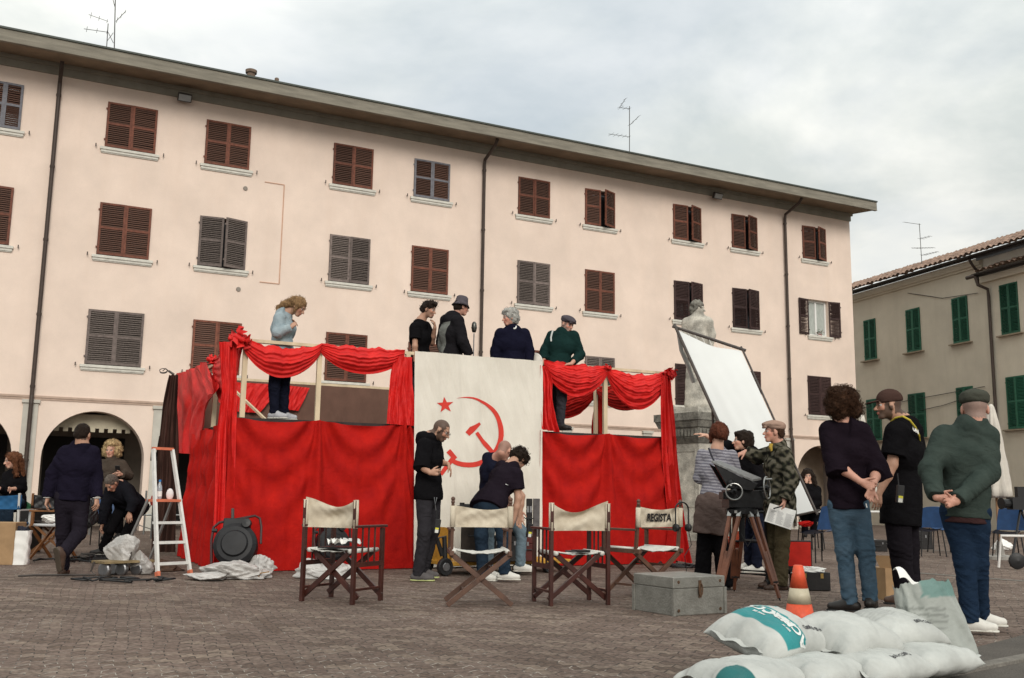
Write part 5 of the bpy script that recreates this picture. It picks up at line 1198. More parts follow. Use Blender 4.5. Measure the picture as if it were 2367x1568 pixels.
    # ---- hair
    def hairpiece(prims, mat, amp=.006, f=1., tufts=0, tl=.05, seed=0, cut=None, name='hair', tr=.0035):
        S = SDF(vox*.95)
        for pp in prims:
            if pp[0] == 'e': S.ell(T(*pp[1]), np.array(pp[2])*hs, [rt, fw, up], pp[3] if len(pp) > 3 else .02)
            elif pp[0] == '-': S.ell(T(*pp[1]), np.array(pp[2])*hs, [rt, fw, up], .01, op='-')
            else: S.cap(T(*pp[1]) if len(pp[1]) == 3 else pp[1][0], T(*pp[2]) if len(pp[2]) == 3 else pp[2][0], pp[3]*hs, pp[4]*hs, .02)
        for c_ in (cut or []): S.cutp(T(*c_[0]), rt*c_[1][0]+fw*c_[1][1]+up*c_[1][2])
        def dp(X, Y, Z_): return amp*(np.sin(60*f*X+3*np.sin(40*f*Z_))+np.sin(66*f*Y+3*np.sin(44*f*X))+np.sin(58*f*Z_+3*np.sin(48*f*Y)))*.6
        V, Fc = S.mesh(dp); vs, fs = [V], [Fc]; off = len(V)
        if tufts and len(V):
            r = np.random.default_rng(seed+5); cen = V.mean(0)
            for i in r.integers(0, len(V), tufts):
                p = V[i]; d = nrm(p-cen+r.normal(0, .03, 3)); e = nrm(np.cross(d, r.normal(0, 1, 3))); rad = tl*r.uniform(.15, .35); L = tl*r.uniform(.5, 1.1)
                pts = [p-d*.01+d*L*t_*.6+(e*math.cos(5*t_)+np.cross(d, e)*math.sin(5*t_)-e)*rad*1.0 for t_ in np.linspace(0, 1, 5)]
                tb = MB(); tb.tube(pts, [tr*(1-.5*t_) for t_ in np.linspace(0, 1, 5)], 4); tv = np.concatenate(tb.v); tf = np.array([f_ for f_ in tb.f if len(f_) == 4]); vs.append(tv); fs.append(tf+off); off += len(tv)
        o = mkobj(name, np.concatenate(vs), np.concatenate(fs), mat, root, smooth=True); return o
    SK = ('e', (0, -.014, .040), (.084, .102, .096), .02)
    if hair and not hair.get('none'): hairpiece(hair['p'], hair['m'], hair.get('amp', .005), hair.get('f', 1.), hair.get('tufts', 0), hair.get('tl', .04), hair.get('seed', 0), hair.get('cut'), tr=hair.get('tr', .0035))
    if hat:
        hatf = hat['kind']; hm_ = hat['m']
        if hatf == 'flat':
            S = SDF(vox*.9); S.ell(T(0, -.008, .082), (.092*hs, .118*hs, .052*hs), [rt, fw, up], .02); S.ell(T(0, .05, .078), (.075*hs, .085*hs, .030*hs), [rt, fw, up], .02)
            S.cap(T(-.05, .105, .048), T(.05, .105, .048), .014, .014, .015); S.ell(T(0, -.02, .055), (.088*hs, .100*hs, .035*hs), [rt, fw, up], .02); S.cutp(T(0, 0, .026), rt*0+fw*.12-up); V, Fc = S.mesh(fold(.002, 2, k))
            mkobj('flat_cap', V, Fc, hm_, root, smooth=True)
        if hatf == 'cap':
            S = SDF(vox*.9); S.ell(T(0, -.014, .055), (.090*hs, .108*hs, .090*hs), [rt, fw, up], .02); S.cutp(T(0, 0, .030), -up-fw*.10); V, Fc = S.mesh(); cp = mkobj('cap', V, Fc, hm_, root, smooth=True)
            S = SDF(.006); S.ell(T(0, .125, .036), (.070, .075, .009), [rt, fw*.97-up*.2, up*.97+fw*.2], .01); V, Fc = S.mesh(); mkobj('peak', V, Fc, hm_, cp, smooth=True)
        if hatf == 'bucket':
            mb = MB(); mb.lathe([(.128, .018), (.132, .016), (.098, .062), (.090, .10), (.084, .145), (.066, .162), (.0, .166)], T(0, -.012, 0), 28, axis=tuple(nrm(up+fw*.05)), wob=lambda a, i: .03*math.sin(3*a+i)*(i < 2)); mb.build('bucket_hat', hm_, root, smooth=True, fixn=False)
    return root, dict(T=T, q=q, hc=hc, rt=rt, fw=fw, up=up, nk=nk, pv=pv, sh=sh, across=across, ffw=ffw, spine=spine, hl=hl, hr=hr)

SK = ('e', (0, -.016, .040), (.085, .103, .096), .02)
def short(m, amp=.003, seed=0, front=.050, **k):
    d = dict(p=[('e', (0, -.016, .038), (.081, .100, .093), .02), ('e', (0, -.045, -.01), (.074, .072, .066)), ('-', (.090, .022, -.022), (.034, .046, .046)), ('-', (-.090, .022, -.022), (.034, .046, .046))], m=m, amp=amp, cut=[((0, front, .03), (0, .80, -.60)), ((0, 0, -.060), (0, 0, -1))], seed=seed, tufts=140, tl=.022, tr=.0028, paint=(tuple(m['hc']), .85)); d.update(k); return d
def cropped(col, a=.75): return dict(p=[], m=None, paint=(col, a), none=True)
H_dark = hairm('dark', (.022, .014, .010)); H_brown = hairm('brown', (.055, .026, .014)); H_blond = hairm('blond', (.50, .36, .19)); H_dirty = hairm('dirty_blond', (.26, .155, .075))
H_grey = hairm('grey', (.42, .41, .38)); H_auburn = hairm('auburn', (.10, .030, .016)); H_dgrey = hairm('dark_grey', (.12, .10, .085)); H_redbr = hairm('long_auburn', (.13, .052, .025))
navy = cloth('navy', (.010, .011, .022)); black = cloth('black', (.0075, .007, .008)); bluejean = cloth('jeans', (.040, .074, .108), col2=(.075, .115, .155), scale=5); dkjean = cloth('dark_jeans', (.013, .022, .036), col2=(.022, .036, .055), scale=5)
midjean = cloth('mid_jeans', (.010, .019, .038), col2=(.016, .030, .056)); charcoal = cloth('charcoal', (.030, .028, .032)); denimsh = cloth('denim_shirt', (.30, .35, .37), col2=(.20, .255, .285), scale=7)
greysw = cloth('bottle_green', (.010, .028, .026)); dpurp = cloth('dark_plum', (.014, .010, .015)); olive = cloth('green_jacket', (.040, .053, .046), col2=(.028, .039, .034), rough=.75); taupe = cloth('taupe', (.12, .085, .075))
wshoe = M('white_leather', (.62, .60, .55), .5, .1, 12); wsole = M('white_sole', (.60, .58, .52), .6); bshoe = M('black_leather', (.018, .015, .014), .4, .3, 15); bsole = M('black_sole', (.012, .012, .012), .8); brshoe = M('brown_leather', (.07, .04, .028), .45, .3, 12); gshoe = cloth('grey_shoe', (.11, .10, .10)); ysole = M('lime_sole', (.48, .52, .22), .6)
C8 = (980, 980, 3.015); C7 = (960, 680, 3.381); C4 = (0, 900, 2.85); B1 = (1500, 980, 2.904); B2 = (1940, 900, 2.6125); CW = (640, 700, 4.479)
DARKB = ((.02, .014, .010), .8); GREYB = ((.35, .32, .29), .5); STUB = ((.10, .07, .055), .35)
# --- hooded man looking down
r1, d1 = person('bearded man with glasses in a black hoodie, hand on hip, before the banner', C8, 11.26,
    dict(hd=(292, 218, 0), nk=(212, 262, .02), sL=(238, 320, .20), sR=(172, 330, -.16), eR=(150, 478, -.26), wR=(212, 528, -.30), eL=(262, 445, .22), wL=(342, 462, .12), hL=(228, 690, .10), hR=(168, 690, -.09),
         kR=(172, 960, -.12), aR=(125, 1262, -.08), kL=(232, 950, .10), aL=(160, 1240, .16)), (-12, 28), 'tan', DARKB, shirt=black, sleeve=1.12, shirt_len=.03, pants=charcoal, shoes=(gshoe, ysole), shoe_yaw=(-5, -5),
    hair=cropped((.030, .020, .015), .85), loose=.014, hood=True, bulk=1.04, k=1.1, handR=dict(d=(.9, -.1, .1), pn=(-.3, 1, 0), curl=1.0), handL=dict(d=(.45, 0, -.9), pn=(-.8, 0, -.4), curl=.35), pantk=1.4)
T = d1['T']; gl = MB()
for s_ in (1, -1): gl.tube([T(.031*s_+.021*math.cos(t), .103, .006+.015*math.sin(t)) for t in np.linspace(0, 2*math.pi, 17)[:-1]], .0022, 5, closed=True); gl.tube([T(.051*s_, .100, .010), T(.082*s_, .0, .012)], .002, 4)
gl.tube([T(-.01, .104, .008), T(.01, .104, .008)], .002, 4)
tag(gl.build('glasses', blk), 'thin dark glasses worn by the bearded man in the hoodie', 'glasses')
def radio(at, label, yaw=0.):
    t = thing('walkie_talkie', at, label, 'radio'); R3 = np.array(Matrix.Rotation(yaw, 3, 'Z')@Matrix.Rotation(.12, 3, 'Y'))
    b = MB(); b.box((-.03, -.018, -.13), (.03, .018, .02), 0, R3, at); bevel(b.build('case', blk, t), .004); b = MB(); b.tube([at+[-.015, 0, .02], at+[-.02, 0, .12]], .006, 6); b.build('antenna', blk, t)
    b = MB(); b.box((-.018, -.021, -.125), (.018, -.0185, -.075), 0, R3, at); b.build('sticker', M('sticker_white', (.65, .65, .6), .6), t); b = MB(); b.box((-.018, -.0235, -.09), (.018, -.0212, -.07), 0, R3, at); b.build('sticker_band', M('sticker_yellow', (.6, .55, .05), .6), t)
radio(P(1013, 1205, 11.02)-[0, 0, 0], 'walkie talkie with a yellow sticker on the hip of the hoodie man')
kc = MB(); kc.tube([P(1004, 1150, 11.04), P(1006, 1168, 11.03), P(1010, 1150, 11.04)], .006, 5); kc.tube([P(1006, 1168, 11.03), P(1008, 1180, 11.03)], .004, 5); tag(kc.build('key_clip', steel), 'steel key clip on the belt of the hoodie man', 'clip')
# --- two men bending over the trolley
person('curly man in dark T shirt and jeans bending over the trolley, arm reaching down', C8, 11.35,
    dict(hd=(862, 432, .35), nk=(800, 480, .28), sL=(745, 490, .42), sR=(838, 545, .05), eR=(860, 715, .02), wR=(826, 875, .02), eL=(885, 700, .45), wL=(868, 850, .42), hL=(590, 745, .06), hR=(705, 750, -.10),
         kL=(588, 985, .0), aL=(600, 1262, .05), kR=(750, 990, -.10), aR=(760, 1255, -.08)), (50, 62), 'tan', STUB, shirt=dpurp, sleeve=.62, shirt_len=.06, pants=dkjean, shoes=(wshoe, wsole), shoe_yaw=(-25, -15),
    hair=dict(p=[('e', (0, -.02, .05), (.100, .115, .105)), ('e', (0, -.05, .0), (.09, .09, .08))], m=H_dark, amp=.008, cut=[((0, .055, .02), (0, .8, -.6))], tufts=260, tl=.05, seed=3), loose=.012, k=2.2, bulk=1.06,
    handR=dict(d=(-.35, 0, -.95), pn=(-.6, .3, 0), curl=.5), pantk=1.2)
pr_ = MB(); v, f = textmesh('LCB', .09, .0, .003); a0 = P(1182, 1122, 11.32)
tag(mkobj('shirt_print', [a0+np.array([x*.8+y*.2, .35*x+y*.6, -x*.25+y*.35]) for x, y, z in v], f, paper), 'small pale print at the neck of the curly man\'s T shirt', 'print')
radio(P(1225, 1215, 11.25), 'walkie talkie clipped to the belt of the bending curly man', .5)
person('man with shaved head in navy bending behind the curly man, in front of the banner', C8, 12.05,
    dict(hd=(757, 366, -.08), nk=(700, 425, .0), sL=(640, 420, .22), sR=(680, 500, -.14), eR=(760, 640, -.1), wR=(800, 800, -.1), eL=(850, 660, .2), wL=(870, 800, .2), hL=(650, 700, .15), hR=(655, 730, -.08), kL=(880, 960, .2), aL=(875, 1200, .2), kR=(640, 960, 0), aR=(640, 1250, 0)),
    (60, 40), 'pink', None, shirt=navy, sleeve=.62, shirt_len=.06, pants=cloth('light_jeans', (.14, .19, .225)), shoes=(wshoe, wsole), shoe_yaw=(0, 0), hair=cropped((.10, .065, .05), .6), bulk=1.05, k=3.)
# --- on the stage
r4, d4 = person('woman with long blond hair in a pale denim jacket looking down from the stage', CW, 12.55,
    dict(hd=(392, 222, .0), nk=(262, 292, .02), sL=(258, 330, .19), sR=(190, 345, -.15), eR=(165, 508, -.22), wR=(318, 445, -.20), eL=(300, 520, .20), wL=(332, 440, .05), hL=(262, 755, .09), hR=(165, 755, -.08),
         kL=(238, 1120, .09), aL=(238, 1385, .10), kR=(130, 1110, -.07), aR=(135, 1370, -.06)), (-8, 36), 'tan', None, shirt=denimsh, sleeve=1.9, shirt_len=.17, pants=cloth('dark_velvet', (.009, .010, .019)), shoes=(cloth('pale_trainer', (.40, .40, .42)), wsole), shoe_yaw=(-10, -14), floor=ZD, fem=True, bulk=.98,
    hair=dict(p=[SK, ('e', (0, -.05, .02), (.092, .10, .09)), ('c', (-.045, -.07, .03), (-.04, -.15, -.09), .062, .05), ('c', (.045, -.07, .03), (.045, -.16, -.09), .062, .045), ('c', (.0, -.14, -.05), (.0, -.215, -.16), .055, .03), ('c', (.03, -.14, -.06), (.05, -.17, -.19), .045, .02), ('c', (.076, .02, .03), (.078, .03, -.11), .022, .014), ('c', (-.076, .02, .03), (-.078, .03, -.11), .022, .014)],
              m=H_dirty, amp=.005, f=.8, cut=[((0, .072, .02), (0, .95, -.3))], tufts=260, tl=.05, seed=8, tr=.002), loose=.012, k=.7, handR=dict(d=(.55, .3, .7), pn=(.2, .9, -.2), curl=1.0), handL=dict(d=(.4, -.3, .8), pn=(0, -1, 0), curl=1.0), brow=(.1, .07, .04))
r5, d5 = person('dark haired man in black T shirt on the stage, one hand at his mouth', C7, 14.1,
    dict(hd=(292, 262, 0), nk=(228, 352, .04), sL=(262, 400, .20), sR=(182, 408, -.17), eR=(180, 560, -.22), wR=(182, 680, -.16), eL=(322, 530, .20), wL=(344, 408, .06), hL=(262, 745, .09), hR=(198, 745, -.09)), (-15, 14), 'tan', STUB,
    shirt=black, sleeve=.62, shirt_len=.10, pants=charcoal, shoes=(bshoe, bsole), floor=ZD, hair=dict(p=[SK, ('e', (0, .035, .105), (.07, .075, .045)), ('e', (0, -.05, .0), (.08, .08, .07))], m=H_dark, amp=.006, cut=[((0, .068, .04), (0, .8, -.6)), ((0, 0, -.05), (0, .1, -1))], tufts=90, tl=.05, seed=1), k=4., loose=.01,
    handL=dict(d=(-.1, -.1, 1), pn=(-.9, 0, 0), curl=.8))
r6, d6 = person('man in grey bucket hat and black sleeved grey jacket leaning on the banner rail', C7, 13.9,
    dict(hd=(562, 240, .05), nk=(505, 330, .05), sL=(440, 345, .18), sR=(535, 355, -.15), eR=(575, 520, -.20), wR=(632, 640, -.18), eL=(400, 520, .2), wL=(420, 640, .15), hL=(440, 735, .10), hR=(515, 735, -.08)), (28, 8), 'pink', None,
    shirt=cloth('raglan', (1, 1, 1), attr=True), sleeve=1.93, shirt_len=.2, pants=charcoal, shoes=(bshoe, bsole), floor=ZD, hood=True, loose=.022, bulk=1.08, k=5.,
    shirtfn=lambda V, D: np.where(((np.abs((V-D['sh'])@D['across']) > .145) | (((V-D['sh'])@D['spine'] > -.035)))[:, None], (.014, .013, .015), (.175, .18, .165)),
    hair=short(H_dark, .002), hat=dict(kind='bucket', m=cloth('hat_grey', (.085, .075, .085))), handR=dict(d=(.7, -.1, -.5), pn=(0, 0, -1), curl=.4))
person('grey haired man in a navy sweater standing at the banner rail, looking left', C7, 14.1,
    dict(hd=(962, 328, -.03), nk=(985, 418, .04), sR=(888, 462, -.06), sL=(1080, 462, .08), eR=(848, 600, -.05), wR=(838, 720, -.08), eL=(1120, 600, .05), wL=(1118, 730, 0), hR=(930, 760, -.03), hL=(1030, 760, .05)), (200, 8), 'pink', None,
    shirt=cloth('navy_wool', (.009, .009, .020)), sleeve=1.95, shirt_len=.12, pants=charcoal, shoes=(bshoe, bsole), floor=ZD, collar=True, loose=.02, bulk=1.12, k=6.,
    hair=dict(p=[SK, ('e', (0, -.03, .06), (.102, .115, .095)), ('e', (0, -.06, -.01), (.10, .085, .09)), ('e', (.0, .05, .10), (.08, .05, .035))], m=H_grey, amp=.008, cut=[((0, .070, .03), (0, .8, -.5))], tufts=150, tl=.04, seed=4), brow=(.3, .28, .26))
wc = MB(); wc.tube([P((960+(1000+14*math.cos(t))/3.381)/1.0562, (680+(400+14*math.sin(t))/3.381)/1.0562, 14.02-.02*math.sin(t)) for t in np.linspace(-.3, 2.0, 8)], .012, 6); tag(wc.build('shirt_collar', paper), 'white shirt collar showing at the neck of the grey haired man in navy', 'collar')
person('grey bearded man in flat cap and dark green sweater, leaning on the red rail', C7, 14.25,
    dict(hd=(1436, 382, -.02), nk=(1398, 452, .03), sR=(1312, 478, .04), sL=(1488, 478, -.02), eR=(1252, 600, .05), wR=(1240, 690, -.02), eL=(1542, 630, .02), wL=(1470, 705, -.20), hR=(1318, 770, .06), hL=(1400, 770, -.04),
         kR=(1330, 1000, .35), aR=(1330, 1200, .45), kL=(1392, 990, -.02), aL=(1378, 1205, .0)), (312, 22), 'pink', GREYB, shirt=greysw, sleeve=1.72, shirt_len=.08, pants=cloth('slate_trousers', (.040, .038, .045)), shoes=(bshoe, bsole), shoe_yaw=(-25, 200), floor=ZD,
    hat=dict(kind='flat', m=cloth('cap_grey', (.075, .065, .075))), hair=cropped((.12, .10, .09), .7), loose=.016, bulk=1.03, k=7., handL=dict(d=(-.95, -.1, -.1), pn=(0, .3, -1), curl=.3), handR=dict(d=(.2, -.2, -1), pn=(.5, 0, -.5), curl=.4))
stp = MB(); stp.tube([P(1302/1.0562+0, 0, 14)] if False else [P((960+x/3.381)/1.0562, (680+y/3.381)/1.0562, 14.12) for x, y in ((1318, 430), (1308, 460), (1302, 490), (1304, 520))], .013, 6); tag(stp.build('shoulder_strap', M('strap_white', (.6, .62, .6), .8)), 'white bag strap over the shoulder of the man in green sweater', 'strap')
# --- left group
person('man in navy jacket and trousers walking away, white striped cuffs', C4, 11.25,
    dict(hd=(576, 462, .0), nk=(572, 548, .0), sL=(462, 590, -.02), sR=(640, 592, .06), eL=(372, 735, -.02), wL=(332, 902, -.06), eR=(664, 740, .1), wR=(672, 905, .02), hL=(445, 905, -.03), hR=(560, 905, .03),
         kL=(440, 1150, .06), aL=(438, 1388, .16), kR=(550, 1145, .02), aR=(440, 1285, -.42)), (86, 6), 'tan', None, shirt=cloth('navy_purple', (.011, .009, .018)), sleeve=1.95, shirt_len=.0, pants=cloth('plum_grey', (.017, .014, .020)), shoes=(brshoe, M('brown_sole', (.06, .045, .032), .8)), shoe_yaw=(95, 80),
    lean_shoe=(None, (.12, .25, -.95)), hair=short(H_dark, .003, front=.06), loose=.02, bulk=1.12, k=8., collar=True, handL=dict(pn=(1, .2, 0), curl=.5), handR=dict(pn=(-1, .3, 0), curl=.7))
for jx, jy, dz in ((332, 895, -.06), (672, 898, .02)):
    c = P((0+jx/2.85)/1.0562, (900+jy/2.85)/1.0562, 11.25+dz); b = MB()
    for o_ in (0, .016): b.lathe([(.044, -.004), (.046, 0), (.044, .004)], c+[0, 0, .012-o_], 16)
    tag(b.build('cuff_stripes', paper), 'white stripes round the %s cuff of the walking man' % ('left' if jx < 500 else 'right'), 'cuff')
r10, d10 = person('woman with frizzy blond hair and a brown shirt holding a phone by the left arch', C4, 16.0,
    dict(hd=(775, 572, -.02), nk=(778, 640, .03), sR=(715, 668, 0), sL=(848, 672, .03), eR=(705, 755, -.02), wR=(770, 752, -.22), eL=(892, 745, .0), wL=(845, 738, -.2), hR=(745, 830, .0), hL=(830, 830, .02), kR=(745, 990, 0), aR=(745, 1150, .02), kL=(830, 990, 0), aL=(830, 1150, 0)), (268, 4), 'light', None,
    shirt=cloth('brown_shirt', (.062, .048, .038)), sleeve=1.92, shirt_len=.14, pants=black, shoes=(bshoe, bsole), fem=True, loose=.022, k=9., collar=True,
    hair=dict(p=[('e', (0, -.05, .055), (.135, .11, .125)), ('e', (.095, -.03, -.01), (.06, .075, .09)), ('e', (-.095, -.03, -.01), (.06, .075, .09)), ('e', (0, -.08, -.04), (.12, .07, .09)), ('e', (0, .035, .11), (.085, .055, .05))], m=H_blond, amp=.010, f=1.1, tufts=900, tl=.045, seed=6, tr=.0024), brow=(.2, .15, .1))
ph = MB(); ph.box((-.035, -.01, -.07), (.035, .01, .07), 0, np.array(Matrix.Rotation(.5, 3, 'X')), P((820/2.85)/1.0562, (900+705/2.85)/1.0562, 15.78)); tag(ph.build('phone', blk), 'dark phone held by the frizzy haired blond woman', 'phone')
person('grey haired man in black bent forward, one hand on his knee', C4, 15.0,
    dict(hd=(776, 798, -.30), nk=(838, 808, -.12), sR=(772, 850, -.12), sL=(880, 842, -.16), eR=(728, 975, -.16), wR=(712, 1085, -.16), eL=(930, 935, -.26), wL=(902, 1002, -.30), hR=(862, 945, .16), hL=(950, 935, .12),
         kR=(770, 1120, .0), aR=(715, 1255, .10), kL=(905, 1095, -.16), aL=(820, 1270, .02)), (248, 52), 'tan', None, shirt=cloth('black_wool', (.010, .010, .013)), sleeve=1.95, shirt_len=.16, pants=black, shoes=(bshoe, wsole), shoe_yaw=(200, 200), hair=short(H_dgrey, .004, tufts=60, tl=.03), loose=.024, bulk=1.05, k=10.,
    handR=dict(d=(-.1, -.2, -1), pn=(1, 0, 0), curl=.5), handL=dict(d=(.15, -.25, -.95), pn=(-.1, .9, -.2), curl=.15, spread=1.6))
person('seated woman with long auburn hair and a black sweater at the left edge', C4, 15.2,
    dict(hd=(84, 642, -.05), nk=(98, 716, .03), sR=(45, 748, -.08), sL=(148, 750, .08), eR=(30, 850, -.14), wR=(-20, 830, -.3), eL=(160, 835, .05), wL=(80, 838, -.22), hR=(60, 930, .0), hL=(135, 930, .08),
         kR=(15, 950, -.45), aR=(25, 1090, -.42), kL=(60, 955, -.48), aL=(60, 1100, -.42)), (220, 12), 'light', None, shirt=black, sleeve=1.7, shirt_len=.08, pants=dkjean, shoes=(bshoe, bsole), fem=True, k=11.,
    hair=dict(p=[SK, ('e', (0, -.05, .03), (.10, .10, .10)), ('c', (.085, -.02, .03), (.10, -.03, -.22), .040, .035), ('c', (-.085, -.02, .03), (-.10, -.01, -.22), .040, .035), ('c', (0, -.09, .0), (0, -.11, -.24), .07, .05)], m=H_redbr, amp=.006, cut=[((0, .080, .02), (0, .95, -.25))], tufts=160, tl=.05, seed=9), brow=(.1, .05, .03))
# --- right group
def stripes(V, D):
    t = (V-D['pv'])@D['spine']; s = np.sin(t*2*math.pi/.032) > .15
    low = t < .02
    return np.where(low[:, None], (.12, .085, .075), np.where(s[:, None], (.31, .30, .33), (.15, .145, .175)))
r13, d13 = person('woman from behind in striped grey sweater, taupe cardigan round her hips', B1, 10.77,
    dict(hd=(735, 236, .0), nk=(728, 335, -.01), sL=(622, 380, .03), sR=(835, 385, -.02), eL=(598, 545, .06), wL=(690, 590, .20), eR=(872, 530, .03), wR=(800, 590, .2), hL=(652, 790, 0), hR=(735, 790, 0), kL=(640, 1010, .03), aL=(622, 1290, .02), kR=(752, 1020, 0), aR=(790, 1300, -.03)),
    (100, 4), 'light', None, shirt=cloth('striped', (1, 1, 1), attr=True), shirtfn=stripes, sleeve=1.95, shirt_len=.10, pants=black, shoes=(bshoe, bsole), shoe_yaw=(95, 80), fem=True, bulk=.93, flare=.035, k=12., loose=.0,
    hair=dict(p=[SK, ('e', (0, -.045, .03), (.098, .095, .10)), ('e', (.0, -.115, -.01), (.062, .055, .062)), ('e', (.085, .0, .0), (.03, .05, .06)), ('c', (-.08, .0, .0), (-.085, .01, -.08), .025, .012)], m=H_auburn, amp=.005, cut=[((0, .075, .02), (0, .95, -.3)), ((0, 0, -.095), (0, 0, -1))], tufts=90, tl=.03, seed=12))
S = SDF(.010); c_ = d13; S.cap(c_['pv']+c_['spine']*.05, c_['pv']-c_['spine']*.22, .172, .182, .03, flat=(c_['ffw'], .9), cut0=True, cut1=True); S.cap(c_['pv']+c_['spine']*.07, c_['pv']-c_['spine']*.02, .182, .18, .02, flat=(c_['ffw'], .9)); V, Fc = S.mesh(fold(.007, 1, 3)); mkobj('cardigan', V, Fc, taupe, r13, smooth=True)
st_ = MB(); st_.tube([P((1500+x/2.904)/1.0562, (980+y/2.904)/1.0562, 10.60) for x, y in ((668, 330), (690, 390), (720, 450), (760, 520), (790, 570))], .010, 6); tag(st_.build('bag_strap', cloth('strap', (.05, .05, .06))), 'thin dark bag strap across the back of the striped sweater', 'strap')
person('dark haired person in black pointing left with an outstretched arm, beside the reflector', B1, 12.3,
    dict(hd=(905, 285, 0), nk=(960, 372, .03), sR=(935, 385, .15), sL=(985, 405, -.15), eR=(795, 318, .2), wR=(650, 243, .25), eL=(1030, 560, -.2), wL=(960, 640, -.25), hR=(950, 680, .09), hL=(1010, 690, -.09), kR=(955, 900, .1), aR=(955, 1150, .1), kL=(1020, 900, -.1), aL=(1010, 1165, -.1)),
    (176, -2), 'light', None, shirt=black, sleeve=1.75, shirt_len=.12, pants=cloth('navy_slacks', (.012, .014, .026)), shoes=(wshoe, wsole), shoe_yaw=(180, 180), loose=.02, k=13., bulk=1.02,
    hair=dict(p=[SK, ('e', (0, -.04, .045), (.10, .108, .10)), ('e', (0, -.06, -.02), (.098, .085, .08)), ('e', (0, .045, .09), (.078, .05, .04))], m=H_dark, amp=.005, cut=[((0, .072, .03), (0, .92, -.4))], tufts=50, tl=.03, seed=13), handR=dict(d=(-.95, .05, .25), pn=(0, .2, -1), curl=.22, spread=1.4))
def camo(V, D):
    n = np.sin(V[:, 0]*55+2.5*np.sin(V[:, 2]*41))+np.sin(V[:, 2]*83+2.5*np.sin(V[:, 1]*51+V[:, 0]*33))+np.sin(V[:, 1]*67+V[:, 2]*37)
    n = n+.8*np.sin(V[:, 0]*90+V[:, 2]*60); c = np.tile((.060, .055, .038), (len(V), 1)); c[n > .7] = (.115, .105, .08); c[n < -.5] = (.022, .024, .017); c[n < -1.5] = (.012, .011, .010); return c
r15, d15 = person('man in a tan flat cap and camouflage jacket pointing left, papers in his other hand', B1, 10.86,
    dict(hd=(1130, 222, 0), nk=(1165, 305, .02), sR=(1130, 362, .18), sL=(1200, 372, -.16), eR=(1015, 398, .24), wR=(930, 357, .24), eL=(1258, 560, -.22), wL=(1205, 700, -.24), hR=(1140, 720, .09), hL=(1205, 725, -.09), kR=(1130, 990, .08), aR=(1130, 1270, .06), kL=(1190, 1000, -.08), aL=(1175, 1290, -.1)),
    (178, -4), 'pink', None, shirt=cloth('camo', (1, 1, 1), attr=True), shirtfn=camo, sleeve=1.93, shirt_len=.18, pants=cloth('olive_drill', (.075, .060, .035)), shoes=(brshoe, bsole), shoe_yaw=(185, 190), collar=True, loose=.024, k=14., flare=.02,
    hat=dict(kind='flat', m=cloth('cap_tan', (.30, .20, .155))), hair=short(H_brown, .002, front=.0), handR=dict(d=(-.8, 0, -.35), pn=(.1, .3, -1), curl=.5), handL=dict(d=(-.15, -.1, -1), pn=(-1, .3, 0), curl=.75))
ye = MB(); ye.tube([P((1500+x/2.904)/1.0562, (980+y/2.904)/1.0562, 10.80) for x, y in ((1112, 300), (1108, 325), (1120, 350))], .022, 8); tag(ye.build('neckerchief', M('yellow_scarf', (.45, .30, .05), .9)), 'yellow scarf at the throat of the man in camouflage', 'scarf')
sh_ = [P((1500+x/2.904)/1.0562, (980+y/2.904)/1.0562, 10.55+dz) for x, y, dz in ((1103, 722, 0), (1288, 776, .05), (1250, 912, .03), (1066, 850, -.02))]
mb = MB(); mb.grid(lambda a, b: (sh_[0]*(1-a)+sh_[1]*a)*(1-b)+(sh_[3]*(1-a)+sh_[2]*a)*b+np.array([0, .015*math.sin(4*a+2*b), 0]), 12, 10)
pt_ = thing('papers', sh_[3], 'sheaf of white call sheets held by the man in camouflage', 'paper'); mb.build('sheet', paper, pt_, smooth=True, fixn=False)
tx = MB()
for i in range(13):
    for j in range(3):
        a0, a1 = .06+j*.31, .06+j*.31+rng.uniform(.18, .27); b0 = .28+i*.052
        def pp(a, b): return (sh_[0]*(1-a)+sh_[1]*a)*(1-b)+(sh_[3]*(1-a)+sh_[2]*a)*b+np.array([0, .015*math.sin(4*a+2*b)-.003, 0])
        tx.add([pp(a0, b0), pp(a1, b0), pp(a1, b0+.012), pp(a0, b0+.012)], [(0, 1, 2, 3)])
tx.build('print', M('grey_print', (.25, .25, .27), .8), pt_, fixn=False)
pn_ = MB(); pn_.tube([P(1788, 1176, 10.5), P(1808, 1170, 10.5)], .008, 6); tag(pn_.build('pen', blk), 'black pen lying across the papers in the camouflage man\'s hand', 'pen')
person('far woman in black, chin on her hand, before the right arch', B1, 20.0,
    dict(hd=(1372, 530, -.02), nk=(1385, 595, .02), sR=(1330, 625, 0), sL=(1432, 630, .05), eR=(1345, 700, -.15), wR=(1362, 575, -.2), eL=(1440, 720, 0), wL=(1390, 740, -.2), hR=(1360, 800, 0), hL=(1420, 800, .03), kR=(1350, 810, -.45), aR=(1350, 930, -.42), kL=(1410, 812, -.45), aL=(1410, 932, -.42)),
    (255, 6), 'light', None, shirt=black, sleeve=1.9, shirt_len=.1, pants=black, shoes=(bshoe, bsole), fem=True, loose=.03, k=15., vox=.011,
    hair=dict(p=[SK, ('e', (0, -.04, .03), (.12, .11, .13)), ('c', (.10, -.02, .0), (.12, -.03, -.16), .05, .06), ('c', (-.10, -.02, .0), (-.12, -.03, -.16), .05, .06)], m=H_dark, amp=.006, cut=[((0, .075, .02), (0, .95, -.3))], tufts=60, tl=.04, seed=15), handR=dict(d=(.1, .1, 1), pn=(.5, .9, 0), curl=.9))
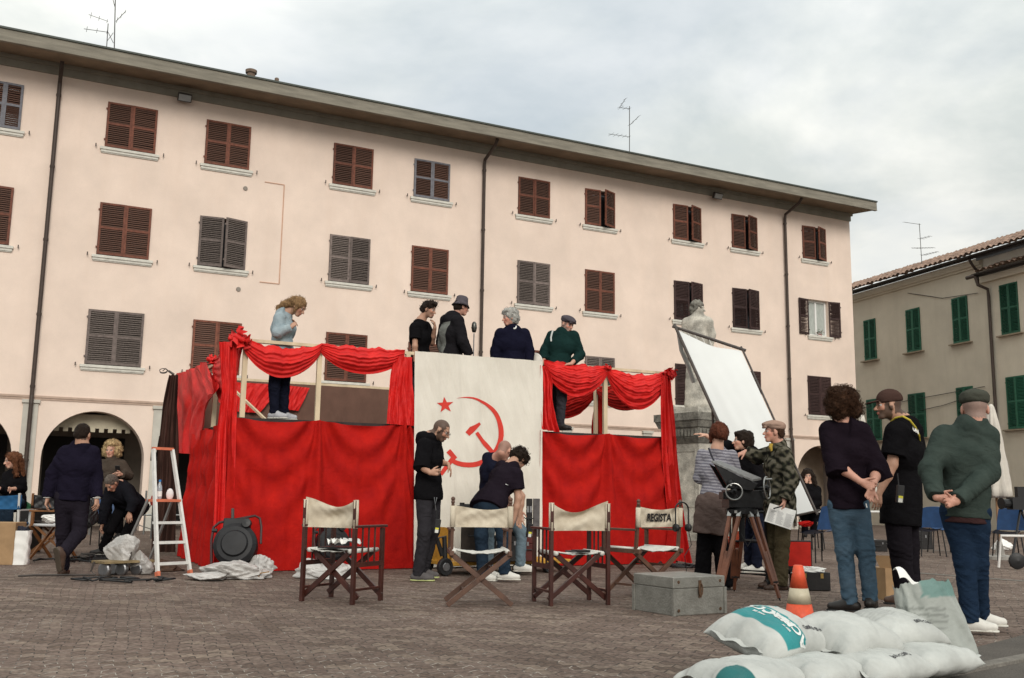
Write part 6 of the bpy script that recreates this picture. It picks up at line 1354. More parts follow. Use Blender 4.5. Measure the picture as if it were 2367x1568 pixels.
person('man with curly brown mop, dark sweater and blue jeans, hands behind his back', B2, 8.30,
    dict(hd=(296, 242, .02), nk=(305, 352, 0), sL=(222, 400, .03), sR=(418, 402, -.02), eL=(262, 610, -.10), wL=(420, 722, -.22), eR=(528, 640, -.06), wR=(492, 765, -.26), hL=(285, 890, .02), hR=(405, 890, -.02),
         kL=(318, 1150, .02), aL=(352, 1478, .05), kR=(452, 1150, -.02), aR=(482, 1460, .02)), (108, 4), 'pink', None, shirt=cloth('plum_black', (.012, .008, .012)), sleeve=1.30, shirt_len=-.015, pants=bluejean, shoes=(bshoe, bsole), shoe_yaw=(165, 60), bulk=1.02, k=16., loose=.012, vox=.0075,
    hair=dict(p=[('e', (0, -.02, .045), (.128, .135, .12)), ('e', (.06, -.05, -.03), (.085, .09, .085)), ('e', (-.06, -.05, -.03), (.085, .09, .085))], m=H_brown, amp=.011, f=.9, tufts=1700, tl=.055, seed=16, tr=.0024), handL=dict(d=(.75, -.2, -.35), pn=(0, -1, 0), curl=.8), handR=dict(d=(-.35, -.1, -.95), pn=(-.2, -1, 0), curl=.9, side=-1))
cg = MB(); cg.tube([P((1940+455/2.6125)/1.0562, (900+862/2.6125)/1.0562, 8.0), P((1940+462/2.6125)/1.0562, (900+888/2.6125)/1.0562, 8.0)], .0045, 6); tag(cg.build('cigarette', paper), 'cigarette in the hand of the curly haired man', 'cigarette')
r18, d18 = person('bearded man in a brown baseball cap and black T shirt, yellow cord round his neck', B2, 8.95,
    dict(hd=(598, 240, 0), nk=(690, 342, .03), sL=(655, 410, -.18), sR=(740, 400, .18), eL=(622, 612, -.20), wL=(538, 800, -.20), eR=(770, 620, .25), wR=(760, 800, .25), hL=(655, 880, -.09), hR=(705, 880, .10), kL=(672, 1140, -.08), aL=(705, 1440, -.04), kR=(720, 1140, .10), aR=(742, 1440, .12)),
    (176, 2), 'tan', DARKB, hs=1.08, shirt=black, sleeve=.72, shirt_len=.14, pants=cloth('black_baggy', (.013, .011, .014)), shoes=(brshoe, bsole), shoe_yaw=(170, 175), bulk=1.22, k=17., loose=.018, pantk=2.4, vox=.0078,
    hat=dict(kind='cap', m=cloth('cap_brown', (.060, .034, .028))), hair=cropped((.02, .013, .010), .85), handL=dict(d=(-.2, 0, -1), pn=(.2, .8, 0), curl=.45))
cd_ = MB(); cd_.tube([P((1940+x/2.6125)/1.0562, (900+y/2.6125)/1.0562, 8.86-dz) for x, y, dz in ((615, 338, -.05), (645, 315, .10), (690, 305, .19), (735, 330, .19), (770, 375, .14), (795, 430, .05), (800, 470, -.05))], .009, 6); tag(cd_.build('lanyard', M('yellow_cord', (.50, .40, .04), .7)), 'yellow cord round the neck of the man in the brown cap', 'cord')
v, f = textmesh('UNIT', .085, 0, .004); a0 = P((1940+770/2.6125)/1.0562, (900+395/2.6125)/1.0562, 8.72)
radio(P((1940+675/2.6125)/1.0562, (900+760/2.6125)/1.0562, 8.58), 'walkie talkie with a yellow sticker clipped to the back of the bearded man')
r19, d19 = person('man in green jacket and flat cap with hands clasped behind his back', B2, 7.35,
    dict(hd=(1150, 262, .02), nk=(1160, 360, 0), sL=(955, 432, .03), sR=(1225, 432, -.02), eL=(862, 650, -.08), wL=(905, 822, -.24), eR=(1238, 660, -.10), wR=(1030, 850, -.30), hL=(1020, 935, .02), hR=(1160, 935, -.02),
         kL=(1085, 1230, .02), aL=(1120, 1595, .03), kR=(1165, 1230, .05), aR=(1185, 1565, .22)), (68, 4), 'pink', None, hs=1.12, shirt=olive, sleeve=1.93, shirt_len=.0, pants=midjean, shoes=(wshoe, wsole), shoe_yaw=(-22, -12), bulk=1.08, k=18., loose=.018, collar=True, vox=.0078,
    hat=dict(kind='flat', m=cloth('cap_green', (.060, .062, .050))), hair=cropped((.17, .145, .13), .7), handL=dict(d=(.9, -.15, -.15), pn=(0, -1, 0), curl=1.0), handR=dict(d=(-.9, -.15, -.1), pn=(0, -1, .1), curl=.9, side=1))
S = SDF(.009); c_ = d19; S.cap(c_['pv']+c_['spine']*.03, c_['pv']-c_['spine']*.06, .150, .158, .03, flat=(c_['ffw'], .86), cut0=True, cut1=True); V, Fc = S.mesh(); mkobj('waistband', V, Fc, cloth('rib_plum', (.045, .022, .022)), r19, smooth=True)
v, f = textmesh('UN', .045, 0, .003); a0 = P((1940+772/2.6125)/1.0562, (900+395/2.6125)/1.0562, 8.72)
mkobj('print', [a0+np.array([x*.75, -.02*x, y-x*.55]) for x, y, z in v], f, paper, r18)
# ================================================================ monument
stone = M('monument_stone', (.48, .45, .39), .92, .4, 3.5, .6, 40, col2=(.13, .125, .11), thr=(.38, .6), fine=.2)
stone_d = M('cornice_stone', (.20, .19, .165), .95, .5, 6, .9, 30, col2=(.06, .058, .05), thr=(.4, .62), fine=.25)
mo = thing('monument', P(1614, 1240, 23.5)*[1, 1, 0], 'weathered stone statue of a bearded man on a tall carved pedestal behind the reflector', 'monument')
c0 = P(1614, 1000, 23.5)*[1, 1, 0]; dl_ = nrm([-.62, .91, 0]); dr_ = nrm([.91, .62, 0]); cen = c0+(dl_+dr_)*.56
def sq(mb, half, z0, z1, h2=None):
    h2 = half if h2 is None else h2
    a = [cen+(dl_*i+dr_*j)*half+[0, 0, z0] for i, j in ((-1, -1), (1, -1), (1, 1), (-1, 1))]; b = [cen+(dl_*i+dr_*j)*h2+[0, 0, z1] for i, j in ((-1, -1), (1, -1), (1, 1), (-1, 1))]
    mb.add(a+b, [(3, 2, 1, 0), (4, 5, 6, 7), (0, 1, 5, 4), (1, 2, 6, 5), (2, 3, 7, 6), (3, 0, 4, 7)])
b = MB(); sq(b, .98, 0, .16); sq(b, .82, .163, .34); sq(b, .66, .343, .62, .60); b.build('steps', stone, mo)
b = MB(); sq(b, .52, .623, 2.25); 
for d_, e_ in ((dl_, dr_), (dr_, dl_)):
    for z0, z1 in ((.75, .80), (2.05, 2.10)): b.bar(cen-e_*.523-d_*.42+[0, 0, (z0+z1)/2], cen-e_*.523+d_*.42+[0, 0, (z0+z1)/2], .02, .05)
    for s_ in (-.42, .42): b.bar(cen-e_*.523+d_*s_+[0, 0, .80], cen-e_*.523+d_*s_+[0, 0, 2.05], .05, .02, up=e_)
b.build('pedestal', stone, mo)
b = MB(); sq(b, .55, 2.253, 2.36, .62); sq(b, .62, 2.363, 2.62, .64); sq(b, .68, 2.623, 2.78, .74); sq(b, .76, 2.783, 2.96); 
for d_, e_ in ((dl_, dr_), (dr_, dl_)):
    for i in range(11):
        t = (i-5)*.115; b.box((-.035, -.02, 0), (.035, .02, .17), 0, np.stack([d_, e_, [0, 0, 1]], 1), cen-e_*.64+d_*t+[0, 0, 2.41])
b.build('cornice', stone_d, mo)
b = MB(); sq(b, .44, 2.963, 3.12, .42); b.build('plinth', stone, mo)
def Q(zx, zy, dy=0.): return P((1600+zx/3.733)/1.0562, (700+zy/3.733)/1.0562, 24.25+dy)
S = SDF(.015); rt, fw, up = basis(-25, 5); hc = Q(390, 205); T = lambda x, y, z: hc+(rt*x+fw*y+up*z)*1.48
S.ell(T(0, -.012, .03), np.array([.08, .1, .095])*1.48, [rt, fw, up], .04).ell(T(0, .03, -.05), np.array([.058, .065, .07])*1.48, [rt, fw, up], .04).cap(T(0, .09, .01), T(0, .118, -.03), .014, .02, .02).ell(T(0, .055, -.105), np.array([.05, .05, .05])*1.48, None, .03)
S.cap(T(-.04, .08, .03), T(.04, .08, .03), .02, .02, .02)
for s_ in (1, -1): S.ell(T(.032*s_, .1, .006), (.022, .02, .016), None, .01, op='-')
S.cap(T(0, -.03, -.06), Q(372, 300, .02), .10, .12, .06)
sl_, sr_ = Q(285, 335, .1), Q(478, 330, -.05)
S.cap(sl_, sr_, .13, .13, .1).cap(Q(350, 350, 0), Q(380, 470, 0), .23, .20, .1, flat=((.2, 1, 0), .75)).cap(Q(420, 345, 0), Q(400, 470, 0), .21, .20, .1, flat=((.2, 1, 0), .75))
S.cap(Q(380, 470), Q(395, 690), .20, .24, .1).cap(sl_, Q(262, 470, .05), .11, .09, .05).cap(Q(262, 470, .05), Q(300, 640, -.12), .085, .06, .05).cap(sr_, Q(512, 440, -.05), .125, .10, .05).cap(Q(512, 440, -.05), Q(500, 560, -.1), .10, .07, .05)
S.cap(Q(355, 690, -.02), Q(345, 1085, -.02), .19, .20, .08).cap(Q(440, 690, 0), Q(455, 1085, 0), .18, .22, .08).cap(Q(395, 700, .1), Q(400, 1085, .1), .2, .24, .1)
V, Fc = S.mesh(lambda X, Y, Z: .016*(np.sin(26*X+1.5*np.sin(3*Z)+18*Y))*(Z < 4.0)+.006*np.sin(17*X+2*np.sin(9*Z))*np.sin(15*Z+2*np.sin(11*Y)))
mkobj('statue', V, Fc, stone, mo, smooth=True)
S = SDF(.020); S.ell(T(0, -.03, .06), np.array([.10, .115, .10])*1.48, [rt, fw, up], .03).ell(T(0, -.07, -.02), np.array([.09, .08, .09])*1.48, [rt, fw, up], .03).ell(T(0, .05, -.115), np.array([.055, .05, .06])*1.48, None, .03).cutp(T(0, .075, .03), fw*.9-up*.4)
V, Fc = S.mesh(lambda X, Y, Z: .016*(np.sin(50*X+2*np.sin(30*Z))+np.sin(52*Y+2*np.sin(33*X))+np.sin(48*Z+2*np.sin(31*Y)))*.6); mkobj('hair', V, Fc, stone_d, mo, smooth=True)

# ================================================================ trolley with cases (behind the bending men)
ylw = M('trolley_yellow', (.50, .27, .035), .6, .3, 9, col2=(.33, .17, .03)); case_b = M('case_black', (.020, .018, .018), .6, .35, 10)
TY = 12.0
tr_ = thing('trolley', P(1150, 1320, TY)*[1, 1, 0], 'yellow flat trolley with a rounded end panel and rubber wheels before the banner', 'trolley')
def px(x, y, Y=TY): return P(x, y, Y)
b = MB(); a0, a1 = px(1036, 1305), px(1319, 1310, TY+.9); az = .135; a0[2] = a1[2] = az; dv_ = nrm(a1-a0); pn_ = np.array([-dv_[1], dv_[0], 0]); b.bar(a0+pn_*.3, a1+pn_*.3, .62, .05); bevel(b.build('deck', ylw, tr_), .008)
for f, o_, r in ((-.03, -.02, .105), (-.01, .55, .105), (.55, .0, .065), (.80, .0, .065), (.80, .5, .065)):
    c = a0+(a1-a0)*f+pn_*o_; c[2] = r; w_ = MB(); w_.lathe([(0, -.03), (r*.55, -.03), (r*.9, -.035), (r, -.02), (r, .02), (r*.9, .035), (r*.55, .03), (r*.5, .02), (0, .02)], c, 20, axis=tuple(-pn_+dv_*.15)); wo_ = w_.build('wheel', blk, tr_)
    w2 = MB(); w2.lathe([(0, .036), (r*.45, .036), (r*.5, .03)], c, 14, axis=tuple(-pn_+dv_*.15)); w2.build('hub', steel, wo_)
b = MB(); pe = a0+dv_*.04; b.grid(lambda a, bb: pe+pn_*(.05+.5*a)+np.array([0, 0, .02+.40*bb*(1-(2*a-1)**4*.25)]), 12, 10); b.grid(lambda a, bb: pe+dv_*.03+pn_*(.05+.5*a)+np.array([0, 0, .02+.40*bb*(1-(2*a-1)**4*.25)]), 12, 10); b.build('end_panel', ylw, tr_, fixn=False)
b = MB(); b.tube([pe-dv_*.12+[0, 0, .1], pe-dv_*.2+[0, 0, .3], pe-dv_*.1+[0, 0, .32], pe-dv_*.08+[0, 0, .02]], .03, 8); b.build('steering_fork', blk, tr_)
def case(x0, y0, x1, y1, Y, dep, m_, label, name='equipment_case', cat='case', zb=None):
    A_, B_ = P(x0, y1, Y), P(x1, y0, Y); z0, z1 = (A_[2] if zb is None else zb), B_[2]; mb = MB()
    t = thing(name, [(A_[0]+B_[0])/2, Y, z0], label, cat)
    mb.box((A_[0], Y, z0), (B_[0], Y+dep, z0+(z1-z0)*.72)); bevel(mb.build('body', m_, t), .008)
    mb = MB(); mb.box((A_[0], Y, z0+(z1-z0)*.725), (B_[0], Y+dep, z1)); bevel(mb.build('lid', m_, t), .008)
    for f in (.25, .75):
        c = A_[0]+(B_[0]-A_[0])*f; mb = MB(); mb.box((c-.012, Y-.006, z0+(z1-z0)*.64), (c+.012, Y, z0+(z1-z0)*.8)); mb.build('latch', steel, t)
    mb = MB(); c = (A_[0]+B_[0])/2; mb.tube([[c-.06, Y, z0+(z1-z0)*.5], [c-.05, Y-.025, z0+(z1-z0)*.48], [c+.05, Y-.025, z0+(z1-z0)*.48], [c+.06, Y, z0+(z1-z0)*.5]], .007, 6); mb.build('handle', blk, t); return t
case(1064, 1175, 1124, 1300, 12.02, .35, M('case_brownblack', (.035, .024, .018), .6, .4, 8), 'tall dark case standing on the yellow trolley behind the curly man', zb=.162)
case(1128, 1240, 1211, 1300, 12.22, .35, case_b, 'low black case with corner studs on the yellow trolley', zb=.162)
case(1213, 1242, 1240, 1300, 12.32, .3, M('case_maroon', (.10, .018, .015), .6, .3, 8), 'narrow maroon case at the right end of the yellow trolley', zb=.162)
case(1179, 1224, 1205, 1240, 12.26, .15, case_b, 'small black box on top of the low black case', name='small_box', cat='box')
case(1216, 1153, 1231, 1241, 12.36, .2, case_b, 'thin black case standing upright against the banner edge')
sb_ = MB(); A_, B_ = P(1232, 1241, 12.34), P(1248, 1153, 12.34); sb_.box((A_[0], 12.34, A_[2]), (B_[0], 12.36+.16, B_[2])); tag(bevel(sb_.build('grey_panel', M('grey_felt', (.13, .12, .12), .95, .3, 14)), .004), 'rough grey panel standing beside the thin black case', 'panel')
tb_ = MB(); c = P(1068, 1172, 12.0); tb_.box((-.10, -.04, -.02), (.10, .06, .02), 0, np.array(Matrix.Rotation(-.06, 3, 'Y')), c); tb_.lathe([(.03, 0), (.03, .03), (0, .03)], c+[-.0, 0, .02], 12); tb_.box((.03, -.03, .015), (.09, .03, .035), 0, None, c)
tag(tb_.build('camera_mount', blk), 'black camera mounting plate lying on top of the tall dark case', 'equipment')

# ================================================================ metal case
zinc = M('zinc', (.27, .265, .24), .42, .25, 7, .25, 60, metal=.45, col2=(.19, .185, .165), fine=.08); rust = M('rust', (.10, .055, .03), .8, .4, 20)
A_, B_, C_ = np.array([1.10, 8.69, 0]), np.array([1.33, 8.235, 0]), np.array([1.80, 8.52, 0]); e1 = nrm(C_-B_); e2 = np.array([-e1[1], e1[0], 0]); w1, w2 = np.linalg.norm(C_-B_), np.linalg.norm(A_-B_)
mcz = thing('metal_case', B_, 'dented grey metal case with a rusty hasp on the paving beside the lettered chair', 'case'); RR = np.stack([e1, e2, [0, 0, 1.]], 1)
H_ = .305
b = MB(); b.box((0, 0, .0), (w1, w2, H_*.70), 0, RR, B_); bevel(b.build('body', zinc, mcz), .006)
b = MB(); b.box((-.004, -.004, H_*.704), (w1+.004, w2+.004, H_), 0, RR, B_); bevel(b.build('lid', zinc, mcz), .007)
b = MB(); b.box((w1*.5-.014, -.012, H_*.45), (w1*.5+.014, -.004, H_*.9), 0, RR, B_); b.tube([B_+RR@np.array([w1*.5+.02*math.cos(t), -.018, H_*.66+.05*math.sin(t)]) for t in np.linspace(0, 2*math.pi, 17)[:-1]], .005, 6, closed=True); b.build('hasp', rust, mcz)
for ux in (.05, w1-.05):
    for uz in (.04, H_*.87):
        b = MB(); b.lathe([(0, .004), (.012, .003), (.014, 0)], B_+RR@np.array([ux, -.004, uz]), 10, axis=tuple(-e2)); b.build('rivet', rust, mcz)
for ux, uy in ((0, 0), (w1, 0), (0, w2)): b = MB(); b.bar(B_+RR@np.array([ux, uy, .001]), B_+RR@np.array([ux, uy, H_*.7]), .026, .026, up=e1); b.build('corner_trim', zinc, mcz)

# ================================================================ camera tripod with geared head
tw = M('tripod_wood', (.16, .062, .035), .45, .35, 10, stretch=(1, 1, .4)); bm_ = M('black_metal', (.016, .016, .017), .4, .3, 20, metal=.5); alu = M('aluminium', (.30, .30, .29), .3, .1, 20, metal=.9)
TP = thing('camera_tripod', P(1715, 1360, 9.9)*[1, 1, 0], 'wooden camera tripod carrying a black geared head with two handwheels', 'tripod')
ap = P(1714, 1185, 9.9)
feet = [np.array([*P(1655, 1372, 9.5)[:2], 0]), np.array([*P(1803, 1366, 9.6)[:2], 0]), np.array([*P(1697, 1366, 10.5)[:2], 0])]
for fpt, s_ in zip(feet, (-1, 1, 0)):
    top = ap+nrm(np.array([fpt[0]-ap[0], fpt[1]-ap[1], 0]))*.13; lg = MB(); d = fpt-top; sd_ = nrm(np.cross(d, [0, 0, 1.]))
    for o_ in (-1, 1): lg.bar(top+sd_*.05*o_, top+d*.82+sd_*.028*o_, .028, .034, 0, up=sd_)
    lg.bar(top+d*.45, top+d*.97, .024, .03, 0, up=sd_); lg.tube([top+d*.95, fpt], [.014, .004], 6, 1)
    for o_ in (-1, 1): lg.bar(top+sd_*.05*o_-d*.01, top+d*.05+sd_*.05*o_, .036, .042, 2, up=sd_)
    lg.bar(top+d*.8-sd_*.04, top+d*.8+sd_*.04, .03, .03, 1); lg.build('leg', [tw, bm_, alu], TP)
b = MB(); b.lathe([(.0, -.05), (.09, -.04), (.16, -.01), (.16, .03), (.10, .05), (.0, .05)], ap, 20); b.lathe([(.03, -.28), (.03, 0)], ap, 10); b.box((-.10, -.14, -.005), (.04, -.13, .02), 1, None, ap); b.build('crown', [bm_, alu], TP)
hdm = thing('geared_head', ap+[0, 0, .05], '', ''); 
for k__ in ('label', 'category'):
    if k__ in hdm: del hdm[k__]
bpy.data.objects.remove(hdm)
h0 = P(1716, 1150, 9.9)
b = MB(); b.box((-.17, -.10, -.10), (.17, .12, .07), 0, np.array(Matrix.Rotation(.12, 3, 'Z')), h0); b.box((-.22, -.08, -.04), (.22, .06, .03), 0, np.array(Matrix.Rotation(.12, 3, 'Z')), h0+[0, 0, .02]); b.lathe([(.07, -.12), (.07, .02)], h0+[0, 0, -.06], 16)
pl_ = [P(x, y, 9.85) for x, y in ((1645, 1072), (1678, 1128), (1735, 1135), (1746, 1118), (1725, 1112))]
b.prism(pl_, (0, -.10, 0), (0, -.07, 0)); b.prism(pl_, (0, .10, 0), (0, .13, 0)); b.lathe([(.03, 0), (.035, .01), (.02, .03), (0, .03)], P(1688, 1116, 9.75), 12, axis=(0, -1, 0)); bevel(b.build('gear_housing', bm_, TP), .004)
b = MB(); q = [P(1644, 1070, 9.74), P(1664, 1070, 10.08), P(1760, 1110, 10.12), P(1740, 1114, 9.74)]; b.prism(q, (0, 0, 0), (0, 0, .022)); bevel(b.build('camera_plate', M('plate_grey', (.16, .16, .16), .45, .3, 25, metal=.4), TP), .003)
def hwheel(c, r, axis):
    b = MB(); a_ = nrm(axis); _, s_, u_ = frame(a_); b.tube([c+(s_*math.cos(t)+u_*math.sin(t))*r for t in np.linspace(0, 2*math.pi, 29)[:-1]], .008, 8, closed=True, mi=1)
    for t in (0, 2.1, 4.2): b.tube([c, c+(s_*math.cos(t)+u_*math.sin(t))*r], .007, 6)
    b.lathe([(.025, -.02), (.03, .01), (.012, .02), (.012, -.16)], c, 12, axis=tuple(a_)); hh = c+(s_*math.cos(1)+u_*math.sin(1))*r*.9; b.tube([hh, hh+a_*.07], .010, 8, 1); return b.build('handwheel', [bm_, alu], TP)
hwheel(P(1697, 1137, 9.72), .078, (-.1, -1, .05)); hwheel(P(1773, 1128, 9.85), .105, (.85, -.5, .05))
for (x, y) in ((1660, 1138), (1735, 1137)): pass
b = MB(); b.tube([ap+[.03, -.05, -.03], ap+[.10, -.12, -.2], ap+[.02, -.14, -.32], ap+[-.03, -.1, -.2]], .006, 5); b.build('strap', blk, TP)
# equipment cart behind the tripod
ct = thing('equipment_cart', P(1745, 1350, 10.9)*[1, 1, 0], 'dark tubular equipment cart on castors behind the tripod', 'cart')
q0, q1 = P(1690, 1320, 11.2), P(1772, 1320, 10.9); q2 = q1+[.15, .5, 0]; q3 = q0+[.15, .5, 0]; fr_ = MB()
for z_ in (.14, .48, .80): fr_.tube([[p_[0], p_[1], z_] for p_ in (q0, q1, q2, q3)], .014, 6, closed=True)
for p_ in (q0, q1, q2, q3): fr_.tube([[p_[0], p_[1], .12], [p_[0], p_[1], .82]], .014, 6)
fr_.build('frame', bm_, ct)
for i, p_ in enumerate((q0, q1, q2, q3)):
    w_ = MB(); w_.lathe([(0, -.018), (.04, -.018), (.05, -.01), (.05, .01), (.04, .018), (0, .018)], [p_[0], p_[1], .05], 14, axis=(1, .3, 0)); w_.bar([p_[0], p_[1], .04], [p_[0], p_[1], .12], .03, .02); w_.build('castor', blk, ct)
b = MB(); b.add([[p_[0], p_[1], .49] for p_ in (q0, q1, q2, q3)], [(0, 1, 2, 3)]); b.add([[p_[0], p_[1], .81] for p_ in (q0, q1, q2, q3)], [(0, 1, 2, 3)]); b.build('shelf', case_b, ct, fixn=False)
crumple('orange_bag', P(1700, 1250, 11.4), (.09, .08, .10), 'small orange cloth bag hanging on the equipment cart', 'bag', M('orange_cloth', (.45, .07, .03), .8), k=41, flat=False)
# traffic cone
co_ = thing('traffic_cone', G(1832, 1462)*[1, 1, 0], 'orange traffic cone with one white reflective band behind the cement sacks', 'traffic cone')
cc = np.array([2.075, 7.30, 0]); org = M('cone_orange', (.62, .085, .035), .5, .15, 14, fine=.05)
b = MB(); b.box((-.18, -.18, 0), (.18, .18, .03), 0, None, cc); bevel(b.build('base', M('cone_base', (.05, .03, .025), .8), co_), .01)
b = MB(); r_ = lambda z: .125-.092*(z/.56); b.lathe([(r_(.03), .03), (r_(.245), .245)], cc, 28); b.build('cone', org, co_, smooth=True); b = MB(); b.lathe([(r_(.37), .37), (r_(.555), .555), (r_(.56)-.008, .56), (0, .555)], cc, 28); b.build('cone_tip', org, co_, smooth=True)
b = MB(); b.lathe([(r_(.245)+.001, .244), (r_(.371)+.001, .371)], cc, 28); b.build('band', M('cone_band', (.46, .41, .30), .45, .12, 20), co_, smooth=True)
co_.scale = (1, 1, .85)
# open red-lined case with tissue
oc = thing('open_case', P(1880, 1366, 10.3)*[1, 1, 0], 'open black case with red lined lid and white tissue spilling out, behind the cone', 'case')
A_, B_ = G(1842, 1366), G(1917, 1366); b = MB(); b.box((A_[0], A_[1], .004), (B_[0], A_[1]+.28, .19)); bevel(b.build('body', case_b, oc), .006)
l0 = P(1816, 1256, 10.9); b = MB(); b.box((A_[0]-.04, A_[1]+.42, .21), (B_[0]-.06, A_[1]+.46, .50), 0); bevel(b.build('lid', case_b, oc), .005)
b = MB(); b.box((A_[0]-.025, A_[1]+.412, .225), (B_[0]-.075, A_[1]+.419, .485)); b.build('lining', M('red_lining', (.50, .02, .012), .9, .15, 8), oc)
b = MB(); b.box((A_[0]-.03, A_[1]+.28, .15), (B_[0]-.05, A_[1]+.45, .21)); b.build('hinge_rail', case_b, oc)
for f in (.25, .75):
    b = MB(); x_ = A_[0]+(B_[0]-A_[0])*f; b.box((x_-.015, A_[1]-.006, .13), (x_+.015, A_[1], .18)); b.build('latch', M('brass', (.45, .30, .10), .35, metal=.8), oc)
crumple('tissue', [(A_[0]+B_[0])/2-.02, A_[1]+.14, .205], (.17, .12, .05), '', mat=paper, k=44, parent=oc, flat=False, amp=.4)
# small cardboard carton behind the man in the brown cap
cbx = MB(); cA = P(2058, 1372, 9.9); cbx.box((-.10, -.06, 0), (.07, .16, .30), 0, np.array(Matrix.Rotation(.35, 3, 'Z')), cA*[1, 1, 0]); cbx.add([cA*[1, 1, 0]+q for q in ([-.11, -.05, .30], [.05, -.08, .30], [-.02, -.12, .42], [-.17, -.08, .42])], [(0, 1, 2, 3)]); tag(cbx.build('carton', cardb, fixn=False), 'open cardboard carton on the paving behind the man in the brown cap', 'box')

# ================================================================ blue plastic chairs, tables, parasols, far clutter
bluep = M('blue_plastic', (.018, .06, .16), .5, .2, 8, spec=.5)
def plastic_chair(x, y, rz, label):
    p_ = G(x, y); t = thing('plastic_chair', p_, label, 'chair', 'blue plastic chairs around the far tables', rz)
    b = MB(); b.grid(lambda a, c: np.array([-.20+.40*a, -.19+.40*c, .45+.025*math.cos(math.pi*c)+.03*(2*a-1)**2]), 10, 10); b.grid(lambda a, c: np.array([-.20+.40*a, -.19+.40*c, .44+.025*math.cos(math.pi*c)+.03*(2*a-1)**2]), 10, 10); b.build('seat', bluep, t, world=False, smooth=True, fixn=False)
    b = MB(); fn = lambda a, c, o=0: np.array([(-.21+.42*a)*(1-.12*c*c), -.21-.10*c+.05*(2*a-1)**2*-1+o, .50+.36*c-.02*(2*a-1)**2*c]); b.grid(lambda a, c: fn(a, c), 10, 8); b.grid(lambda a, c: fn(a, c, .008), 10, 8); b.build('backrest', bluep, t, world=False, smooth=True, fixn=False)
    for sx in (-1, 1):
        for sy in (-1, 1):
            b = MB(); b.tube([(sx*.17, sy*.15, .45), (sx*.21, sy*.20, 0)], .011, 6); b.build('leg', bm_, t, world=False)
    return t
plastic_chair(1893, 1300, math.radians(20), 'light blue plastic chair just left of the curly haired man')
plastic_chair(2152, 1286, math.radians(-8), 'dark blue plastic chair between the man in black and the green jacket')
plastic_chair(2178, 1278, math.radians(172), 'blue plastic chair facing away, half behind the green jacket')
plastic_chair(2332, 1296, math.radians(-14), 'blue plastic chair at the far right edge of the square')
plastic_chair(218, 1262, math.radians(170), 'blue plastic chair behind the legs of the man walking away')
def table(x, y, w, d, label, top=paper, rz=0.):
    p_ = G(x, y); t = thing('folding_table', p_, label, 'table', None, rz)
    b = MB(); b.box((-w/2, -d/2, .72), (w/2, d/2, .75)); bevel(b.build('tabletop', top, t, world=False), .006)
    for sx in (-1, 1):
        for sy in (-1, 1): b = MB(); b.tube([(sx*(w/2-.06), sy*(d/2-.05), .72), (sx*(w/2-.06), sy*(d/2-.05), 0)], .014, 6); b.build('leg', bm_, t, world=False)
    return t
table(1838, 1272, 1.0, .6, 'white topped table left of the light blue chair', rz=.1)
table(2030, 1268, 1.2, .6, 'white topped table seen between the curly man and the man in black', rz=.05)
crumple('red_cloth_pile', P(1862, 1212, 16.4), (.14, .1, .05), 'small heap of red cloth on the far table behind the reflector', 'cloth', redc, k=51)
def parasol(x, yb, ytop, Y, label, r=.17, hgt=None):
    base = P(x, yb, Y)*[1, 1, 0]; zt = P(x, ytop, Y)[2]; t = thing('parasol', base, label, 'parasol', 'closed white parasols')
    b = MB(); b.lathe([(.26, 0), (.26, .05), (.08, .08), (.04, .3)], base, 20); b.build('base', M('concrete_base', (.35, .33, .30), .9, .2, 7), t)
    b = MB(); b.tube([base+[0, 0, .05], base+[0, 0, zt-.05]], .022, 8); b.build('pole', M('pole_wood', (.30, .17, .09), .6), t)
    L = zt-.85
    prof = [(.02, 0), (.05, -.05)]+[(.05+r*(s_**.8), -.05-L*s_*.85) for s_ in np.linspace(.05, 1, 14)]+[(r*.9, -L*.9), (r*.25, -L*.88)]
    b = MB(); b.lathe(prof, base+[0, 0, zt], 48, wob=lambda a, i: (.20*math.sin(8*a)+.07*math.sin(17*a+i))*min(1, i/5)); b.build('canopy', M('parasol_cloth', (.58, .54, .48), .9, .12, 5), t, smooth=True, fixn=False)
parasol(2003, 1225, 957, 24, 'closed cream parasol rising behind the shoulder of the man in the brown cap', .2)
parasol(2312, 1288, 935, 17.2, 'closed cream parasol with stone base right behind the green jacket', .17)
fc = thing('film_camera', P(2362, 1300, 15.5)*[1, 1, 0], 'black film camera on a tripod at the far right edge', 'camera')
c = P(2358, 1165, 15.5); b = MB(); b.box((-.16, -.1, -.09), (.16, .1, .10), 0, None, c); b.lathe([(.07, 0), (.07, .12), (.09, .15)], c+[-.16, 0, 0], 14, axis=(-1, -.2, 0)); b.box((-.05, -.05, .10), (.15, .05, .26), 0, None, c); b.build('body', blk, fc)
for dx, dy in ((-.3, -.2), (.3, -.1), (0, .4)): b = MB(); b.tube([c+[0, 0, -.09], [c[0]+dx, c[1]+dy, 0]], .02, 6); b.build('leg', blk, fc)
whl = thing('wheeled_cart', P(2350, 1285, 14.6)*[1, 1, 0], 'low white cart with a thick black wheel at the far right edge', 'cart')
b = MB(); c = P(2349, 1266, 14.6); c[2] = .12; b.lathe([(0, -.05), (.07, -.04), (.11, -.03), (.118, 0), (.11, .03), (.07, .04), (0, .04)], c, 20, axis=(.1, 1, 0)); b.build('wheel', blk, whl); b = MB(); b.tube([c+[-.22, .1, -.1], c+[-.16, .1, .35], c+[.6, .1, .35]], .02, 6); b.build('frame', wm, whl)
